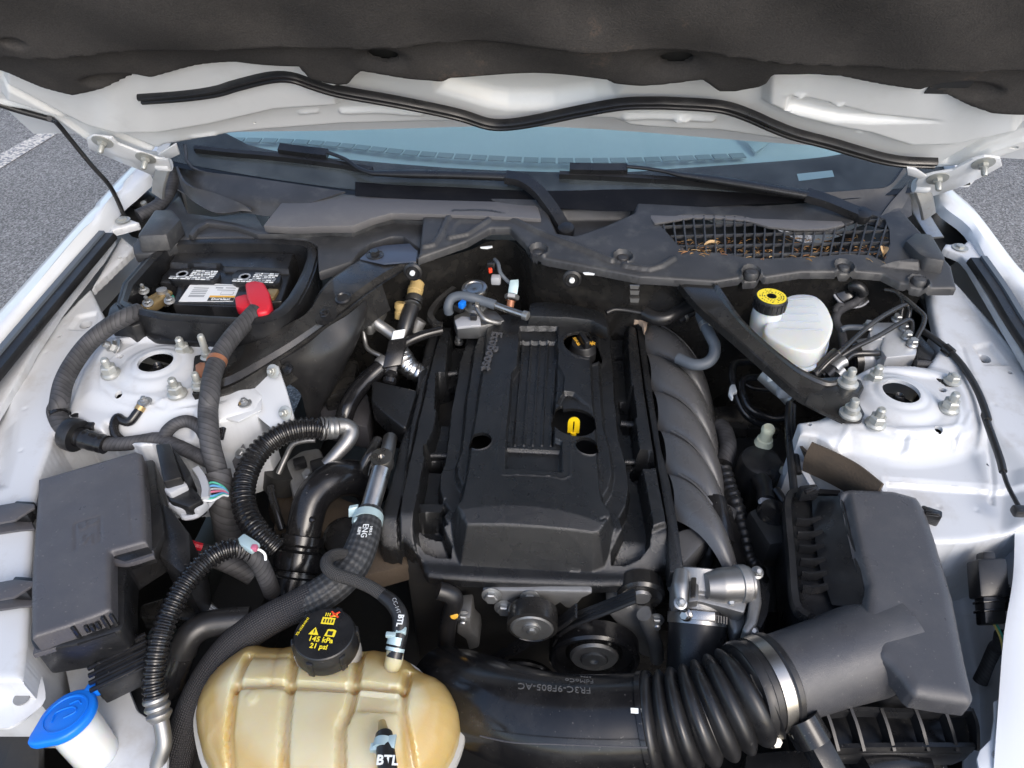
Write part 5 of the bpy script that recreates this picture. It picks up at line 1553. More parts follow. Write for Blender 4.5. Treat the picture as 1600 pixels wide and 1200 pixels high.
# ------------------------------------------------------------------ left side: battery and its box
def ring_wall(name, outer, inner_, depth, m, parent, k=2, lip=.004, floor=True):
    """open box wall: outer and inner outlines at the rim, both dropping by depth"""
    o_, i_ = rnd(outer, k), rnd(inner_, k)
    n = len(o_)
    d = Vector((0, 0, -depth))
    mid = [a.lerp(b, .5) + Vector((0, 0, lip)) for a, b in zip(o_, i_)]
    V = [p + d for p in o_] + o_ + mid + i_ + [p + d for p in i_]
    F = []
    for r_ in range(4):
        for j in range(n):
            q = (j + 1) % n
            F.append((r_ * n + j, r_ * n + q, (r_ + 1) * n + q, (r_ + 1) * n + j))
    if floor: F.append(tuple(4 * n + j for j in range(n)))
    return mesh_obj(name, V, F, m, parent, True, sharp=45)


bb = thing('battery_box', 'open black plastic battery box with a double rim left of the cowl', 'battery box', at(330, 450, .82))
o_px = [(176, 466), (250, 381), (275, 373), (475, 373), (498, 386), (484, 437), (457, 485), (420, 506), (360, 508), (222, 498)]
i_px = [(190, 466), (257, 390), (280, 381), (470, 381), (484, 392), (470, 432), (443, 476), (412, 494), (358, 496), (228, 486)]
ring_wall('box_wall', [at(*p, .932) for p in o_px], [at(*p, .932) for p in i_px], .095, M['black'], bb, k=1)
o2 = [at(*p, .925).lerp(at(330, 440, .925), -.035) for p in o_px]
o3 = [at(*p, .925).lerp(at(330, 440, .925), .01) for p in o_px]
ring_wall('outer_rim', o2, o3, .014, M['black'], bb, k=1, lip=.001, floor=False)
for p in ((1055, 625), (1222, 632), (1392, 642)):
    box('rim_clip', A(4, *p, .905) + Vector((0, -.004, 0)), (.020, .006, .024), M['black'], bb, .002)
prism('front_skirt', [at(*p, .895) for p in [(176, 470), (225, 505), (360, 516), (420, 510), (400, 528), (360, 540), (240, 530), (178, 500)]], (0, .01, -.05), M['black'], bb, .005)
prism('cable_notch', L(4, .918, (680, 520), (720, 480), (770, 500), (830, 545), (860, 540), (900, 580), (880, 620), (820, 640), (700, 590), (665, 590)), (0, 0, -.05), M['black'], bb, .004)
prism('right_leg', [at(*p, .90) for p in [(420, 508), (462, 480), (480, 446), (472, 470), (455, 500), (415, 520)]], (0, 0, -.06), M['black'], bb, .004)

bt = thing('battery', 'black car battery with white label and printed vent caps inside the box', 'battery', at(350, 440, .80))
BZ = .905
relief('case', M['black'], [at(*p, BZ) for p in [(281, 396), (462, 402), (455, 425), (440, 470), (366, 478), (270, 475), (278, 443), (250, 440), (252, 433), (264, 419)]], BZ, [
    ('poly', [at(*p, BZ) for p in [(281, 396), (462, 402), (454, 429), (350, 425), (345, 420), (264, 419)]], .010, .003),
    ('line', [at(*p, BZ) for p in [(290, 441), (278, 472)]], -.003, .001, .002),
], bt, res=.0025, skirt=.09, edge=.004)


def printed_cap(pts, seed):
    q = prism('vent_cap', [at(*p, BZ + .009) for p in pts], (0, 0, -.014), M['black'], bt, .002)
    c = sum((at(*p, BZ + .0095) for p in pts), Vector()) / len(pts)
    xs = [at(*p, BZ + .0095) for p in pts]
    w = (max(p.x for p in xs) - min(p.x for p in xs)) / 2 * .80
    h = (max(p.y for p in xs) - min(p.y for p in xs)) / 2 * .72
    rr = random.Random(seed)
    lathe('print', c + Vector((-w * .55, h * .1, 0)), (0, 0, 1), [(h * .62, 0), (h * .62, .0004), (h * .42, .0004), (h * .42, 0)], M['label_grey'], q, 18)
    for r_ in range(6):
        x = -w * .15 if r_ < 4 else -w
        while x < w * .92:
            ln = rr.uniform(.003, .010)
            ln = min(ln, w - x)
            box('print', c + Vector((x + ln / 2, h * (.8 - r_ * .32), .0003)), (ln, h * .17, .0006), M['white_print'] if rr.random() < .6 else M['label_grey'], q, 0)
            x += ln + .0015
    return q


printed_cap([(268, 419), (337, 419), (344, 427), (342, 434), (332, 439), (270, 439), (263, 434), (263, 426)], 1)
printed_cap([(371, 421), (430, 423), (440, 430), (437, 441), (428, 446), (368, 443), (361, 438), (362, 429)], 2)
lb = [at(*p, BZ + .0008) for p in [(299, 442), (375, 445), (364, 471), (279, 471)]]
lab = prism('label', lb, (0, 0, -.001), M['label_white'], bt, 0)


def on_lab(u, v, up=.0006):
    a = lb[0].lerp(lb[1], u); b = lb[3].lerp(lb[2], u)
    return a.lerp(b, v) + Vector((0, 0, up))


def lab_rect(u0, v0, u1, v1, m, up=.0005):
    return mesh_obj('print', [on_lab(u0, v0, up), on_lab(u0, v1, up), on_lab(u1, v1, up), on_lab(u1, v0, up)], [(0, 1, 2, 3)], m, lab, False)


for v in (.25, .36, .45, .55, .66, .72):
    lab_rect(.12, v, .42, v + .05, M['label_grey'])
lab_rect(.15, .07, .95, .11, M['label_grey']); lab_rect(.55, .2, .7, .27, M['label_grey']); lab_rect(.75, .2, .95, .25, M['label_grey']); lab_rect(.6, .34, .95, .38, M['label_grey']); lab_rect(.7, .45, .95, .62, M['label_grey']); lab_rect(.71, .47, .94, .6, M['label_white'], .0008)
lab_rect(.52, .68, 1.0, .78, M['orange_print']); lab_rect(.52, .79, 1.0, .985, M['label_black'])
text_obj('brand_print', 'Duralast', on_lab(.76, .89, .0009), on_lab(1, .89) - on_lab(0, .89), Vector((0, 1, 0)), .0095, M['white_print'], lab, .0002, bold=.0002)
# terminals
nt_ = thing('battery_clamp', 'corroded gold battery clamp at the left terminal inside the box', 'terminal clamp', at(245, 470, .88))
ax = (A(4, 1060, 410, .905) - A(4, 880, 520, .905)).normalized()
ay = Vector((-ax.y, ax.x, 0)).normalized()
c_ = A(4, 985, 460, .905)
block('strap', c_, ax * .024, ay * .012, Vector((0, 0, .004)), M['gold'], nt_, .003)
lathe('post', c_ + ax * .012, (0, 0, 1), [(.010, -.02), (.009, .010), (.007, .011), (0, .011)], M['alu'], nt_, 20)
block('side_arm', c_ - ax * .016 - ay * .006 + Vector((0, 0, -.004)), ax * .020, ay * .010, Vector((0, 0, .008)), M['gold'], nt_, .003)
for p in ((925, 495), (900, 420), (1060, 480)):
    hexnut(A(4, *p, .912), (.2, -.3, 1), .006, .008, M['zinc'], nt_, (.0035, .010), .009, 'clamp_nut')
lathe('felt_ring', c_ + ax * .012 + Vector((0, 0, -.012)), (0, 0, 1), [(.016, 0), (.016, .003), (.010, .003)], M['wire_grn'], nt_, 20)
rc = thing('terminal_cover', 'red plastic cover over the right battery terminal', 'terminal cover', at(398, 470, .89))
prism('hood', [at(*p, .942) for p in [(382, 441), (398, 437), (412, 440), (421, 456), (424, 474), (418, 486), (402, 489), (393, 478), (386, 466)]], (0, 0, -.035), M['red'], rc, .005, 3)
prism('side_tab', [at(*p, .930) for p in [(366, 463), (384, 458), (392, 462), (393, 480), (378, 482), (368, 478)]], (0, 0, -.018), M['red'], rc, .004)
box('terminal_lug', at(424, 462, .905), (.02, .03, .012), M['gold'], rc, .003)

# ------------------------------------------------------------------ wrapped cables
c1_ = thing('battery_cable', 'thick taped cable curving from the battery box down to the harness clamp', 'cable', A(4, 400, 960, .86), 'taped battery cables')
tube('sleeve', L(4, .93, (870, 545, .925), (790, 580, .930), (680, 640, .925), (560, 740, .915), (460, 870, .905), (395, 1000, .895), (370, 1130, .885)) + L(8, .87, (355, 90, .875), (380, 160, .868), (440, 230, .86)), .0138, M['wrap'], c1_, 18, 90)
lathe('tape_band', A(8, 370, 95, .876), A(8, 355, 60, .88) - A(8, 375, 130, .872), [(.0142, -.006), (.0150, -.006), (.0150, .006), (.0142, .006)], M['black_gloss'], c1_, 20)
hk = thing('harness_clamp', 'black plastic ring clamp holding the cable on the inner fender', 'clamp', A(8, 440, 240, .855))
ca_ = (A(8, 640, 300, .856) - A(8, 420, 220, .862)).normalized()
lathe('ring', A(8, 455, 235, .861) - ca_ * .008, ca_, [(.0165, 0), (.024, 0), (.025, .004), (.025, .014), (.024, .018), (.0165, .018)], M['black'], hk, 28)
box('foot', A(8, 470, 125, .862), (.012, .010, .010), M['black'], hk, .002)
box('foot', A(8, 565, 190, .862), (.012, .012, .012), M['black'], hk, .002)
c2_ = thing('battery_cable', 'thick taped cable with an orange band dropping from the red terminal cover', 'cable', A(8, 1310, 300, .83), 'taped battery cables')
tube('sleeve', L(4, .93, (1600, 545, .932), (1540, 610, .930), (1450, 710, .925), (1370, 830, .918), (1325, 960, .910), (1310, 1080, .902)) + L(8, .88, (1300, 80, .89), (1305, 200, .878), (1320, 320, .862), (1350, 430, .842), (1370, 520, .82)), .0142, M['wrap'], c2_, 18, 100)
lathe('orange_band', A(4, 1357, 855, .917), A(4, 1375, 820, .919) - A(4, 1340, 900, .914), [(.0144, -.0035), (.0151, -.0035), (.0151, .0035), (.0144, .0035)], M['copper'], c2_, 20)
h1 = thing('wiring_harness', 'shiny taped wiring bundle running right from the ring clamp above the fuse box', 'wiring harness', A(8, 800, 290, .84))
tube('taped_bundle', L(8, .858, (430, 230, .861), (540, 265, .858), (660, 300, .854)), [.0145, .0150, .0140], M['black_gloss'], h1, 18, wob=.03)
tube('bundle', L(8, .85, (640, 295, .853), (760, 295, .852), (880, 280, .852), (990, 265, .852), (1090, 300, .848), (1200, 350, .842), (1320, 410, .836)), .0105, M['wrap'], h1, 14, wob=.02)
tube('branch', L(8, .85, (1020, 270, .85), (1050, 210, .862), (1110, 165, .868), (1180, 155, .868), (1250, 195, .862), (1290, 260, .855)), .0095, M['wrap'], h1, 14)
for nm, pts, lug, lbl in (('ground_strap', [(770, 280, .852), (725, 240, .858), (712, 180, .865), (735, 130, .868), (770, 150, .866), (810, 155, .866), (850, 110, .872), (885, 60, .878)], (905, 30), 'bent black ground strap with a ring lug on the left strut tower'),
                          ('ground_strap', [(1370, 260, .845), (1390, 190, .852), (1440, 120, .86), (1490, 70, .868), (1525, 45, .872)], (1530, 40), 'straight ground strap with ring lug on the white bracket plate')):
    g_ = thing(nm, lbl, 'ground strap', A(8, *lug, .872), 'ground straps')
    tube('cable', L(8, .87, *pts), .0068, M['black_gloss'], g_, 12)
    lathe('ring_lug', A(8, lug[0], lug[1] + 6, .880 if lug[0] < 1000 else .871), (0, 0, 1), [(.010, 0), (.011, .002), (.010, .003), (.004, .003)], M['zinc'], g_, 16)
    hexnut(A(8, lug[0], lug[1] + 4, .883 if lug[0] < 1000 else .874), (0, 0, 1), .006, .007, M['zinc'], g_, (.0035, .004), .009, 'lug_nut')
    p_ = A(8, *pts[-1]); p2 = A(8, *pts[-2])
    tube('crimp', [p_.lerp(p2, .5), p_], .0075, M['gold'], g_, 10)
# stud posts with the brown bracket by the brace foot
bp_ = thing('brace_stud', 'brown metal bracket between two pale studs beside the left strut tower', 'bracket', A(4, 1250, 950, .89))
for p, h in (((1300, 830), .030), ((1245, 1010), .012)):
    q_ = A(4, p[0], p[1] + 10, .893)
    lathe('stud', q_, (0, 0, 1), [(.011, 0), (.011, .004), (.008, .006), (.008, .012), (.0055, .013), (.0055, .013 + h), (.004, .016 + h), (0, .016 + h)], M['nutw'], bp_, 16)
prism('brown_bracket', L(4, .905, (1220, 880), (1250, 862), (1282, 865), (1275, 955), (1225, 960)), (0, 0, -.012), M['copper'], bp_, .001)

# ------------------------------------------------------------------ fuse box
fb = thing('fuse_box', 'grey lidded fuse box with an embossed symbol at the left of the bay', 'fuse box', at(140, 860, .74))
FZ = .876
lid = [A(8, 238, 512, FZ), A(8, 845, 338, FZ), A(8, 885, 352, FZ), A(8, 905, 640, FZ), A(8, 912, 905, FZ), A(8, 690, 966, FZ), A(8, 690, 1120, FZ), A(12, 690, 205, FZ), A(12, 640, 232, FZ), A(12, 400, 320, FZ), A(12, 195, 386, FZ), A(12, 190, 60, FZ)]
fl_ = relief('lid', M['grey_lid'], lid, FZ, [
    ('line', L(8, FZ, (470, 955), (470, 790), (625, 745), (625, 900)), -.0010, .0006, .0010),
    ('line', L(8, FZ, (520, 870), (520, 920), (545, 890), (570, 860), (575, 920)), .0012, .0006, .0010),
    ('line', L(8, FZ, (490, 800), (500, 830), (540, 820), (540, 780)), .0012, .0006, .0010),
    ('line', L(8, FZ, (560, 800), (580, 800), (600, 780)), .0012, .0006, .0010),
    ('line', L(8, FZ, (808, 600), (826, 860)), -.0005, .0005, .0012),
], fb, res=.0022, skirt=.034, edge=.006)
base = [A(8, *p, .850) for p in [(228, 560), (870, 400), (960, 385), (1000, 640), (1030, 850), (975, 945)]] + [A(8, *p, .850) for p in [(790, 1060), (780, 1180)]] + [A(12, *p, .850) for p in [(780, 290), (745, 345), (460, 430), (215, 470), (185, 400)]]
prism('base', base, (0, 0, -.052), M['black'], fb, .004)
prism('side_tower', [A(8, *p, .842) for p in [(1000, 650), (1060, 690), (1185, 850), (1195, 1030), (1135, 1105), (990, 990), (1030, 850)]], (0, 0, -.10), M['black'], fb, .004)
ribbon('step_edge', L(8, .862, (650, 985), (780, 1035), (965, 985)), .010, .006, M['grey_lid'], fb, n=14)
prism('step_top', [A(8, *p, .866) for p in [(690, 972), (905, 912), (960, 975), (780, 1030), (690, 1000)]], (0, 0, -.02), M['black'], fb, .002)
ribbon('lid_rim', [A(12, 215, 475, .846), A(12, 330, 440, .846), A(12, 450, 400, .846)], .012, .006, M['grey_lid'], fb, n=8)
lt = thing('fuse_box_latch', 'black toothed latch on the front edge of the fuse box lid', 'latch', A(12, 600, 370, .845))
ribbon('bar', L(12, .846, (490, 430), (600, 390), (725, 350)), .008, .006, M['black'], lt, n=6)
for x, y in ((475, 350), (545, 330), (580, 325), (615, 310), (660, 290), (712, 275)):
    box('tooth', A(12, x, y, .862), (.0045, .004, .022 if x in (475, 712, 660) else .012), M['black'], lt, .001, rz=.3)
ribbon('lower_bar', L(12, .84, (470, 400), (560, 370), (630, 345)), .006, .008, M['black'], lt, n=6)

# ------------------------------------------------------------------ connector block right of the fuse box
cn = thing('wire_connector', 'black and pale grey lever connector with coloured wires right of the fuse box', 'connector', A(8, 1120, 600, .82))
prism('housing', L(8, .880, (968, 292), (1062, 286), (1135, 500), (1020, 532)), (0, 0, -.045), M['black'], cn, .003)
prism('housing_side', L(8, .872, (1070, 310), (1120, 360), (1190, 470), (1160, 530), (1135, 500)), (0, 0, -.04), M['black'], cn, .003)
prism('pale_band', L(8, .866, (1018, 572), (1160, 515), (1172, 550), (1060, 605)), (0, 0, -.014), M['grey_plastic'], cn, .003)
prism('dark_collar', L(8, .856, (1030, 600), (1190, 545), (1270, 640), (1180, 690), (1060, 650)), (0, 0, -.03), M['black'], cn, .004)
prism('lever_foot', L(8, .848, (1042, 660), (1110, 622), (1160, 630), (1185, 665), (1240, 660), (1285, 600), (1295, 650), (1240, 705), (1100, 700)), (0, 0, -.016), M['grey_plastic'], cn, .003)
ribbon('lever_arm', L(8, .852, (1285, 640), (1288, 580), (1265, 510), (1225, 455)), .011, .010, M['grey_plastic'], cn, n=16)
tube('grey_loop', L(8, .835, (1145, 735), (1160, 755), (1230, 740), (1290, 690), (1350, 620)), .004, M['grey_plastic'], cn, 8)
for k, (m_, dy) in enumerate((('wire_grn', -40), ('wire_blu', -20), ('label_grey', 0), ('wire_pink', 18), ('wire_blu', 45), ('wire_grn', 60), ('label_white', 72))):
    tube('wire', L(8, .845, (1270, 590 + dy * .8, .85), (1330, 575 + dy, .85), (1390, 580 + dy * .5, .84), (1425, 605 + dy * .2, .83)), .0016, M[m_], cn, 6, 16)
dkb = thing('wiring_loom', 'dark taped wiring trunk dropping between the connector and ribbed hose', 'wiring harness', A(8, 1380, 800, .7))
tube('trunk', L(8, .83, (1350, 470, .835), (1370, 560, .82), (1400, 700, .79), (1430, 850, .74), (1450, 1000, .68)), .020, M['wrap'], dkb, 16)
tube('red_wire', L(8, .76, (1185, 915, .77), (1220, 930, .77), (1260, 940, .765)), .006, M['red'], dkb, 8)
tube('branch', L(8, .75, (1190, 960, .75), (1300, 990, .75), (1450, 1050, .74), (1580, 1120, .72)), .014, M['wrap'], dkb, 12)

# ------------------------------------------------------------------ left brace from strut tower to cowl
lbz = thing('strut_brace', 'black sheet steel brace running from the left strut tower up to the cowl', 'brace', at(460, 520, .88), 'strut braces')
up_e = [(653, 392, .932), (630, 384, .932), (597, 384, .932), (575, 396, .932), (550, 412, .930), (520, 434, .928), (500, 455, .925), (480, 487, .920), (450, 506, .912), (400, 532, .900), (340, 548, .893), (305, 556, .893)]
lo_e = [(655, 411, .928), (640, 418, .928), (617, 432, .926), (597, 444, .924), (570, 463, .920), (545, 482, .917), (525, 497, .914), (505, 511, .910), (480, 529, .906), (440, 556, .900), (360, 604, .893), (300, 616, .893)]
Ue, Le = [at(*p) for p in up_e], [at(*p) for p in lo_e]
loft('brace_plate', [[p + Vector((0, .003, -.014)) for p in Ue], Ue, [a.lerp(b, .12) + Vector((0, 0, .004)) for a, b in zip(Ue, Le)], [a.lerp(b, .80) + Vector((0, 0, .004)) for a, b in zip(Ue, Le)], [a.lerp(b, .9) - Vector((0, 0, .003)) for a, b in zip(Ue, Le)], Le], M['steel_black'], lbz, 70)
patch('brace_skirt', [[at(*p) for p in lo_e[3:]], [at(*p) + Vector((.01, -.004, -.05)) for p in lo_e[3:]]], M['steel_black'], lbz, 30, 6, .002)
hexnut(at(586, 399, .937), (0, 0, 1), .009, .010, M['steel_black'], lbz, None, .016, 'brace_bolt')
hexnut(at(510, 494, .922), (-.2, -.3, 1), .009, .009, M['black_gloss'], lbz, (.005, .004), .019, 'brace_bolt')
lathe('plug', at(537, 467, .926), (-.1, -.2, 1), [(.014, 0), (.014, .003), (.011, .005), (.009, .003), (0, .003)], M['rubber'], lbz, 20)
prism('mount_plate', [at(*p, .9365) for p in [(562, 404), (580, 388), (600, 383), (640, 380), (652, 392), (650, 408), (600, 412)]], (0, 0, -.003), M['bluegrey'], lbz, .001)
sg = thing('splash_shield', 'dark flexible splash shield hanging below the left brace', 'shield', at(470, 600, .75))
patch('shield_sheet', [[at(437, 562, .895), at(475, 540, .90), at(510, 512, .905), at(545, 490, .91), at(580, 458, .915)],
                       [at(440, 590, .86), at(490, 575, .86), at(530, 555, .86), at(555, 530, .87), at(570, 495, .88)],
                       [at(468, 610, .82), at(490, 620, .80), at(515, 610, .79), at(535, 575, .80), at(548, 535, .83)],
                       [at(480, 650, .76), at(490, 655, .75), at(500, 640, .75), at(520, 600, .76), at(538, 550, .80)]], M['rubber'], sg, 24, 20, .003)
lathe('shield_clip', at(450, 577, .882), (-.3, -.5, .8), [(.010, 0), (.010, .003), (.006, .005), (0, .005)], M['black'], sg, 16)

# ------------------------------------------------------------------ refrigerant and coolant lines between brace and engine
ac = thing('refrigerant_line', 'bent aluminium refrigerant pipe with mounting block behind the engine', 'pipe', A(5, 760, 560, .84))
prism('mount_block', L(5, .865, (640, 600), (700, 520), (750, 470), (815, 515), (790, 560), (720, 640), (690, 640)), (0, 0, -.02), M['alu_smooth'], ac, .003)
tube('pipe', L(5, .87, (790, 490, .862), (750, 500, .875), (722, 540, .872), (745, 610, .862), (810, 660, .85), (880, 710, .84)), .0105, M['alu_smooth'], ac, 16)
tube('thin_pipe', L(5, .85, (690, 590, .86), (672, 640, .85), (680, 720, .83), (700, 780, .82), (770, 820, .815), (820, 840, .81)), .0042, M['alu_smooth'], ac, 10)
hexnut(A(5, 705, 580, .868), (-.2, -.4, 1), .007, .008, M['zinc'], ac, (.004, .006), .009, 'block_nut')
gc = thing('amber_capped_fitting', 'pair of amber capped service fittings on a black hose behind the engine', 'fitting', A(5, 960, 560, .82))
axf = (A(5, 1005, 400, .885) - A(5, 960, 560, .865)).normalized()
lathe('amber_cap', A(5, 985, 455, .878), axf, [(.0125, 0), (.0135, .004), (.0135, .010), (.0145, .011), (.0145, .018), (.013, .019), (.0135, .030), (.010, .034), (0, .034)], M['brass_cap'], gc, 12)
lathe('grey_collar', A(5, 985, 495, .872), axf, [(.0150, 0), (.0160, .003), (.0160, .012), (.014, .014), (0, .014)], M['steel_black'], gc, 20)
lathe('steel_ring', A(5, 975, 515, .870), axf, [(.0145, 0), (.0165, .001), (.0165, .003), (.0145, .004)], M['steel'], gc, 24)
tube('hose', L(5, .86, (975, 510, .868), (955, 570, .858), (935, 640, .845), (920, 700, .832)), .0145, M['rubber'], gc, 20)
lathe('amber_cap', A(5, 900, 590, .845), (.1, .35, 1), [(.0100, 0), (.0105, .012), (.0095, .013), (.0095, .018), (.0115, .019), (.0115, .028), (.009, .030), (0, .030)], M['brass_cap'], gc, 16)
ek = thing('sensor_plug', 'black sensor plug with a white lock on the hose beside the engine cover', 'connector', A(5, 850, 860, .80))
pa, pb = A(5, 895, 700, .845), A(5, 835, 980, .80)
dv = (pb - pa).normalized()
sd_ = Vector((1, .35, 0)).normalized()
block('white_lock', pa + dv * .008 + Vector((0, 0, .006)), sd_ * .011, dv * .013, sd_.cross(dv) * .006, M['white_print'], ek, .002)
block('plug_body', pa.lerp(pb, .42), sd_ * .0165, dv * .026, sd_.cross(dv) * .015, M['black_gloss'], ek, .003)
block('plug_tail', pa.lerp(pb, .66), sd_ * .010, dv * .016, sd_.cross(dv) * .010, M['black'], ek, .003)
lathe('clear_collar', pa.lerp(pb, .80), dv, [(.011, 0), (.012, .006), (.009, .009), (.012, .013), (.012, .020), (.009, .024)], M['black_gloss'], ek, 18)
bh = tube('vacuum_hose', L(5, .85, (1160, 665, .845), (1060, 690, .845), (980, 720, .842), (920, 755, .836), (905, 790, .83)), .0085, M['black_gloss'], None, 14)
tag(bh, 'shiny black hose joining the sensor plug to the left rear of the cover', 'hose')
fo = tube('foil_sleeve', L(5, .80, (900, 800, .81), (925, 850, .805), (955, 895, .80), (1000, 925, .795), (1060, 940, .79)), [.016, .019, .018, .017, .016], M['foil'], None, 18, 40, wob=.09)
tag(fo, 'crinkled silver foil heat sleeve left of the engine cover', 'heat sleeve')
hp_ = tube('turbo_hose', L(5, .80, (850, 840, .815), (790, 890, .81), (700, 970, .80), (620, 1060, .79), (570, 1150, .78), (545, 1230, .765)), .0155, M['black_gloss'], None, 18)
tag(hp_, 'glossy black tube sloping down left from the sensor plug', 'hose')
lathe('tube_collar', A(5, 800, 880, .812), A(5, 850, 840, .815) - A(5, 790, 890, .81), [(.0162, -.008), (.0172, -.006), (.0172, .006), (.0162, .008)], M['alu'], hp_, 20)
gp = thing('heater_cover', 'flat grey plastic duct below the brace left of the engine cover', 'duct', at(530, 640, .72))
prism('duct_top', [at(*p, .735) for p in [(490, 620), (575, 612), (580, 640), (575, 668), (500, 650)]], (0, 0, -.06), M['grey_lid'], gp, .008)
prism('duct_top', [at(*p, .77) for p in [(515, 560), (560, 560), (552, 610), (505, 620)]], (0, 0, -.06), M['steel_black'], gp, .008)

# ------------------------------------------------------------------ high pressure fuel pump behind the cover
fp = thing('fuel_pump', 'round silver capped fuel pump with bent grey hose behind the engine cover', 'fuel pump', A(26, 960, 560, .82))
fc = A(26, 968, 350, .892)
lathe('pump_cap', fc + Vector((0, 0, -.016)), (-.05, -.1, 1), [(.020, -.01), (.021, 0), (.0235, .002), (.0240, .009), (.0225, .0125), (.017, .0135), (.015, .0118), (.004, .0122), (0, .0112)], M['steel'], fp, 36)
lathe('pump_body', fc + Vector((0, .0, -.075)), (0, 0, 1), [(.022, 0), (.022, .030), (.019, .033), (.019, .052)], M['zinc'], fp, 28)
prism('pump_base', L(26, .845, (790, 600), (900, 560), (1020, 540), (1150, 560), (1225, 640), (1010, 690), (820, 690)), (0, 0, -.03), M['alu_smooth'], fp, .004)
tube('grey_hose', L(26, .88, (755, 580, .855), (748, 530, .868), (775, 465, .880), (840, 440, .885), (930, 450, .885), (1030, 480, .880), (1140, 515, .876)), .0088, M['grey_rubber'], fp, 16, 60)
tube('steel_pipe', L(26, .876, (1130, 512, .876), (1260, 560, .872), (1375, 598, .870)), .0062, M['steel'], fp, 14)
lathe('pipe_sleeve', A(26, 1370, 595, .870), A(26, 1410, 608, .87) - A(26, 1370, 595, .87), [(.0068, 0), (.0085, .001), (.0085, .010), (.0068, .011)], M['zinc'], fp, 14)
box('blue_clip', A(26, 865, 510, .878), (.010, .014, .012), M['blue'], fp, .002, rz=-.4)
box('black_clip', A(26, 835, 540, .868), (.016, .012, .012), M['black'], fp, .002, rz=-.4)
tube('fuel_line', L(26, .87, (985, 515, .872), (1005, 570, .866), (1060, 635, .858), (1140, 660, .85), (1180, 662, .846)), .0048, M['alu_smooth'], fp, 12)
hexnut(A(26, 985, 520, .872), (.2, .2, 1), .007, .010, M['steel'], fp, None, .008, 'line_nut')
prism('zinc_bracket', L(26, .860, (800, 640), (860, 605), (930, 610), (1010, 600), (1022, 680), (950, 685), (820, 700)), (0, 0, -.006), M['grey_plastic'], fp, .002)
box('bracket_clip', A(26, 960, 615, .866), (.012, .010, .010), M['black'], fp, .002)
ss = thing('pressure_sensor', 'pressure sensor with pale plug and copper base behind the engine cover', 'sensor', A(26, 1262, 530, .84))
sx_ = (A(26, 1295, 340, .895) - A(26, 1262, 540, .865)).normalized()
lathe('copper_base', A(26, 1262, 535, .866), sx_, [(.007, 0), (.007, .012), (.010, .012)], M['copper'], ss, 12)
lathe('hex_body', A(26, 1275, 470, .874), sx_, [(.011, 0), (.0135, .002), (.0135, .008), (.011, .010), (0, .010)], M['zinc'], ss, 6)
block('plug', A(26, 1290, 385, .886), Vector((.0085, .002, 0)), sx_ * .012, Vector((0, .006, .004)), M['clampblue'], ss, .002)
rl = thing('small_plug', 'small black plug with red lock on the firewall above the fuel pump', 'connector', A(27, 575, 440, .88))
box('plug_body', A(27, 568, 430, .895), (.016, .014, .022), M['black'], rl, .002)
box('red_lock', A(27, 560, 455, .899), (.007, .006, .009), M['red_print'], rl, .001, rz=.4)
box('plug_tail', A(27, 600, 520, .885), (.018, .016, .016), M['grey_plastic'], rl, .003)
tube('lead', L(27, .9, (590, 380, .905), (615, 410, .905), (630, 470, .895), (670, 520, .885), (700, 545, .88)), .0038, M['grey_rubber'], rl, 8)
pk = thing('round_bracket', 'dark curved bracket arm left of the fuel pump', 'bracket', A(26, 650, 600, .82))
ribbon('arc', L(26, .86, (800, 380, .862), (700, 460, .86), (630, 540, .855), (600, 610, .85), (640, 670, .84), (700, 690, .835)), .012, .010, M['steel_black'], pk, n=24)
tube('short_pipe', L(26, .83, (520, 640, .84), (490, 690, .83), (470, 740, .82)), .012, M['alu'], pk, 14)
# ------------------------------------------------------------------ ribbed and smooth hoses left of the engine
a1 = thing('corrugated_hose', 'large glossy ribbed hose arching left of the turbo elbow', 'hose', A(9, 120, 600, .80), 'ribbed hoses')
tube('ribbed_tube', L(9, .83, (640, 205, .835), (560, 195, .842), (450, 205, .846), (340, 245, .845), (230, 330, .840), (155, 450, .832), (120, 590, .822), (140, 730, .81), (215, 850, .80), (330, 960, .78)), .0160, M['black_gloss'], a1, 18, pitch=.0072, amp=.0014)
lathe('crimp', A(9, 600, 200, .838), A(9, 720, 190, .828) - A(9, 590, 198, .838), [(.0175, 0), (.0182, .002), (.0165, .005), (.0178, .008), (.0165, .012), (.0178, .016), (.0165, .020), (.0172, .024), (.012, .028), (0, .028)], M['alu_smooth'], a1, 24)
tube('end_pipe', L(9, .825, (700, 185, .830), (760, 185, .826), (795, 215, .820), (770, 280, .812), (710, 350, .802), (640, 425, .79)), [.014, .0125, .0125, .0115, .0105, .010], M['alu_smooth'], a1, 16)
a2 = thing('corrugated_hose', 'long thin ribbed hose curving down in front of the fuse box', 'hose', A(12, 980, 500, .78), 'ribbed hoses')
tube('ribbed_tube', [at(*p) for p in [(392, 862, .832), (372, 856, .842), (345, 862, .846), (318, 880, .846), (293, 908, .842), (272, 942, .836), (255, 982, .826), (245, 1022, .815), (240, 1060, .80), (243, 1092, .785)]], .0122, M['black_gloss'], a2, 18, pitch=.0066, amp=.0012)
tube('upper_sleeve', [at(*p) for p in [(425, 925, .75), (415, 900, .79), (402, 875, .818), (386, 861, .834), (368, 856, .843)]], .0118, M['wrap'], a2, 16)
lathe('crimp', at(242, 1088, .787), at(252, 1130, .765) - at(242, 1088, .787), [(.0125, 0), (.0142, .002), (.0142, .005), (.0116, .008), (.0142, .011), (.0142, .014), (.0116, .017), (.0142, .020), (.0140, .023), (.011, .027), (.009, .030), (0, .030)], M['alu_smooth'], a2, 22)
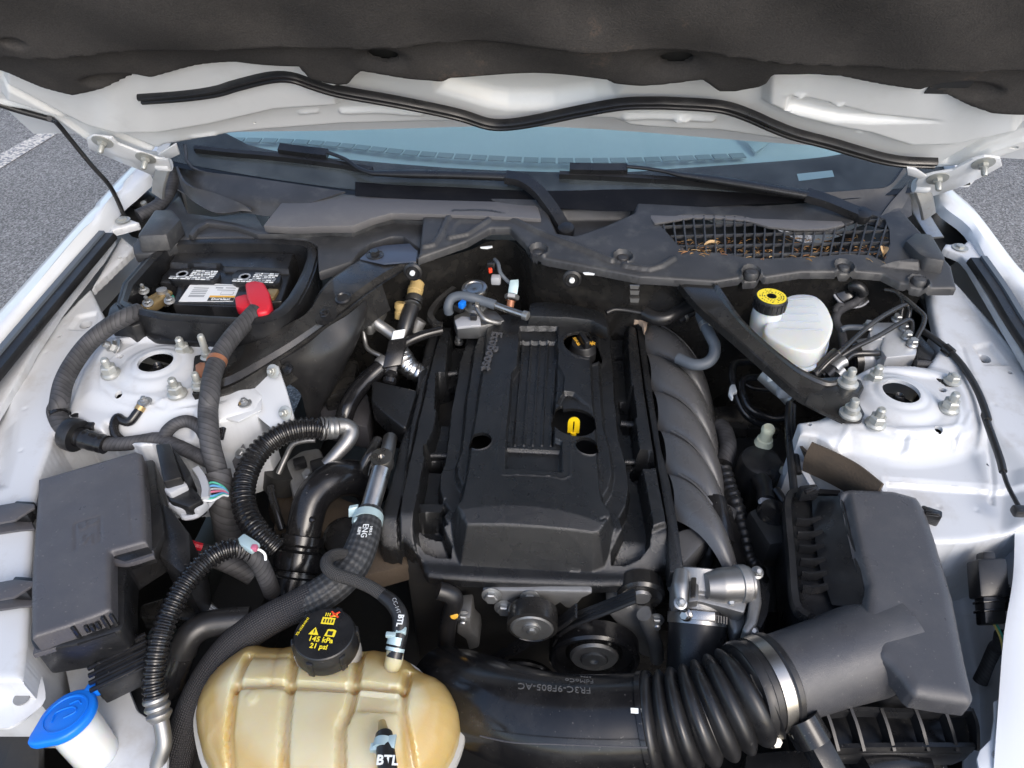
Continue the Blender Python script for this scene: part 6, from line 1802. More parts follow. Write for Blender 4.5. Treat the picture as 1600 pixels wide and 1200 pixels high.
tube('end_pipe', [at(*p) for p in [(249, 1118, .772), (254, 1140, .762), (256, 1165, .75), (248, 1190, .735), (238, 1230, .71)]], .0088, M['alu_smooth'], a2, 14)
cl = thing('wire_clip', 'pale blue clip with purple tab where the thin ribbed hose bends', 'clip', at(385, 855, .845))
box('pale_clip', A(9, 150, 920, .848), (.030, .016, .010), M['clampblue'], cl, .003, rz=-.5)
box('purple_tab', A(9, 190, 945, .85), (.008, .008, .008), M['wire_pink'], cl, .002)
tube('white_lead', L(9, .84, (190, 950, .846), (230, 960, .845), (255, 985, .84), (260, 1020, .832)), .0018, M['white_print'], cl, 6)

el = thing('turbo_elbow', 'smooth black turbo elbow pipe bending down to a ringed coupler', 'pipe', A(9, 490, 900, .68))
tube('elbow', L(9, .77, (930, 600, .70), (890, 540, .735), (800, 505, .765), (690, 520, .782), (600, 580, .782), (545, 660, .775), (515, 760, .762), (500, 840, .75), (490, 900, .738)), [.026, .027, .028, .028, .028, .027, .026, .0255, .0255], M['black_gloss'], el, 28, 60)
eax = (A(9, 440, 1180, .70) - A(9, 495, 880, .742)).normalized()
q_ = A(9, 492, 880, .742)
lathe('coupler', q_, eax, [(.026, -.004), (.031, -.002), (.0315, .010), (.027, .014), (.027, .018), (.034, .022), (.035, .036), (.033, .046), (.029, .048), (.029, .054), (.034, .058), (.034, .080), (.030, .084), (.028, .11)], M['black_gloss'], el, 36)
lathe('clamp_band', q_ + eax * .0505, eax, [(.0292, 0), (.0305, 0), (.0305, .005), (.0292, .005)], M['steel_black'], el, 36)
lathe('nub', A(9, 552, 768, .778), (.1, -.3, 1), [(.005, 0), (.004, .003), (0, .004)], M['black_gloss'], el, 10)
el2 = thing('oil_cooler_canister', 'dark round housing behind the radiator hose below the elbow', 'housing', A(9, 760, 900, .70))
lathe('canister', A(9, 760, 890, .70), (.1, -.2, 1), [(.030, -.03), (.034, 0), (.033, .010), (.028, .014), (.0, .015)], M['steel_black'], el2, 28)
box('tan_foam', A(9, 1010, 1050, .72), (.07, .05, .04), M['tan'], el2, .006, rz=.4)
box('tan_foam', A(9, 700, 800, .69), (.05, .07, .05), M['tan'], el2, .006, rz=-.4)

# metal coolant outlet and upper hose
mo = thing('coolant_outlet', 'polished metal coolant outlet pipe with a round plug beside the cover', 'pipe', A(9, 930, 650, .80))
pax = (A(9, 995, 400, .838) - A(9, 905, 740, .812)).normalized()
tube('pipe', [A(9, 895, 760, .808), A(9, 945, 590, .822), A(9, 985, 450, .834)], .0135, M['steel'], mo, 22)
lathe('round_plug', A(9, 990, 400, .838), (.0, -.12, 1), [(.0150, -.012), (.0158, -.006), (.0165, .008), (.0155, .0105), (.0045, .0105), (.0040, .006), (0, .006)], M['steel'], mo, 30)
tube('rear_stub', L(9, .80, (1010, 390, .815), (1025, 330, .81), (1040, 260, .80)), .011, M['steel'], mo, 16)
tube('side_hose', L(9, .80, (870, 480, .775), (880, 420, .79), (920, 350, .80), (965, 270, .80)), .0085, M['steel_black'], mo, 12)
tube('side_hose', L(9, .80, (905, 490, .77), (920, 420, .785), (945, 360, .795)), .006, M['steel_black'], mo, 12)
uh = thing('radiator_hose', 'zigzag woven upper radiator hose with white print leading into a braided sleeve', 'hose', at(500, 930, .76))
hp = [(578, 800, .808), (573, 825, .808), (566, 850, .805), (553, 880, .80), (530, 908, .795), (500, 930, .79), (470, 945, .784)]
hpw = [at(*p) for p in hp]
uhh = tube('hose', hpw, [.0185, .0200, .0215, .0222, .0222, .0222, .021], M['hose_weave'], uh, 26, 60)
tube('braided_sleeve', [at(*p) for p in [(492, 934, .788), (462, 948, .783), (432, 962, .777), (398, 982, .768), (365, 1008, .757), (337, 1042, .742), (313, 1082, .722), (296, 1122, .70), (282, 1165, .675), (270, 1215, .645), (262, 1270, .61)]], [.0225] + [.0205] * 9 + [.021], M['braid'], uh, 24, 110)
c_ = at(575, 810, .808)
cax = (hpw[1] - hpw[0]).normalized()
cb = thing('spring_clamp', 'pale blue spring clamp round the top of the radiator hose', 'hose clamp', c_, 'pale spring clamps')
lathe('band', c_ - cax * .004, cax, [(.0200, 0), (.0212, 0), (.0212, .012), (.0200, .012)], M['clampblue'], cb, 30)
for sx, sy in ((-.020, .004), (-.008, -.016)):
    block('ear', c_ + Vector((sx, sy, .010)), Vector((.006, .002, 0)), Vector((0, .003, .006)), Vector((0, .003, 0)), M['clampblue'], cb, .001)
top_n = Vector((.1, -.35, 1)).normalized()
for tx, off, sz in (('ENG', 0.0, .0115), ('K8M', -.0095, .0065), ('HR3-5', .010, .0055)):
    tpos = at(574 + off * 900, 842, .808) + Vector((0, -.004, .0225))
    text_obj('print', tx, tpos, (-cax).cross(Vector((0, 0, 1))).cross(Vector((0, 0, 1))) * 0 + cax, Vector((1, .1, 0)), sz, M['white_print'], uhh, .0003)

bv = thing('overflow_hose', 'thin braided hose looping over to the coolant tank with printed end', 'hose', at(590, 940, .82))
tube('braid', [at(*p) for p in [(560, 872, .80), (530, 866, .822), (513, 873, .833), (511, 886, .838), (526, 898, .838), (552, 906, .836), (578, 917, .834), (603, 933, .832)]], .0080, M['braid_fine'], bv, 18, 70)
tube('rubber_end', [at(*p) for p in [(598, 930, .832), (614, 943, .830), (625, 962, .826), (625, 988, .818), (620, 1012, .81), (616, 1028, .804)]], [.0085, .0095, .0098, .0098, .0095, .0095], M['rubber'], bv, 18, 40)
text_obj('print', 'BTL', at(628, 972, .828) + Vector((-.001, -.003, .0085)), Vector((0, -1, 0)), Vector((1, 0, 0)), .0095, M['white_print'], bv, .0003, bold=.0003)
text_obj('print', 'CC-14T', at(621, 950, .83) + Vector((.0, -.003, .0095)), Vector((.45, -.9, 0)), Vector((1, .3, 0)), .0070, M['label_grey'], bv, .0002)
cb2 = thing('spring_clamp', 'pale spring clamp where the thin hose meets the coolant tank top', 'hose clamp', at(620, 1000, .81), 'pale spring clamps')
cx2 = (at(616, 1028, .804) - at(625, 988, .818)).normalized()
lathe('band', at(621, 996, .815), cx2, [(.0102, 0), (.0112, 0), (.0112, .009), (.0102, .009)], M['clampblue'], cb2, 24)
lathe('band', at(618, 1012, .81), cx2, [(.0102, 0), (.0112, 0), (.0112, .004), (.0102, .004)], M['clampblue'], cb2, 24)
block('ear', at(628, 992, .815) + Vector((0, 0, .008)), Vector((.006, 0, 0)), Vector((0, .004, 0)), Vector((0, 0, .004)), M['clampblue'], cb2, .001)
block('ear', at(612, 998, .815) + Vector((0, 0, .008)), Vector((.006, 0, 0)), Vector((0, .003, 0)), Vector((0, 0, .003)), M['clampblue'], cb2, .001)
lh = thing('lower_vent_hose', 'short black hose with white print on the front nipple of the coolant tank', 'hose', at(605, 1180, .80))
tube('nipple', [at(597, 1128, .812), at(600, 1152, .818), at(602, 1170, .822)], [.004, .0065, .007], M['brass_cap'], lh, 12)
tube('rubber', [at(600, 1148, .82), at(602, 1170, .825), at(606, 1205, .828), at(610, 1260, .82)], [.0092, .0098, .0100, .0100], M['rubber'], lh, 20)
text_obj('print', 'BTL', at(605, 1188, .838) + Vector((0, 0, -.0005)), Vector((1, .05, 0)), Vector((0, 1, 0)), .0135, M['white_print'], lh, .0003, bold=.0004)
cb3 = thing('spring_clamp', 'white and pale blue spring clamp on the front nipple hose of the coolant tank', 'hose clamp', at(602, 1165, .82), 'pale spring clamps')
lathe('band', at(601, 1158, .823), Vector((.01, -1, .12)), [(.0102, 0), (.0112, 0), (.0112, .010), (.0102, .010)], M['clampblue'], cb3, 24)
block('ear', at(588, 1168, .825), Vector((.006, .001, 0)), Vector((0, .004, 0)), Vector((0, 0, .004)), M['clampblue'], cb3, .001)
block('ear', at(612, 1160, .83), Vector((.004, .001, 0)), Vector((0, .007, 0)), Vector((0, 0, .003)), M['clampblue'], cb3, .001)
sh = tube('elbow_hose', L(12, .77, (1560, 275, .765), (1420, 285, .768), (1290, 305, .77), (1200, 360, .768), (1155, 430, .758), (1140, 480, .748)), .0170, M['rubber'], None, 20)
tag(sh, 'matte black elbow hose between the ribbed hose and the braided sleeve', 'hose')
sk = thing('hose_coupling', 'glossy black stepped coupling below the elbow hose', 'coupling', A(12, 1110, 600, .70))
sax = (A(12, 1070, 680, .70) - A(12, 1145, 450, .752)).normalized()
lathe('sleeve', A(12, 1142, 455, .752), sax, [(.0175, 0), (.018, .003), (.0165, .020), (.0180, .024), (.0165, .040), (.019, .046), (.017, .070), (0, .07)], M['black_gloss'], sk, 22)
# ------------------------------------------------------------------ coolant tank
ct = thing('coolant_tank', 'amber translucent coolant tank with panelled top at the front of the bay', 'coolant tank', at(515, 1130, .66))
tk = [at(*p, .74) for p in [(303, 1130), (309, 1095), (330, 1060), (362, 1032), (398, 1010)]] + [at(*p, .78) for p in [(430, 992), (470, 984), (520, 990), (560, 996), (592, 993), (636, 1008), (654, 1026)]] + \
     [at(*p, .74) for p in [(694, 1066), (714, 1095), (722, 1125), (714, 1170), (688, 1215), (640, 1270), (560, 1310), (460, 1310), (370, 1270), (320, 1200)]]
tk = rnd(tk, 1)
tk2 = [(p.x, p.y) for p in tk]


def tankz(x, y):
    d = sd_poly(x, y, tk2)
    t = np.clip(d / .085, 0, 1)
    return .728 + .072 * np.sqrt(np.clip(1 - (1 - t) ** 2.2, 0, 1)) + .006 * sstep(d / .1)


gr = lambda *pts: [at(*p, .80) for p in pts]
relief('upper_shell', M['tank'], tk, tankz, [
    ('line', gr((462, 1000), (456, 1060), (449, 1120), (440, 1210), (436, 1260)), -.011, .0020, .006),
    ('line', gr((560, 1005), (556, 1070), (548, 1110), (534, 1140), (530, 1260)), -.011, .0020, .006),
    ('line', gr((385, 1020), (372, 1060), (366, 1080), (354, 1140), (350, 1250)), -.009, .0018, .006),
    ('line', gr((636, 1040), (632, 1078), (628, 1110), (640, 1180), (640, 1260)), -.009, .0018, .006),
    ('line', gr((368, 1072), (430, 1072), (450, 1074), (540, 1078), (550, 1074), (630, 1076)), -.008, .0016, .005),
    ('line', gr((398, 1020), (470, 1022)), -.0015, .001, .004), ('line', gr((430, 990), (424, 1068)), -.0015, .001, .004),
    ('poly', gr((560, 1084), (626, 1086), (622, 1118), (556, 1118)), -.005, .004),
    ('line', gr((395, 1092), (396, 1093)), .002, .006, .002),
], ct, res=.0025, skirt=.02, edge=.003, noise=.00004)
rim = rnd(tk, 1)
cc_ = sum(rim, Vector()) / len(rim)
rp = [Vector((p.x, p.y, .724)) + (Vector((p.x, p.y, 0)) - Vector((cc_.x, cc_.y, 0))).normalized() * .0015 for p in rim]
rv, rf = [], []
for p in rp:
    o_ = (Vector((p.x, p.y, 0)) - Vector((cc_.x, cc_.y, 0))).normalized()
    rv += [p - o_ * .004, p - o_ * .004 + Vector((0, 0, .007)), p + o_ * .0035 + Vector((0, 0, .006)), p + o_ * .0045, p + o_ * .0035 - Vector((0, 0, .006)), p - o_ * .004 - Vector((0, 0, .007))]
n = len(rp)
rf = [(i * 6 + j, i * 6 + (j + 1) % 6, ((i + 1) % n) * 6 + (j + 1) % 6, ((i + 1) % n) * 6 + j) for i in range(n) for j in range(6)]
mesh_obj('seam', rv, rf, M['tank_rim'], ct)
lowr = [Vector((p.x, p.y, .724)) for p in rnd(tk, 1)]
mesh_obj('lower_shell', lowr + [cc_ + (p - cc_) * .82 + Vector((0, 0, .60 - cc_.z)) for p in lowr], [(i, (i + 1) % n, n + (i + 1) % n, n + i) for i in range(n)] + [tuple(n + i for i in range(n))], M['tank'], ct)
lathe('filler_neck', at(512, 1012, .79), (0, .04, 1), [(.0390, -.02), (.0395, .010), (.037, .013), (.030, .02)], M['tank_rim'], ct, 36)
tube('nipple', [at(613, 1040, .79), at(616, 1030, .80), at(618, 1015, .808)], .0105, M['tank'], ct, 16)
cp = thing('tank_filler_cap', 'round black coolant tank cap with yellow warning print', 'cap', at(512, 1010, .80))
kx = Vector((0, .06, 1)).normalized()
kc = at(512, 1012, .803)
lathe('cap_skirt', kc, kx, [(.0370, 0), (.0382, .003), (.0370, .020), (.0350, .026)], M['black'], cp, 48)
for i in range(6):
    a_ = 2 * math.pi * i / 6 + .3
    d_ = Vector((math.cos(a_), math.sin(a_), 0))
    block('grip_rib', kc + d_ * .0370 + kx * .013, d_ * .0022, Vector((-d_.y, d_.x, 0)) * .0042, kx * .012, M['black'], cp, .0015)
ctop = lathe('cap_top', kc, kx, [(.0352, .020), (.0352, .0275), (.0340, .029), (.0, .0294)], M['black'], cp, 48)
ky = Vector((0, 1, -.06)).normalized()
ft = lambda x, y: kc + Vector((1, 0, 0)) * x * 1.12 + ky * y * 1.12 + kx * .0299
text_obj('print', '145 kPa', ft(-.001, -.0085), (1, -.05, 0), ky, .0092, M['yellow_print'], ctop, .0002, bold=.0002)
text_obj('print', '21 psi', ft(-.001, -.0165), (1, -.05, 0), ky, .0088, M['yellow_print'], ctop, .0002, bold=.0002)
mesh_obj('warning_triangle', [ft(-.016, -.003), ft(-.005, -.0035), ft(-.0105, .006)], [(0, 1, 2)], M['yellow_print'], ctop, False)
mesh_obj('triangle_mark', [ft(-.0110, -.0015) + kx * .0003, ft(-.0098, -.0015) + kx * .0003, ft(-.0098, .003) + kx * .0003, ft(-.0110, .003) + kx * .0003], [(0, 1, 2, 3)], M['label_black'], ctop, False)
mesh_obj('book_symbol', [ft(.001, -.004), ft(.012, -.0045), ft(.0125, .003), ft(.010, .0045), ft(.003, .0045)], [(0, 1, 2, 3, 4)], M['yellow_print'], ctop, False)
mesh_obj('book_mark', [ft(.004, -.0028) + kx * .0003, ft(.0095, -.0030) + kx * .0003, ft(.0095, .002) + kx * .0003, ft(.004, .0022) + kx * .0003], [(0, 1, 2, 3)], M['label_black'], ctop, False)
mesh_obj('radiator_symbol', [ft(-.0065, .0105), ft(.0075, .0100), ft(.0075, .0185), ft(-.0065, .019)], [(0, 1, 2, 3)], M['yellow_print'], ctop, False)
for i in range(4):
    mesh_obj('radiator_slot', [ft(-.0045 + i * .003, .012) + kx * .0003, ft(-.0030 + i * .003, .012) + kx * .0003, ft(-.0030 + i * .003, .0165) + kx * .0003, ft(-.0045 + i * .003, .0165) + kx * .0003], [(0, 1, 2, 3)], M['label_black'], ctop, False)
for i in range(3):
    mesh_obj('steam_mark', [ft(-.0045 + i * .0022, .020), ft(-.0035 + i * .0022, .020), ft(-.0035 + i * .0022, .0245), ft(-.0045 + i * .0022, .0245)], [(0, 1, 2, 3)], M['yellow_print'], ctop, False)
for s in (-1, 1):
    ribbon('red_cross', [ft(.0055 - .0045 * s, .0195), ft(.0055 + .0045 * s, .0265)], .0022, .0004, M['red_print'], ctop, n=2, up=kx)
mesh_obj('hand_symbol', [ft(.003, .0200) - kx * .0001, ft(.008, .0200) - kx * .0001, ft(.0085, .0245) - kx * .0001, ft(.003, .024) - kx * .0001], [(0, 1, 2, 3)], M['yellow_print'], ctop, False)
text_obj('part_print', 'XS-1018-H041', ft(-.0245, .006), (.30, .95, 0), Vector((-.95, .3, 0)), .0042, M['yellow_print'], ctop, .0002)

# ------------------------------------------------------------------ washer bottle filler at the lower left
wf = thing('washer_filler', 'white washer filler neck with a bright blue flip cap at the lower left', 'washer filler', at(125, 1200, .66))
cn_ = Vector((-.18, .16, 1)).normalized()
wc = at(104, 1118, .800)
tube('neck', [wc - cn_ * .006, wc - cn_ * .03 + Vector((.004, -.002, 0)), wc + Vector((.016, -.012, -.075)), wc + Vector((.022, -.020, -.16)), wc + Vector((.022, -.024, -.26))], [.026, .0245, .0225, .0225, .024], M['milky'], wf, 26, 40)
ex_, ey_, _ = frame_of(cn_, (1, 0, 0))
ol = []
for i in range(28):
    a_ = 2 * math.pi * i / 28
    ol.append(wc + ex_ * (.0305 * math.cos(a_)) + ey_ * (.0330 * math.sin(a_)))
for i in range(28):
    a_ = 2 * math.pi * i / 28
    b_ = abs((a_ - R(232) + math.pi) % (2 * math.pi) - math.pi)
    if b_ < .55: ol[i] = wc + (ol[i] - wc) * (1 + .32 * (1 - b_ / .55))
cpz = prism('flip_cap', [p - cn_ * .008 for p in ol], cn_ * .011, M['blue'], wf, .003, 3)
lathe('cap_ring', wc + cn_ * .0028, cn_, [(.024, 0), (.0245, .0014), (.0225, .0014), (.022, 0)], M['blue'], cpz, 32)
tube('cap_symbol', [wc + cn_ * .0036 + ex_ * x_ + ey_ * y_ for x_, y_ in [(-.010, -.010), (-.012, .002), (.004, .008), (.012, .002), (.002, -.006)]], .0009, M['blue'], cpz, 6)
tube('cap_symbol', [wc + cn_ * .0036 + ex_ * x_ + ey_ * y_ for x_, y_ in [(-.002, .012), (.006, .016), (.012, .012)]], .0009, M['blue'], cpz, 6)
block('hinge_tab', wc + ex_ * .012 + ey_ * .036 - cn_ * .002, ex_ * .009, ey_ * .008, cn_ * .005, M['blue'], cpz, .002)
lower = thing('inner_sheet_metal', 'pale grey painted panel low behind the washer filler', 'panel', at(200, 1130, .64))
prism('sheet', [at(*p, .735) for p in [(100, 1042), (165, 1028), (195, 1060), (215, 1110), (262, 1140), (262, 1300), (150, 1300), (142, 1150), (108, 1080)]], (0, 0, -.01), M['white_dimmed'], lower, .004)
pc = thing('plug_connector', 'ridged black multi plug with pink and yellow wires in front of the fuse box', 'connector', A(12, 780, 600, .76))
pa, pb = A(12, 650, 640, .790), A(12, 900, 520, .795)
dv = (pb - pa).normalized(); sv_ = Vector((-dv.y, dv.x, 0)).normalized()
block('body', pa.lerp(pb, .55), dv * .030, sv_ * .024, Vector((0, 0, .016)), M['black'], pc, .003)
block('body_step', pa.lerp(pb, .15), dv * .014, sv_ * .020, Vector((0, 0, .013)), M['black_gloss'], pc, .003)
for i in range(5):
    block('ridge', pa.lerp(pb, .48) + sv_ * (-.020 + .010 * i) + Vector((0, 0, .0165)), dv * .034, sv_ * .0022, Vector((0, 0, .0025)), M['black_gloss'], pc, .001)
for i, m_ in enumerate(('wire_pink', 'wire_yel', 'wire_yel', 'cream', 'wire_pink', 'wire_yel')):
    tube('wire', L(12, .775, (660, 650 + i * 11, .78), (610, 665 + i * 12, .778), (575 + i * 2, 715 + i * 8, .765), (560 + i * 3, 770 + i * 4, .74)), .0017, M[m_], pc, 6, 16)
po = thing('round_motor', 'black ribbed round motor low beside the multi plug', 'motor', A(12, 820, 830, .66))
lathe('drum', A(12, 820, 850, .675), (.25, -.2, 1), [(.040, -.03), (.042, 0), (.040, .006), (.038, .010), (.041, .014), (.038, .020), (.028, .026), (0, .028)], M['black'], po, 32)
bx_ = box('lead_bundle', A(12, 820, 1160, .70), (.055, .05, .04), M['dark'], po, .012)
for i in range(3):
    tube('pale_wire', L(12, .73, (770 + i * 12, 1135 + i * 8, .725), (810 + i * 10, 1145 + i * 8, .728), (840 + i * 4, 1165 + i * 4, .722)), .0018, M['cream'], po, 6)
dkl = thing('splash_liner', 'black liner behind the blue washer cap at the lower left', 'liner', at(60, 1120, .6))
prism('sheet', [at(*p, .70) for p in [(20, 1010), (105, 1010), (100, 1045), (62, 1085), (62, 1330), (-60, 1330), (-60, 1130), (20, 1130)]], (0, 0, -.02), M['dark'], dkl, .006)
tx_ = thing('tagged_module', 'dark module with a pale printed sticker behind the ribbed hose', 'module', A(12, 1150, 200, .70))
prism('case', L(12, .74, (870, 180), (1060, 120), (1250, 100), (1400, 220), (1250, 290), (1000, 250), (870, 260)), (0, 0, -.03), M['steel_black'], tx_, .004)
mesh_obj('sticker', L(12, .7415, (1175, 165), (1225, 110), (1390, 225), (1340, 265)), [(0, 1, 2, 3)], M['label_grey'], tx_, False)
for i in range(4):
    mesh_obj('sticker_print', L(12, .7420, (1190 + i * 14, 165 - i * 13), (1194 + i * 14, 160 - i * 13), (1330 + i * 11, 250 - i * 10), (1326 + i * 11, 255 - i * 10)), [(0, 1, 2, 3)], M['white_print'], tx_, False)

# ------------------------------------------------------------------ air filter box, duct and bellows
ab = thing('air_filter_box', 'charcoal air filter box with tapering lid and outlet tube on the right', 'air filter box', at(1420, 960, .70))
AZ = .866
lidp = [(1311, 769), (1330, 766), (1394, 769), (1432, 779), (1446, 799), (1462, 840), (1493, 929), (1517, 1030), (1531, 1080), (1526, 1090), (1480, 1084), (1438, 1077), (1428, 1069), (1414, 1050), (1396, 1031), (1378, 1016), (1362, 990), (1350, 958), (1351, 909), (1335, 861), (1322, 812)]
tdir = (at(1190, 1070, .80) - at(1400, 1000, .80)).normalized()


def abz(x, y):
    return AZ - .02 * np.clip((.70 - y) / .3, 0, 1.2)


relief('lid', M['airbox'], [at(*p, AZ - .008) for p in lidp], abz, [
    ('poly', [at(*p, AZ) for p in [(1311, 769), (1330, 766), (1338, 800), (1352, 862), (1366, 905), (1362, 945), (1351, 955), (1345, 890), (1322, 812)]], -.010, .010),
], ab, res=.0025, skirt=.020, edge=.016)
e0, e1 = at(1192, 1070, .800), at(1400, 1000, .800)
tube('outlet_tube', [e0 + (e0 - e1) * .06, e0, e0.lerp(e1, .35), e0.lerp(e1, .7), e1], [.0500, .0500, .0515, .0550, .0570], M['airbox'], ab, 40, 40)
lathe('tube_nub', at(1200, 1052, .838), (-.2, -.5, 1), [(.013, -.01), (.013, .002), (.011, .005), (.009, .004), (0, .005)], M['black'], ab, 24)
base_px = [(1229, 775), (1238, 768), (1312, 770), (1352, 910), (1350, 955), (1256, 968), (1243, 960), (1232, 870)]
prism('filter_base', [at(*p, .815) for p in [(1229, 776), (1240, 768), (1310, 771), (1440, 790), (1515, 1070), (1500, 1082), (1400, 1070), (1310, 1000), (1254, 968), (1243, 900)]], (0, 0, -.10), M['black'], ab, .006)
ribbon('base_rim', [at(*p, .824) for p in [(1262, 965), (1243, 945), (1236, 870), (1230, 800), (1233, 778), (1245, 770), (1312, 774)]], .010, .012, M['black'], ab, n=40)
for i in range(6):
    yy = 815 + i * 21
    ribbon('base_rib', [at(1244 + i * 2, yy, .822), at(1264 + i * 2, yy + 1, .824), at(1284 + i * 2, yy - 4, .830)], .0035, .014, M['black'], ab, n=8)
patch('side_slope', [[at(1268, 775, .824), at(1272, 830, .824), at(1282, 890, .824), at(1300, 945, .824)], [at(1314, 775, .856), at(1328, 830, .853), at(1345, 890, .850), at(1352, 950, .845)]], M['black'], ab, 16, 8, .003)
for p, rz in (((1262, 770), .2), ((1452, 806), -.4)):
    box('lid_clip', at(*p, .845), (.026, .012, .022), M['black'], ab, .003, rz=rz)
    box('clip_lever', at(p[0] + 4, p[1] - 4, .86), (.018, .006, .006), M['black_gloss'], ab, .002, rz=rz + .3)
# ribbed front wall of the base
prism('front_shelf', [at(*p, .745) for p in [(1270, 1110), (1380, 1085), (1515, 1110), (1525, 1170), (1500, 1180), (1300, 1178), (1265, 1140)]], (0, 0, -.03), M['black'], ab, .004)
for i, x in enumerate((1285, 1325, 1372, 1425, 1470, 1512)):
    ribbon('front_rib', [at(x, 1108, .772), at(x + 10, 1135, .765), at(x + 20 - (8 if i > 4 else 0), 1172, .752)], .0045, .016, M['rubber'], ab, n=8)
ribbon('front_bar', [at(1262, 1118, .766), at(1340, 1112, .770), at(1430, 1115, .77), at(1515, 1112, .772)], .006, .014, M['black'], ab, n=20)
ribbon('front_bar', [at(1290, 1170, .752), at(1400, 1168, .755), at(1520, 1168, .755)], .006, .014, M['black'], ab, n=20)
lw_ = thing('lower_duct_tray', 'dark tray and rounded duct below the air filter box at the bottom edge', 'tray', at(1380, 1200, .62))
prism('tray', [at(*p, .70) for p in [(1165, 1175), (1300, 1165), (1400, 1170), (1400, 1290), (1150, 1290)]], (0, 0, -.03), M['black'], lw_, .006)
tube('round_duct', [at(1345, 1210, .715), at(1390, 1200, .715), at(1440, 1210, .71)], .028, M['black_gloss'], lw_, 22)
prism('white_bracket', [at(*p, .70) for p in [(1408, 1172), (1475, 1178), (1480, 1290), (1420, 1290)]], (0, 0, -.005), M['white_dimmed'], lw_, .002)
hexnut(at(1455, 1190, .705), (0, 0, 1), .009, .012, M['dark'], lw_, (.005, .01), .013, 'bracket_bolt')

bw = thing('air_bellows', 'black ribbed rubber bellows between the smooth duct and the air box tube', 'bellows', at(1100, 1115, .70))
bl_pts = [at(1008, 1130, .752), at(1050, 1126, .762), at(1100, 1114, .776), at(1150, 1094, .79), at(1180, 1078, .797)]
cpts = catmull(bl_pts, 200)
prof_r = []


def bell_r(t):
    k = t * 7.4
    f_ = k - math.floor(k)
    return .0470 + .0105 * math.sin(math.pi * f_) ** .75


tube('ribbed_body', bl_pts, bell_r, M['rubber'], bw, 44, 150)
bc = thing('hose_clamp', 'wide steel band clamp with screw joining the bellows to the air box', 'hose clamp', e0)
bxd = (e0 - e1).normalized()
lathe('cuff', e0 + bxd * .002, bxd, [(.0520, -.022), (.0545, -.020), (.0545, -.014), (.0530, -.012), (.0530, .012), (.0550, .014), (.0550, .020), (.053, .024)], M['rubber'], bc, 48)
lathe('band', e0 + bxd * -.008, bxd, [(.0534, 0), (.0546, 0), (.0546, .014), (.0534, .014)], M['steel'], bc, 56)
sq_ = at(1208, 1155, .765)
hexnut(sq_, (.2, -.6, .6), .0075, .010, M['steel'], bc, None, .010, 'clamp_screw')
for i in range(9):
    a_ = at(1199 + i * .9, 1118 + i * 4, .808 - i * .0045)
    block('worm_slot', a_, Vector((.005, .001, -.001)), Vector((0, .0007, 0)), Vector((0, 0, .0012)), M['steel_black'], bc, 0)
block('strap_slot', at(1180, 1065, .842), Vector((.003, .001, -.001)), Vector((.003, -.006, -.003)), Vector((0, 0, .001)), M['dark'], bc, 0)
block('strap_slot', at(1192, 1092, .832), Vector((.003, .001, -.001)), Vector((.004, -.010, -.007)), Vector((0, 0, .001)), M['dark'], bc, 0)
du = thing('air_duct', 'smooth glossy black air duct running left from the bellows to behind the tank', 'air duct', at(880, 1130, .66))
dct = tube('duct', [at(1018, 1130, .752), at(990, 1131, .748), at(940, 1133, .744), at(880, 1132, .738), at(820, 1122, .728), at(770, 1105, .712), at(725, 1085, .69), at(690, 1070, .66)], [.0560, .0560, .0565, .0575, .0580, .0570, .054, .05], M['black_gloss'], du, 44, 70, flat=1.0)
lathe('end_collar', at(1012, 1130, .752), (at(1050, 1126, .762) - at(1008, 1130, .752)), [(.0565, -.004), (.0585, -.003), (.0585, .003), (.0565, .004)], M['black_gloss'], du, 44)
tube('mould_line', [at(750, 1150, .764), at(800, 1160, .780), at(870, 1163, .790), at(950, 1166, .7945), at(1012, 1168, .799)], .0009, M['grey_lid'], dct, 6)


def on_duct(px_, py_, c, r_):
    """where the line of sight meets the duct (axis across the car), with the surface normal"""
    d = ray(px_, py_)
    oy, oz = CAM.y - c.y, CAM.z - c.z
    a_, b_, k_ = d.y * d.y + d.z * d.z, oy * d.y + oz * d.z, oy * oy + oz * oz - r_ * r_
    t = (-b_ - math.sqrt(max(b_ * b_ - a_ * k_, 0))) / a_
    p = CAM + d * t
    return p, Vector((0, p.y - c.y, p.z - c.z)).normalized()


dc_ = at(880, 1132, .738)
for tx, px_, py_, sz in (('FR3C-9F805-AC', 866, 1077, .0125), ('FdMoCo', 905, 1066, .0095), ('>PP<', 915, 1060, .006)):
    p, nn = on_duct(px_, py_, dc_, .0578)
    text_obj('raised_mark', tx, p + nn * .0022, (-1, 0, 0), Vector((0, -nn.z, nn.y)), sz, M['mark'], dct, .0003)
p, nn = on_duct(994, 1111, at(1000, 1131, .750), .0565)
block('white_mark', p + nn * .0006, Vector((.006, 0, 0)), Vector((0, -nn.z, nn.y)) * .0028, nn * .0004, M['white_print'], dct, 0)
sn = thing('pressure_plug', 'black cylindrical sensor plug in front of the air filter box', 'sensor', at(1270, 1150, .76))
s0, s1 = at(1256, 1130, .80), at(1292, 1195, .778)
sdv = (s1 - s0).normalized()
tube('drum', [s0 - sdv * .006, s0 + sdv * .022], .0195, M['black_gloss'], sn, 28)
xs_ = sdv.cross(Vector((0, 0, 1))).normalized()
block('plug', s0 + sdv * .040, xs_ * .013, sdv * .020, xs_.cross(sdv) * .012, M['black'], sn, .003)
block('plug_tail', s0 + sdv * .062, xs_ * .008, sdv * .010, xs_.cross(sdv) * .008, M['black'], sn, .002)
tube('lead', [s0 + sdv * .07, s0 + sdv * .10], .004, M['beige'], sn, 8)
block('side_lug', at(1240, 1150, .775), xs_ * .004, sdv * .016, Vector((0, 0, .006)), M['black'], sn, .002)

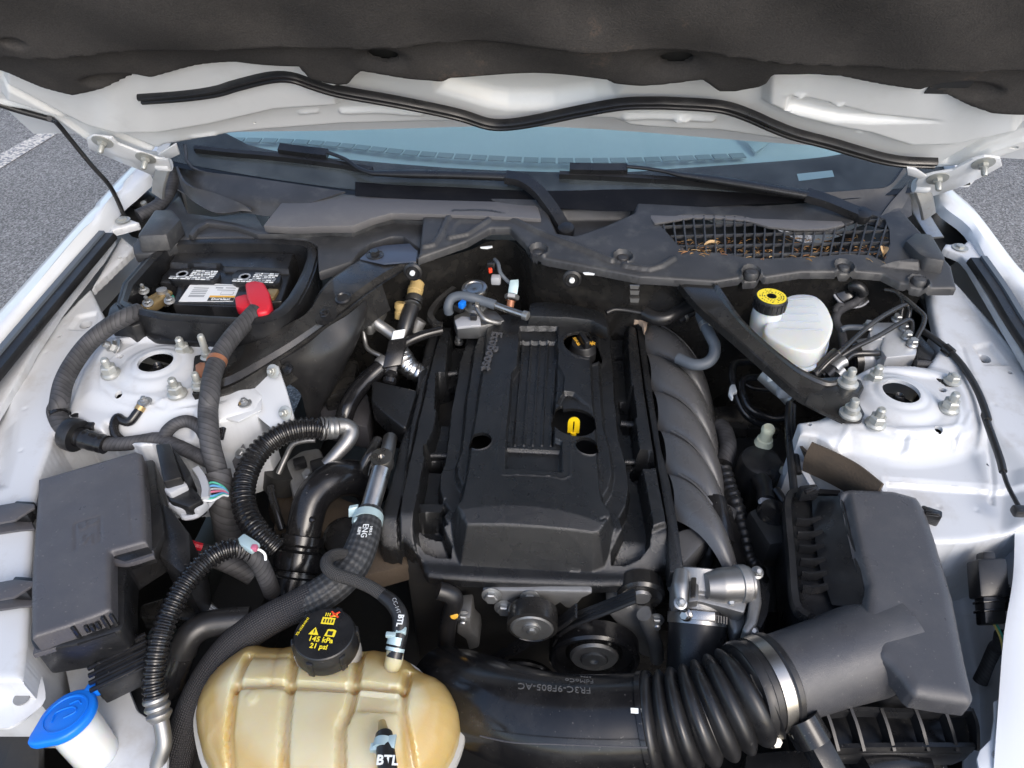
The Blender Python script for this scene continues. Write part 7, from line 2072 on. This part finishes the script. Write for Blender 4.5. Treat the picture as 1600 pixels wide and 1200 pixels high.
# ------------------------------------------------------------------ right side plug and release cable
pr = thing('fender_plug', 'black two part wire plug hanging on the white right inner fender', 'connector', A(11, 1450, 880, .78))
w0, w1 = A(11, 1425, 720, .825), A(11, 1450, 1010, .79)
wd = (w1 - w0).normalized(); wx = Vector((1, .1, 0)).normalized(); wz = wx.cross(wd)
block('cap_end', w0 + wd * .014, wx * .009, wd * .018, wz * .009, M['rubber'], pr, .004)
block('upper_half', w0.lerp(w1, .38), wx * .019, wd * .024, wz * .014, M['black'], pr, .003)
block('latch', w0.lerp(w1, .34) - wz * -.014, wx * .006, wd * .016, wz * .005, M['black_gloss'], pr, .002)
block('lower_half', w0.lerp(w1, .74), wx * .014, wd * .028, wz * .011, M['black'], pr, .003)
for i in range(3):
    block('seal_ring', w0.lerp(w1, .60 + .14 * i), wx * .0152, wd * .0018, wz * .0122, M['black_gloss'], pr, .001)
for i, m_ in enumerate(('wire_yel', 'wire_grn')):
    tube('wire', [w1 + wx * .003 * i, w1 + Vector((.01 + .003 * i, -.02, -.015)), w1 + Vector((.018, -.05, -.05))], .0015, M[m_], pr, 6)
tube('conduit', L(11, .80, (1495, 850, .80), (1510, 880, .795), (1525, 910, .79), (1535, 960, .78)), .008, M['rubber'], pr, 12, pitch=.004, amp=.0008)
cbk = tube('black_loom', L(11, .70, (1500, 1080, .765), (1490, 1130, .745)) + L(15, .70, (1470, 330, .73), (1430, 420, .70), (1400, 480, .68)), .009, M['wrap'])
tag(cbk, 'dark cloth wrapped loom dropping between air box and right rail', 'wiring harness')
rcb = thing('release_cable', 'thin black hood release cable curving along the right inner fender', 'cable', A(7, 1340, 930, .87))
tube('cable', L(7, .88, (1030, 590, .895), (1090, 630, .895), (1165, 690, .892), (1240, 770, .888), (1300, 860, .889), (1350, 960, .888), (1390, 1080, .886)) + L(11, .86, (1420, 80, .884), (1455, 180, .882), (1490, 280, .878), (1505, 340, .876)), .0052, M['rubber'], rcb, 12, 90)
tube('sleeve', L(7, .89, (1150, 680, .893), (1190, 715, .891)), .0085, M['black_gloss'], rcb, 12)
tube('thin_end', L(11, .85, (1503, 335, .876), (1525, 400, .873), (1555, 460, .870), (1585, 510, .868), (1620, 540, .868)), .0030, M['rubber'], rcb, 10)
box('end_clip', A(11, 1580, 520, .87), (.018, .014, .012), M['black'], rcb, .003)
# ------------------------------------------------------------------ right strut brace
rb_ = thing('strut_brace', 'black box section brace running from the cowl down to the right strut tower', 'brace', at(1230, 570, .88), 'strut braces')
up_e = [(1117, 441, .925), (1135, 468, .925), (1155, 497, .922), (1180, 523, .918), (1207, 547, .913), (1230, 565, .908), (1252, 580, .903), (1292, 598, .896), (1312, 594, .894)]
lo_e = [(1060, 441, .925), (1088, 475, .922), (1118, 502, .918), (1150, 530, .913), (1176, 553, .908), (1203, 577, .903), (1238, 608, .898), (1268, 627, .894), (1320, 652, .893)]
U_, Lw = [at(*p) for p in up_e], [at(*p) for p in lo_e]
loft('beam', [[p + Vector((.004, .008, -.020)) for p in U_], [p + Vector((.001, .003, -.006)) for p in U_], [p + Vector((0, 0, .004)) for p in U_], [a.lerp(b, .10) + Vector((0, 0, .004)) for a, b in zip(U_, Lw)], [a.lerp(b, .16) for a, b in zip(U_, Lw)], [a.lerp(b, .86) for a, b in zip(U_, Lw)], [a.lerp(b, .95) + Vector((0, 0, -.002)) for a, b in zip(U_, Lw)], Lw, [p + Vector((-.001, -.002, -.012)) for p in Lw]], M['steel_black'], rb_, 60)
fpad = prism('foot_pad', [A(7, *p, .8955) for p in [(430, 850), (560, 840), (640, 838), (690, 860), (708, 900), (682, 955), (688, 1000), (712, 1045), (690, 1092), (600, 1090), (480, 1040), (380, 990)]], (0, 0, -.005), M['steel_black'], rb_, .002)
for p in ((615, 880), (628, 1050)):
    lathe('pad_bolt', A(7, *p, .8955), (0, 0, 1), [(.0155, 0), (.0155, .003), (.011, .006), (.0105, .014), (.0065, .016), (.0065, .026), (.005, .029), (0, .029)], M['nutw'], fpad, 18)

# ------------------------------------------------------------------ brake fluid reservoir
br = thing('brake_reservoir', 'milky white brake fluid reservoir behind the right brace', 'reservoir', at(1240, 540, .82))
rp_ = [A(7, *p, .915) for p in [(150, 600), (165, 545), (245, 450), (280, 388), (420, 382), (490, 430), (535, 520), (540, 570), (505, 660), (440, 705), (330, 695), (230, 650)]]
rp_ = rnd(rp_, 2)
prism('upper_shell', rp_, (0, 0, -.034), M['milky'], br, .012, 4)
cen = sum(rp_, Vector()) / len(rp_)
prism('lower_shell', [cen + (p - cen) * .93 + Vector((0, 0, -.040)) for p in rp_], (-.0, 0, -.045), M['milky'], br, .006, 3, taper=.86)
prism('weld_rim', [cen + (p - cen) * 1.05 + Vector((0, 0, -.034)) for p in rp_], (0, 0, -.006), M['milky'], br, .002)
for i in range(5):
    ribbon('top_rib', [A(7, 285 - i * 14, 415 + i * 40, .9165), A(7, 430 + i * 12, 408 + i * 44, .9165)], .002, .0012, M['milky'], br, n=2)
for i in range(4):
    box('wall_rib', A(7, 190 + i * 85, 640 + i * 18, .862), (.003, .010, .03), M['milky'], br, .001)
nk = A(7, 178, 470, .925)
lathe('neck', nk, (0, 0, 1), [(.021, -.05), (.024, -.03), (.025, -.012), (.023, .004), (.022, .008)], M['milky'], br, 30)
cp2 = thing('brake_fluid_cap', 'black ribbed brake fluid cap with a yellow printed top', 'cap', nk)
skt = lathe('ribbed_skirt', nk + Vector((0, 0, .004)), (0, 0, 1), [(.0255, 0), (.026, .002), (.0255, .018), (.024, .021), (0, .0212)], M['black'], cp2, 40)
for i in range(20):
    a_ = 2 * math.pi * i / 20
    d_ = Vector((math.cos(a_), math.sin(a_), 0))
    block('grip_rib', nk + Vector((0, 0, .013)) + d_ * .0258, d_ * .0010, Vector((-d_.y, d_.x, 0)) * .0018, Vector((0, 0, .008)), M['black'], skt, 0)
ytp = lathe('yellow_top', nk + Vector((0, 0, .0253)), (0, 0, 1), [(.0232, 0), (.0232, .0004), (.0, .0004)], M['yellow_print'], cp2, 40)
lathe('print', nk + Vector((0, 0, .0258)), (0, 0, 1), [(.0078, 0), (.0078, .0002), (.0068, .0002), (.0068, 0)], M['label_black'], ytp, 24)
lathe('print', nk + Vector((0, 0, .0258)), (0, 0, 1), [(.0042, 0), (.0042, .0002), (.0034, .0002), (.0034, 0)], M['label_black'], ytp, 20)
rr = random.Random(4)
for ring, cnt in ((.0115, 14), (.0150, 20), (.0188, 26)):
    for i in range(cnt):
        if rr.random() < .25: continue
        a_ = 2 * math.pi * i / cnt
        d_ = Vector((math.cos(a_), math.sin(a_), 0))
        block('print', nk + Vector((0, 0, .0258)) + d_ * ring, d_ * rr.uniform(.0005, .0011), Vector((-d_.y, d_.x, 0)) * rr.uniform(.0007, .0017), Vector((0, 0, .0001)), M['label_black'], ytp, 0)

# ------------------------------------------------------------------ anti-lock brake unit and lines
abs_ = thing('brake_control_unit', 'aluminium brake hydraulic unit with round motor at the right rear', 'brake unit', A(7, 830, 720, .80))
vb = prism('valve_block', L(7, .885, (735, 590), (770, 540), (905, 540), (935, 590), (1000, 690), (995, 720), (830, 735), (800, 690), (820, 620), (740, 620)), (0, .0, -.075), M['abs'], abs_, .003)
m0, m1 = A(7, 640, 745, .845), A(7, 820, 720, .85)
tube('motor', [m0, m0.lerp(m1, .08), m0.lerp(m1, .6), m1], [.026, .032, .032, .032], M['abs'], abs_, 36, 20)
tube('motor_end', [m0 - (m1 - m0) * .10, m0 + (m1 - m0) * .1], .031, M['steel_black'], abs_, 36)
for i in range(3):
    lathe('motor_ring', m0 - (m1 - m0).normalized() * .002 * i - (m1 - m0) * .10, m1 - m0, [(.026 - .007 * i, 0), (.027 - .007 * i, -.002), (.024 - .007 * i, -.002)], M['rubber'], abs_, 30)
prism('electronics', L(7, .880, (985, 620), (1010, 600), (1100, 700), (1080, 750), (1000, 740)), (0, 0, -.08), M['black'], abs_, .003)
for p in ((885, 530), (930, 580), (940, 625), (970, 665), (725, 570)):
    hexnut(A(7, *p, .887), (0, -.1, 1), .0075, .012, M['zinc'], vb, None, .009, 'port_nut')
hexnut(A(7, 808, 715, .872), (-1, -.2, .1), .010, .012, M['zinc'], vb, None, .011, 'port_nut')
lathe('cast_dot', A(7, 893, 775, .84), (0, -1, .4), [(.010, 0), (.010, .001), (0, .001)], M['steel_black'], abs_, 20)
for k, (pts, r_, lbl) in enumerate((
        ([(440, 835, .87), (500, 770, .885), (580, 700, .897), (700, 590, .905), (800, 515, .91), (900, 458, .913), (945, 448, .912), (955, 480, .906), (945, 530, .895)], .0042, 'upper of the two long brake lines looping into the brake unit'),
        ([(475, 835, .87), (540, 760, .88), (640, 690, .892), (780, 620, .90), (900, 550, .905), (955, 528, .905), (970, 555, .90), (965, 620, .89)], .0042, 'lower of the two long brake lines looping into the brake unit'),
        ([(590, 775, .872), (620, 735, .878), (660, 716, .88), (740, 713, .88), (800, 714, .876)], .0050, 'short thick brake line entering the round motor side'),
        ([(820, 362, .915), (880, 375, .918), (915, 410, .915), (920, 440, .91), (905, 520, .893)], .0040, 'short curled brake line rising from the rear port'),
        ([(870, 368, .917), (930, 410, .917), (1000, 470, .915), (1035, 505, .912), (1035, 545, .908), (1010, 600, .90), (975, 665, .89)], .0042, 'outer brake line bending beside the white inner fender'))):
    o_ = tube('brake_line', L(7, .9, *pts), r_, M['steel_black'], None, 10, 60)
    tag(o_, lbl, 'brake line', 'brake lines')
lf = thing('line_fittings', 'bundle of sheathed brake lines with a zinc fitting beside the brace foot', 'fitting', A(7, 520, 800, .85))
tube('sheath', L(7, .87, (430, 830, .868), (500, 760, .882), (560, 710, .893)), .0095, M['black'], lf, 14)
tube('sheath', L(7, .87, (490, 840, .866), (530, 800, .872), (550, 785, .875)), .011, M['black'], lf, 14)
tube('zinc_sleeve', L(7, .88, (540, 800, .875), (570, 770, .88), (600, 755, .883)), .0095, M['zinc'], lf, 16)
tube('zinc_sleeve', L(7, .87, (555, 835, .868), (585, 805, .873)), .009, M['zinc'], lf, 16)
tube('pale_line', L(7, .88, (580, 585, .885), (610, 572, .888), (680, 570, .888), (730, 572, .886)), .005, M['grey_rubber'], lf, 10)
gw = thing('ground_cable', 'copper ground wires bolted at the rear edge of the right strut tower', 'ground wire', A(7, 1100, 820, .86))
for i in range(2):
    tube('wire', L(7, .87, (985, 795 + 10 * i, .87), (1060, 798 + 10 * i, .872), (1130, 805 + 10 * i, .878), (1175, 840, .887)), .0018, M['copper'], gw, 6)
prism('lug', L(7, .8865, (1000, 810), (1130, 820), (1200, 840), (1230, 870), (1215, 895), (1160, 890), (1100, 850)), (0, 0, -.004), M['steel_black'], gw, .001)
hexnut(A(7, 1190, 868, .887), (0, 0, 1), .010, .012, M['nutw'], gw, (.005, .003), .013, 'lug_nut')
tube('taped_joint', L(7, .875, (990, 770, .875), (1050, 775, .875), (1100, 785, .875)), .007, M['wrap'], gw, 10)
bo = thing('brake_booster', 'dark round brake booster with pale rim under the cowl edge', 'brake booster', A(7, 650, 350, .86))
lathe('disc', A(7, 640, 355, .885), (.1, -.55, .83), [(.035, -.03), (.036, -.002), (.034, .002), (.030, .004), (.020, .010), (0, .012)], M['steel_black'], bo, 36)
lathe('pale_rim', A(7, 640, 355, .885), (.1, -.55, .83), [(.0365, -.006), (.038, -.004), (.038, -.001), (.0365, .0)], M['grey_plastic'], bo, 36)
tube('vacuum_elbow', L(7, .90, (630, 345, .90), (660, 340, .905), (690, 360, .90), (700, 390, .89)), .010, M['black'], bo, 14)
hn = thing('booster_harness', 'black taped harness running from booster down to brake unit', 'wiring harness', A(7, 590, 520, .85))
tube('trunk', L(7, .88, (700, 380, .885), (660, 430, .88), (600, 460, .88), (560, 490, .878), (550, 540, .875), (580, 600, .87), (600, 690, .86)), .0075, M['wrap'], hn, 12)
tube('branch', L(7, .88, (600, 460, .882), (570, 450, .884), (550, 465, .884), (548, 490, .88)), .0055, M['wrap'], hn, 10)
dkb2 = thing('rear_corner_liner', 'dark sound liner filling the right rear corner of the bay', 'liner', A(7, 700, 480, .7))
prism('liner_sheet', [A(7, *p, .80) for p in [(300, 300), (900, 330), (1060, 420), (1130, 640), (1120, 800), (900, 850), (300, 850)]], (0, 0, -.02), M['dark'], dkb2, .006)
patch('inner_wall', [[A(7, 1000, 372, .885), A(7, 1060, 480, .88), A(7, 1120, 600, .878), A(7, 1200, 720, .876)], [A(7, 990, 380, .80), A(7, 1050, 490, .80), A(7, 1110, 610, .80), A(7, 1190, 740, .80)]], M['dark'], dkb2, 16, 6, .003)

# ------------------------------------------------------------------ heater hoses and pipes right of the engine rear
hh = thing('heater_hose', 'grey heater hose with silver clamp curving down beside the right brace', 'hose', A(25, 440, 420, .82))
tube('hose', L(25, .87, (300, 80, .880), (345, 190, .878), (400, 300, .872), (445, 400, .862), (430, 510, .850), (350, 585, .842), (220, 595, .838), (60, 530, .835)), .0098, M['grey_rubber'], hh, 18, 70)
tube('spigot', L(25, .885, (260, 20, .885), (290, 70, .882), (310, 110, .88)), [.004, .007, .0085], M['alu_smooth'], hh, 12)
lathe('clamp', A(25, 355, 190, .878), A(25, 300, 80, .88) - A(25, 345, 190, .878), [(.0105, -.005), (.0118, -.005), (.0118, .005), (.0105, .005)], M['zinc'], hh, 20)
box('clamp_ear', A(25, 400, 175, .886), (.008, .008, .010), M['zinc'], hh, .002)
bh2 = tube('vacuum_hose', L(6, .86, (590, 555, .862), (640, 535, .865), (720, 540, .864), (830, 560, .862)), .0045, M['rubber'], None, 12)
tag(bh2, 'thin black hose behind the rear right of the engine cover', 'hose')
bh3 = tube('coolant_hose', L(6, .865, (830, 560, .862), (900, 590, .862), (970, 585, .864), (1050, 545, .870), (1120, 510, .876), (1180, 490, .88)), .0125, M['rubber'], None, 18)
tag(bh3, 'thick matte black hose passing under the cowl end of the right brace', 'hose')
sc2 = thing('pipe_clip', 'striped silver clip strip hanging on the firewall behind the engine', 'clip', A(6, 765, 440, .9))
patch('strip', [[on_y(*pix(6, 735, 380), 1.07), on_y(*pix(6, 800, 380), 1.07)], [on_y(*pix(6, 735, 500), 1.07), on_y(*pix(6, 790, 500), 1.07)]], M['steel_black'], sc2, 4, 4, .002)
for y_ in (395, 432, 480):
    prism('silver_band', [on_y(*pix(6, x_, yy), 1.066) for x_, yy in ((738, y_ - 12), (796, y_ - 10), (790, y_ + 12), (740, y_ + 10))], (0, .002, 0), M['alu_smooth'], sc2, 0)
rp2 = thing('rear_coupler', 'dark hose coupler with two chrome rings under the right brace', 'coupler', A(25, 140, 90, .86))
tube('body', L(25, .855, (60, 140, .855), (140, 90, .86), (230, 30, .866)), .009, M['black'], rp2, 14)
for p in ((115, 105), (175, 62)):
    lathe('ring', A(25, *p, .859), A(25, 230, 30, .866) - A(25, 60, 140, .855), [(.0092, 0), (.0105, .001), (.0105, .005), (.0092, .006)], M['steel'], rp2, 16)
pp = thing('bent_pipe', 'outer black bent pipe loop with a white clip below the right brace', 'pipe', A(25, 640, 700, .74), 'bent black pipes')
tube('pipe', L(25, .79, (960, 575, .80), (860, 570, .80), (720, 570, .80), (650, 595, .80), (628, 680, .795), (640, 800, .785), (680, 950, .77), (750, 1090, .755), (850, 1180, .745), (980, 1230, .74)), .0068, M['black_gloss'], pp, 14, 80)
prism('white_clip', L(25, .797, (600, 830), (620, 800), (660, 800), (682, 870), (640, 890), (640, 945), (620, 940), (590, 890)), (0, 0, -.008), M['white_print'], pp, .002)
pp2 = thing('bent_pipe', 'inner black bent pipe loop below the right brace', 'pipe', A(25, 760, 850, .74), 'bent black pipes')
tube('pipe', L(25, .785, (1060, 745, .80), (940, 735, .80), (800, 735, .80), (735, 775, .797), (730, 860, .79), (760, 960, .782), (800, 1040, .775), (900, 1110, .768), (1050, 1160, .762), (1160, 1150, .762), (1220, 1090, .768)), .0065, M['black_gloss'], pp2, 14, 80)
tube('thin_pipe', L(25, .76, (750, 790, .775), (850, 840, .77), (1000, 860, .765), (1100, 850, .765)), .005, M['black'], pp2, 10)
mc = thing('master_cylinder', 'pale grey master cylinder end peeking out below the right brace', 'cylinder', A(25, 1150, 850, .80))
tube('body', L(25, .83, (1260, 960, .83), (1180, 880, .835), (1060, 780, .84), (960, 690, .845)), .015, M['alu'], mc, 18)
box('grey_lug', A(25, 1165, 880, .845), (.022, .018, .02), M['grey_plastic'], mc, .006)
box('white_lug', A(25, 1030, 745, .85), (.012, .010, .008), M['white_print'], mc, .002)
ft2 = thing('engine_mount_bracket', 'flat dark bracket deck between the runners and the right strut tower', 'bracket', at(1140, 660, .68))
prism('deck', [at(*p, .715) for p in [(1105, 635), (1165, 630), (1200, 640), (1220, 670), (1110, 668)]], (0, 0, -.03), M['steel_black'], ft2, .004)
prism('deck', [at(*p, .69) for p in [(1105, 668), (1225, 670), (1240, 770), (1150, 770)]], (0, 0, -.03), M['dark'], ft2, .006)
pm = thing('purge_valve', 'cream nozzle on a round black valve between engine and right tower', 'valve', A(11, 410, 250, .74))
lathe('cream_nozzle', A(11, 415, 215, .775), (0, -.05, 1), [(.014, 0), (.015, .002), (.013, .008), (.0125, .012), (.0095, .013), (.0090, .030), (.0105, .031), (.0105, .036), (.008, .040), (0, .040)], M['cream'], pm, 16)
lathe('valve_body', A(11, 405, 290, .77), (0, -.1, 1), [(.034, -.10), (.034, -.01), (.030, .002), (.020, .006), (0, .006)], M['black'], pm, 30)
prism('grey_bracket', [A(11, *p, .765) for p in [(385, 290), (440, 285), (500, 290), (530, 330), (535, 370), (505, 355), (490, 320), (440, 330), (385, 320)]], (0, 0, -.006), M['grey_lid'], pm, .002)
hexnut(A(11, 515, 340, .768), (0, -.1, 1), .006, .006, M['zinc'], pm, None, .010, 'bracket_bolt')
hsd = thing('heat_shield', 'brown fibrous heat shield curling below the right strut tower', 'heat shield', A(11, 780, 330, .78))
E_ = [at(*p, .868) for p in [(1272, 683), (1305, 697), (1345, 718), (1384, 748)]]
patch('shield', [[p + Vector((-.004, -.008, -.002)) for p in E_], [p + Vector((-.010, -.016, -.022)) for p in E_], [p + Vector((-.004, -.012, -.052)) for p in E_]], M['tan'], hsd, 24, 14, .006)
patch('shield_inner', [[A(11, 570, 190, .845), A(11, 610, 240, .845), A(11, 660, 260, .84)], [A(11, 590, 260, .80), A(11, 640, 340, .79), A(11, 720, 400, .78)]], M['tan'], hsd, 14, 10, .004)
ws_ = thing('white_stay', 'narrow white sheet stay between the right tower and the air box', 'bracket', A(11, 600, 320, .78))
prism('stay', [A(11, *p, .815) for p in [(566, 235), (578, 232), (620, 340), (660, 410), (690, 425), (680, 440), (640, 425), (590, 340)]], (0, 0, -.004), M['white_dimmed'], ws_, .001)
tube('lines', L(11, .82, (535, 30, .84), (530, 120, .835), (535, 220, .828), (545, 330, .82), (555, 430, .81)), .006, M['black'], ws_, 10)
tube('lines', L(11, .82, (550, 40, .84), (548, 130, .835), (560, 250, .825), (575, 350, .815)), .005, M['black'], ws_, 10)
cd = tube('loom_conduit', L(11, .76, (235, 330, .76), (255, 400, .755), (285, 480, .75), (310, 560, .74), (330, 640, .73), (345, 720, .72), (390, 790, .71), (400, 850, .70)), .0125, M['rubber'], None, 14, pitch=.012, amp=.0008)
tag(cd, 'black wiring conduit running down right of the intake runners', 'wiring harness')
vs_ = thing('vent_solenoid', 'black solenoid with oval cap between the conduit and the air box', 'solenoid', A(11, 450, 540, .72))
lathe('oval_cap', A(11, 460, 530, .775), (.1, -.1, 1), [(.022, -.02), (.024, 0), (.020, .008), (0, .010)], M['black_gloss'], vs_, 24)
tube('neck', L(11, .76, (430, 480, .77), (420, 420, .765), (405, 380, .755)), [.014, .012, .016], M['black'], vs_, 16)
lathe('pale_ring', A(11, 432, 492, .775), (.1, .3, 1), [(.013, 0), (.014, .003), (.012, .006)], M['grey_plastic'], vs_, 16)
box('body', A(11, 450, 640, .74), (.06, .07, .07), M['dark'], vs_, .012, rz=.3)
tube('stub', L(11, .77, (470, 420, .775), (500, 470, .77), (510, 510, .76)), .007, M['black'], vs_, 10)
hb2 = tube('lower_hose', L(11, .70, (400, 720, .72), (430, 800, .70), (430, 880, .68), (420, 960, .66)), .018, M['rubber'], None, 16)
tag(hb2, 'dark hose falling between throttle unit and air filter box', 'hose')
hb3 = tube('rear_hose', L(11, .74, (215, 130, .75), (240, 160, .752), (255, 230, .75), (235, 300, .74)), .014, M['wrap'], None, 14)
tag(hb3, 'wrapped hose tucked behind the second manifold runner', 'hose')
# filler blocks of engine hardware deep in the left gap
lg = thing('turbo_housing', 'rough grey turbo castings deep between the elbow and the ribbed hose', 'turbocharger', A(9, 450, 550, .62))
lathe('scroll', A(9, 500, 640, .66), (.2, -.3, 1), [(.055, -.05), (.06, -.02), (.055, .010), (.03, .025), (0, .025)], M['tan'], lg, 28)
prism('casting', L(9, .735, (380, 400), (480, 330), (600, 310), (640, 420), (520, 470), (480, 600), (430, 640)), (0, 0, -.06), M['alu'], lg, .012)
lathe('sensor_hex', A(9, 530, 490, .745), (0, -.3, 1), [(.010, -.01), (.010, .006), (.006, .008), (.006, .012), (0, .012)], M['zinc'], lg, 6)
box('dark_cube', A(9, 590, 440, .755), (.022, .022, .02), M['black'], lg, .003, rz=.5)
box('dark_cube', A(9, 475, 415, .75), (.02, .016, .016), M['black'], lg, .003, rz=.5)
tube('thin_pipe', L(9, .75, (570, 270, .79), (500, 275, .79), (430, 300, .785), (390, 370, .77), (340, 480, .75)), .0045, M['alu_smooth'], lg, 10)
tube('thin_pipe', L(9, .73, (295, 560, .74), (300, 620, .735), (330, 720, .725), (365, 830, .71)), .0062, M['steel_black'], lg, 10)
tube('dark_pot', L(9, .70, (370, 450, .735), (360, 560, .70)), .030, M['dark'], lg, 20)
prism('rough_wall', L(9, .69, (300, 820), (340, 700), (420, 560), (470, 560), (440, 720), (400, 860)), (0, 0, -.06), M['tan'], lg, .01)
stp = thing('side_bracket', 'small grey plate with nut at the left of the big ribbed hose', 'bracket', A(9, 100, 360, .80))
prism('plate', L(9, .815, (50, 400), (120, 290), (140, 330), (70, 460)), (0, 0, -.003), M['grey_lid'], stp, .001)
hexnut(A(9, 105, 355, .817), (-.2, -.3, 1), .006, .006, M['zinc'], stp, None, .009, 'plate_nut')
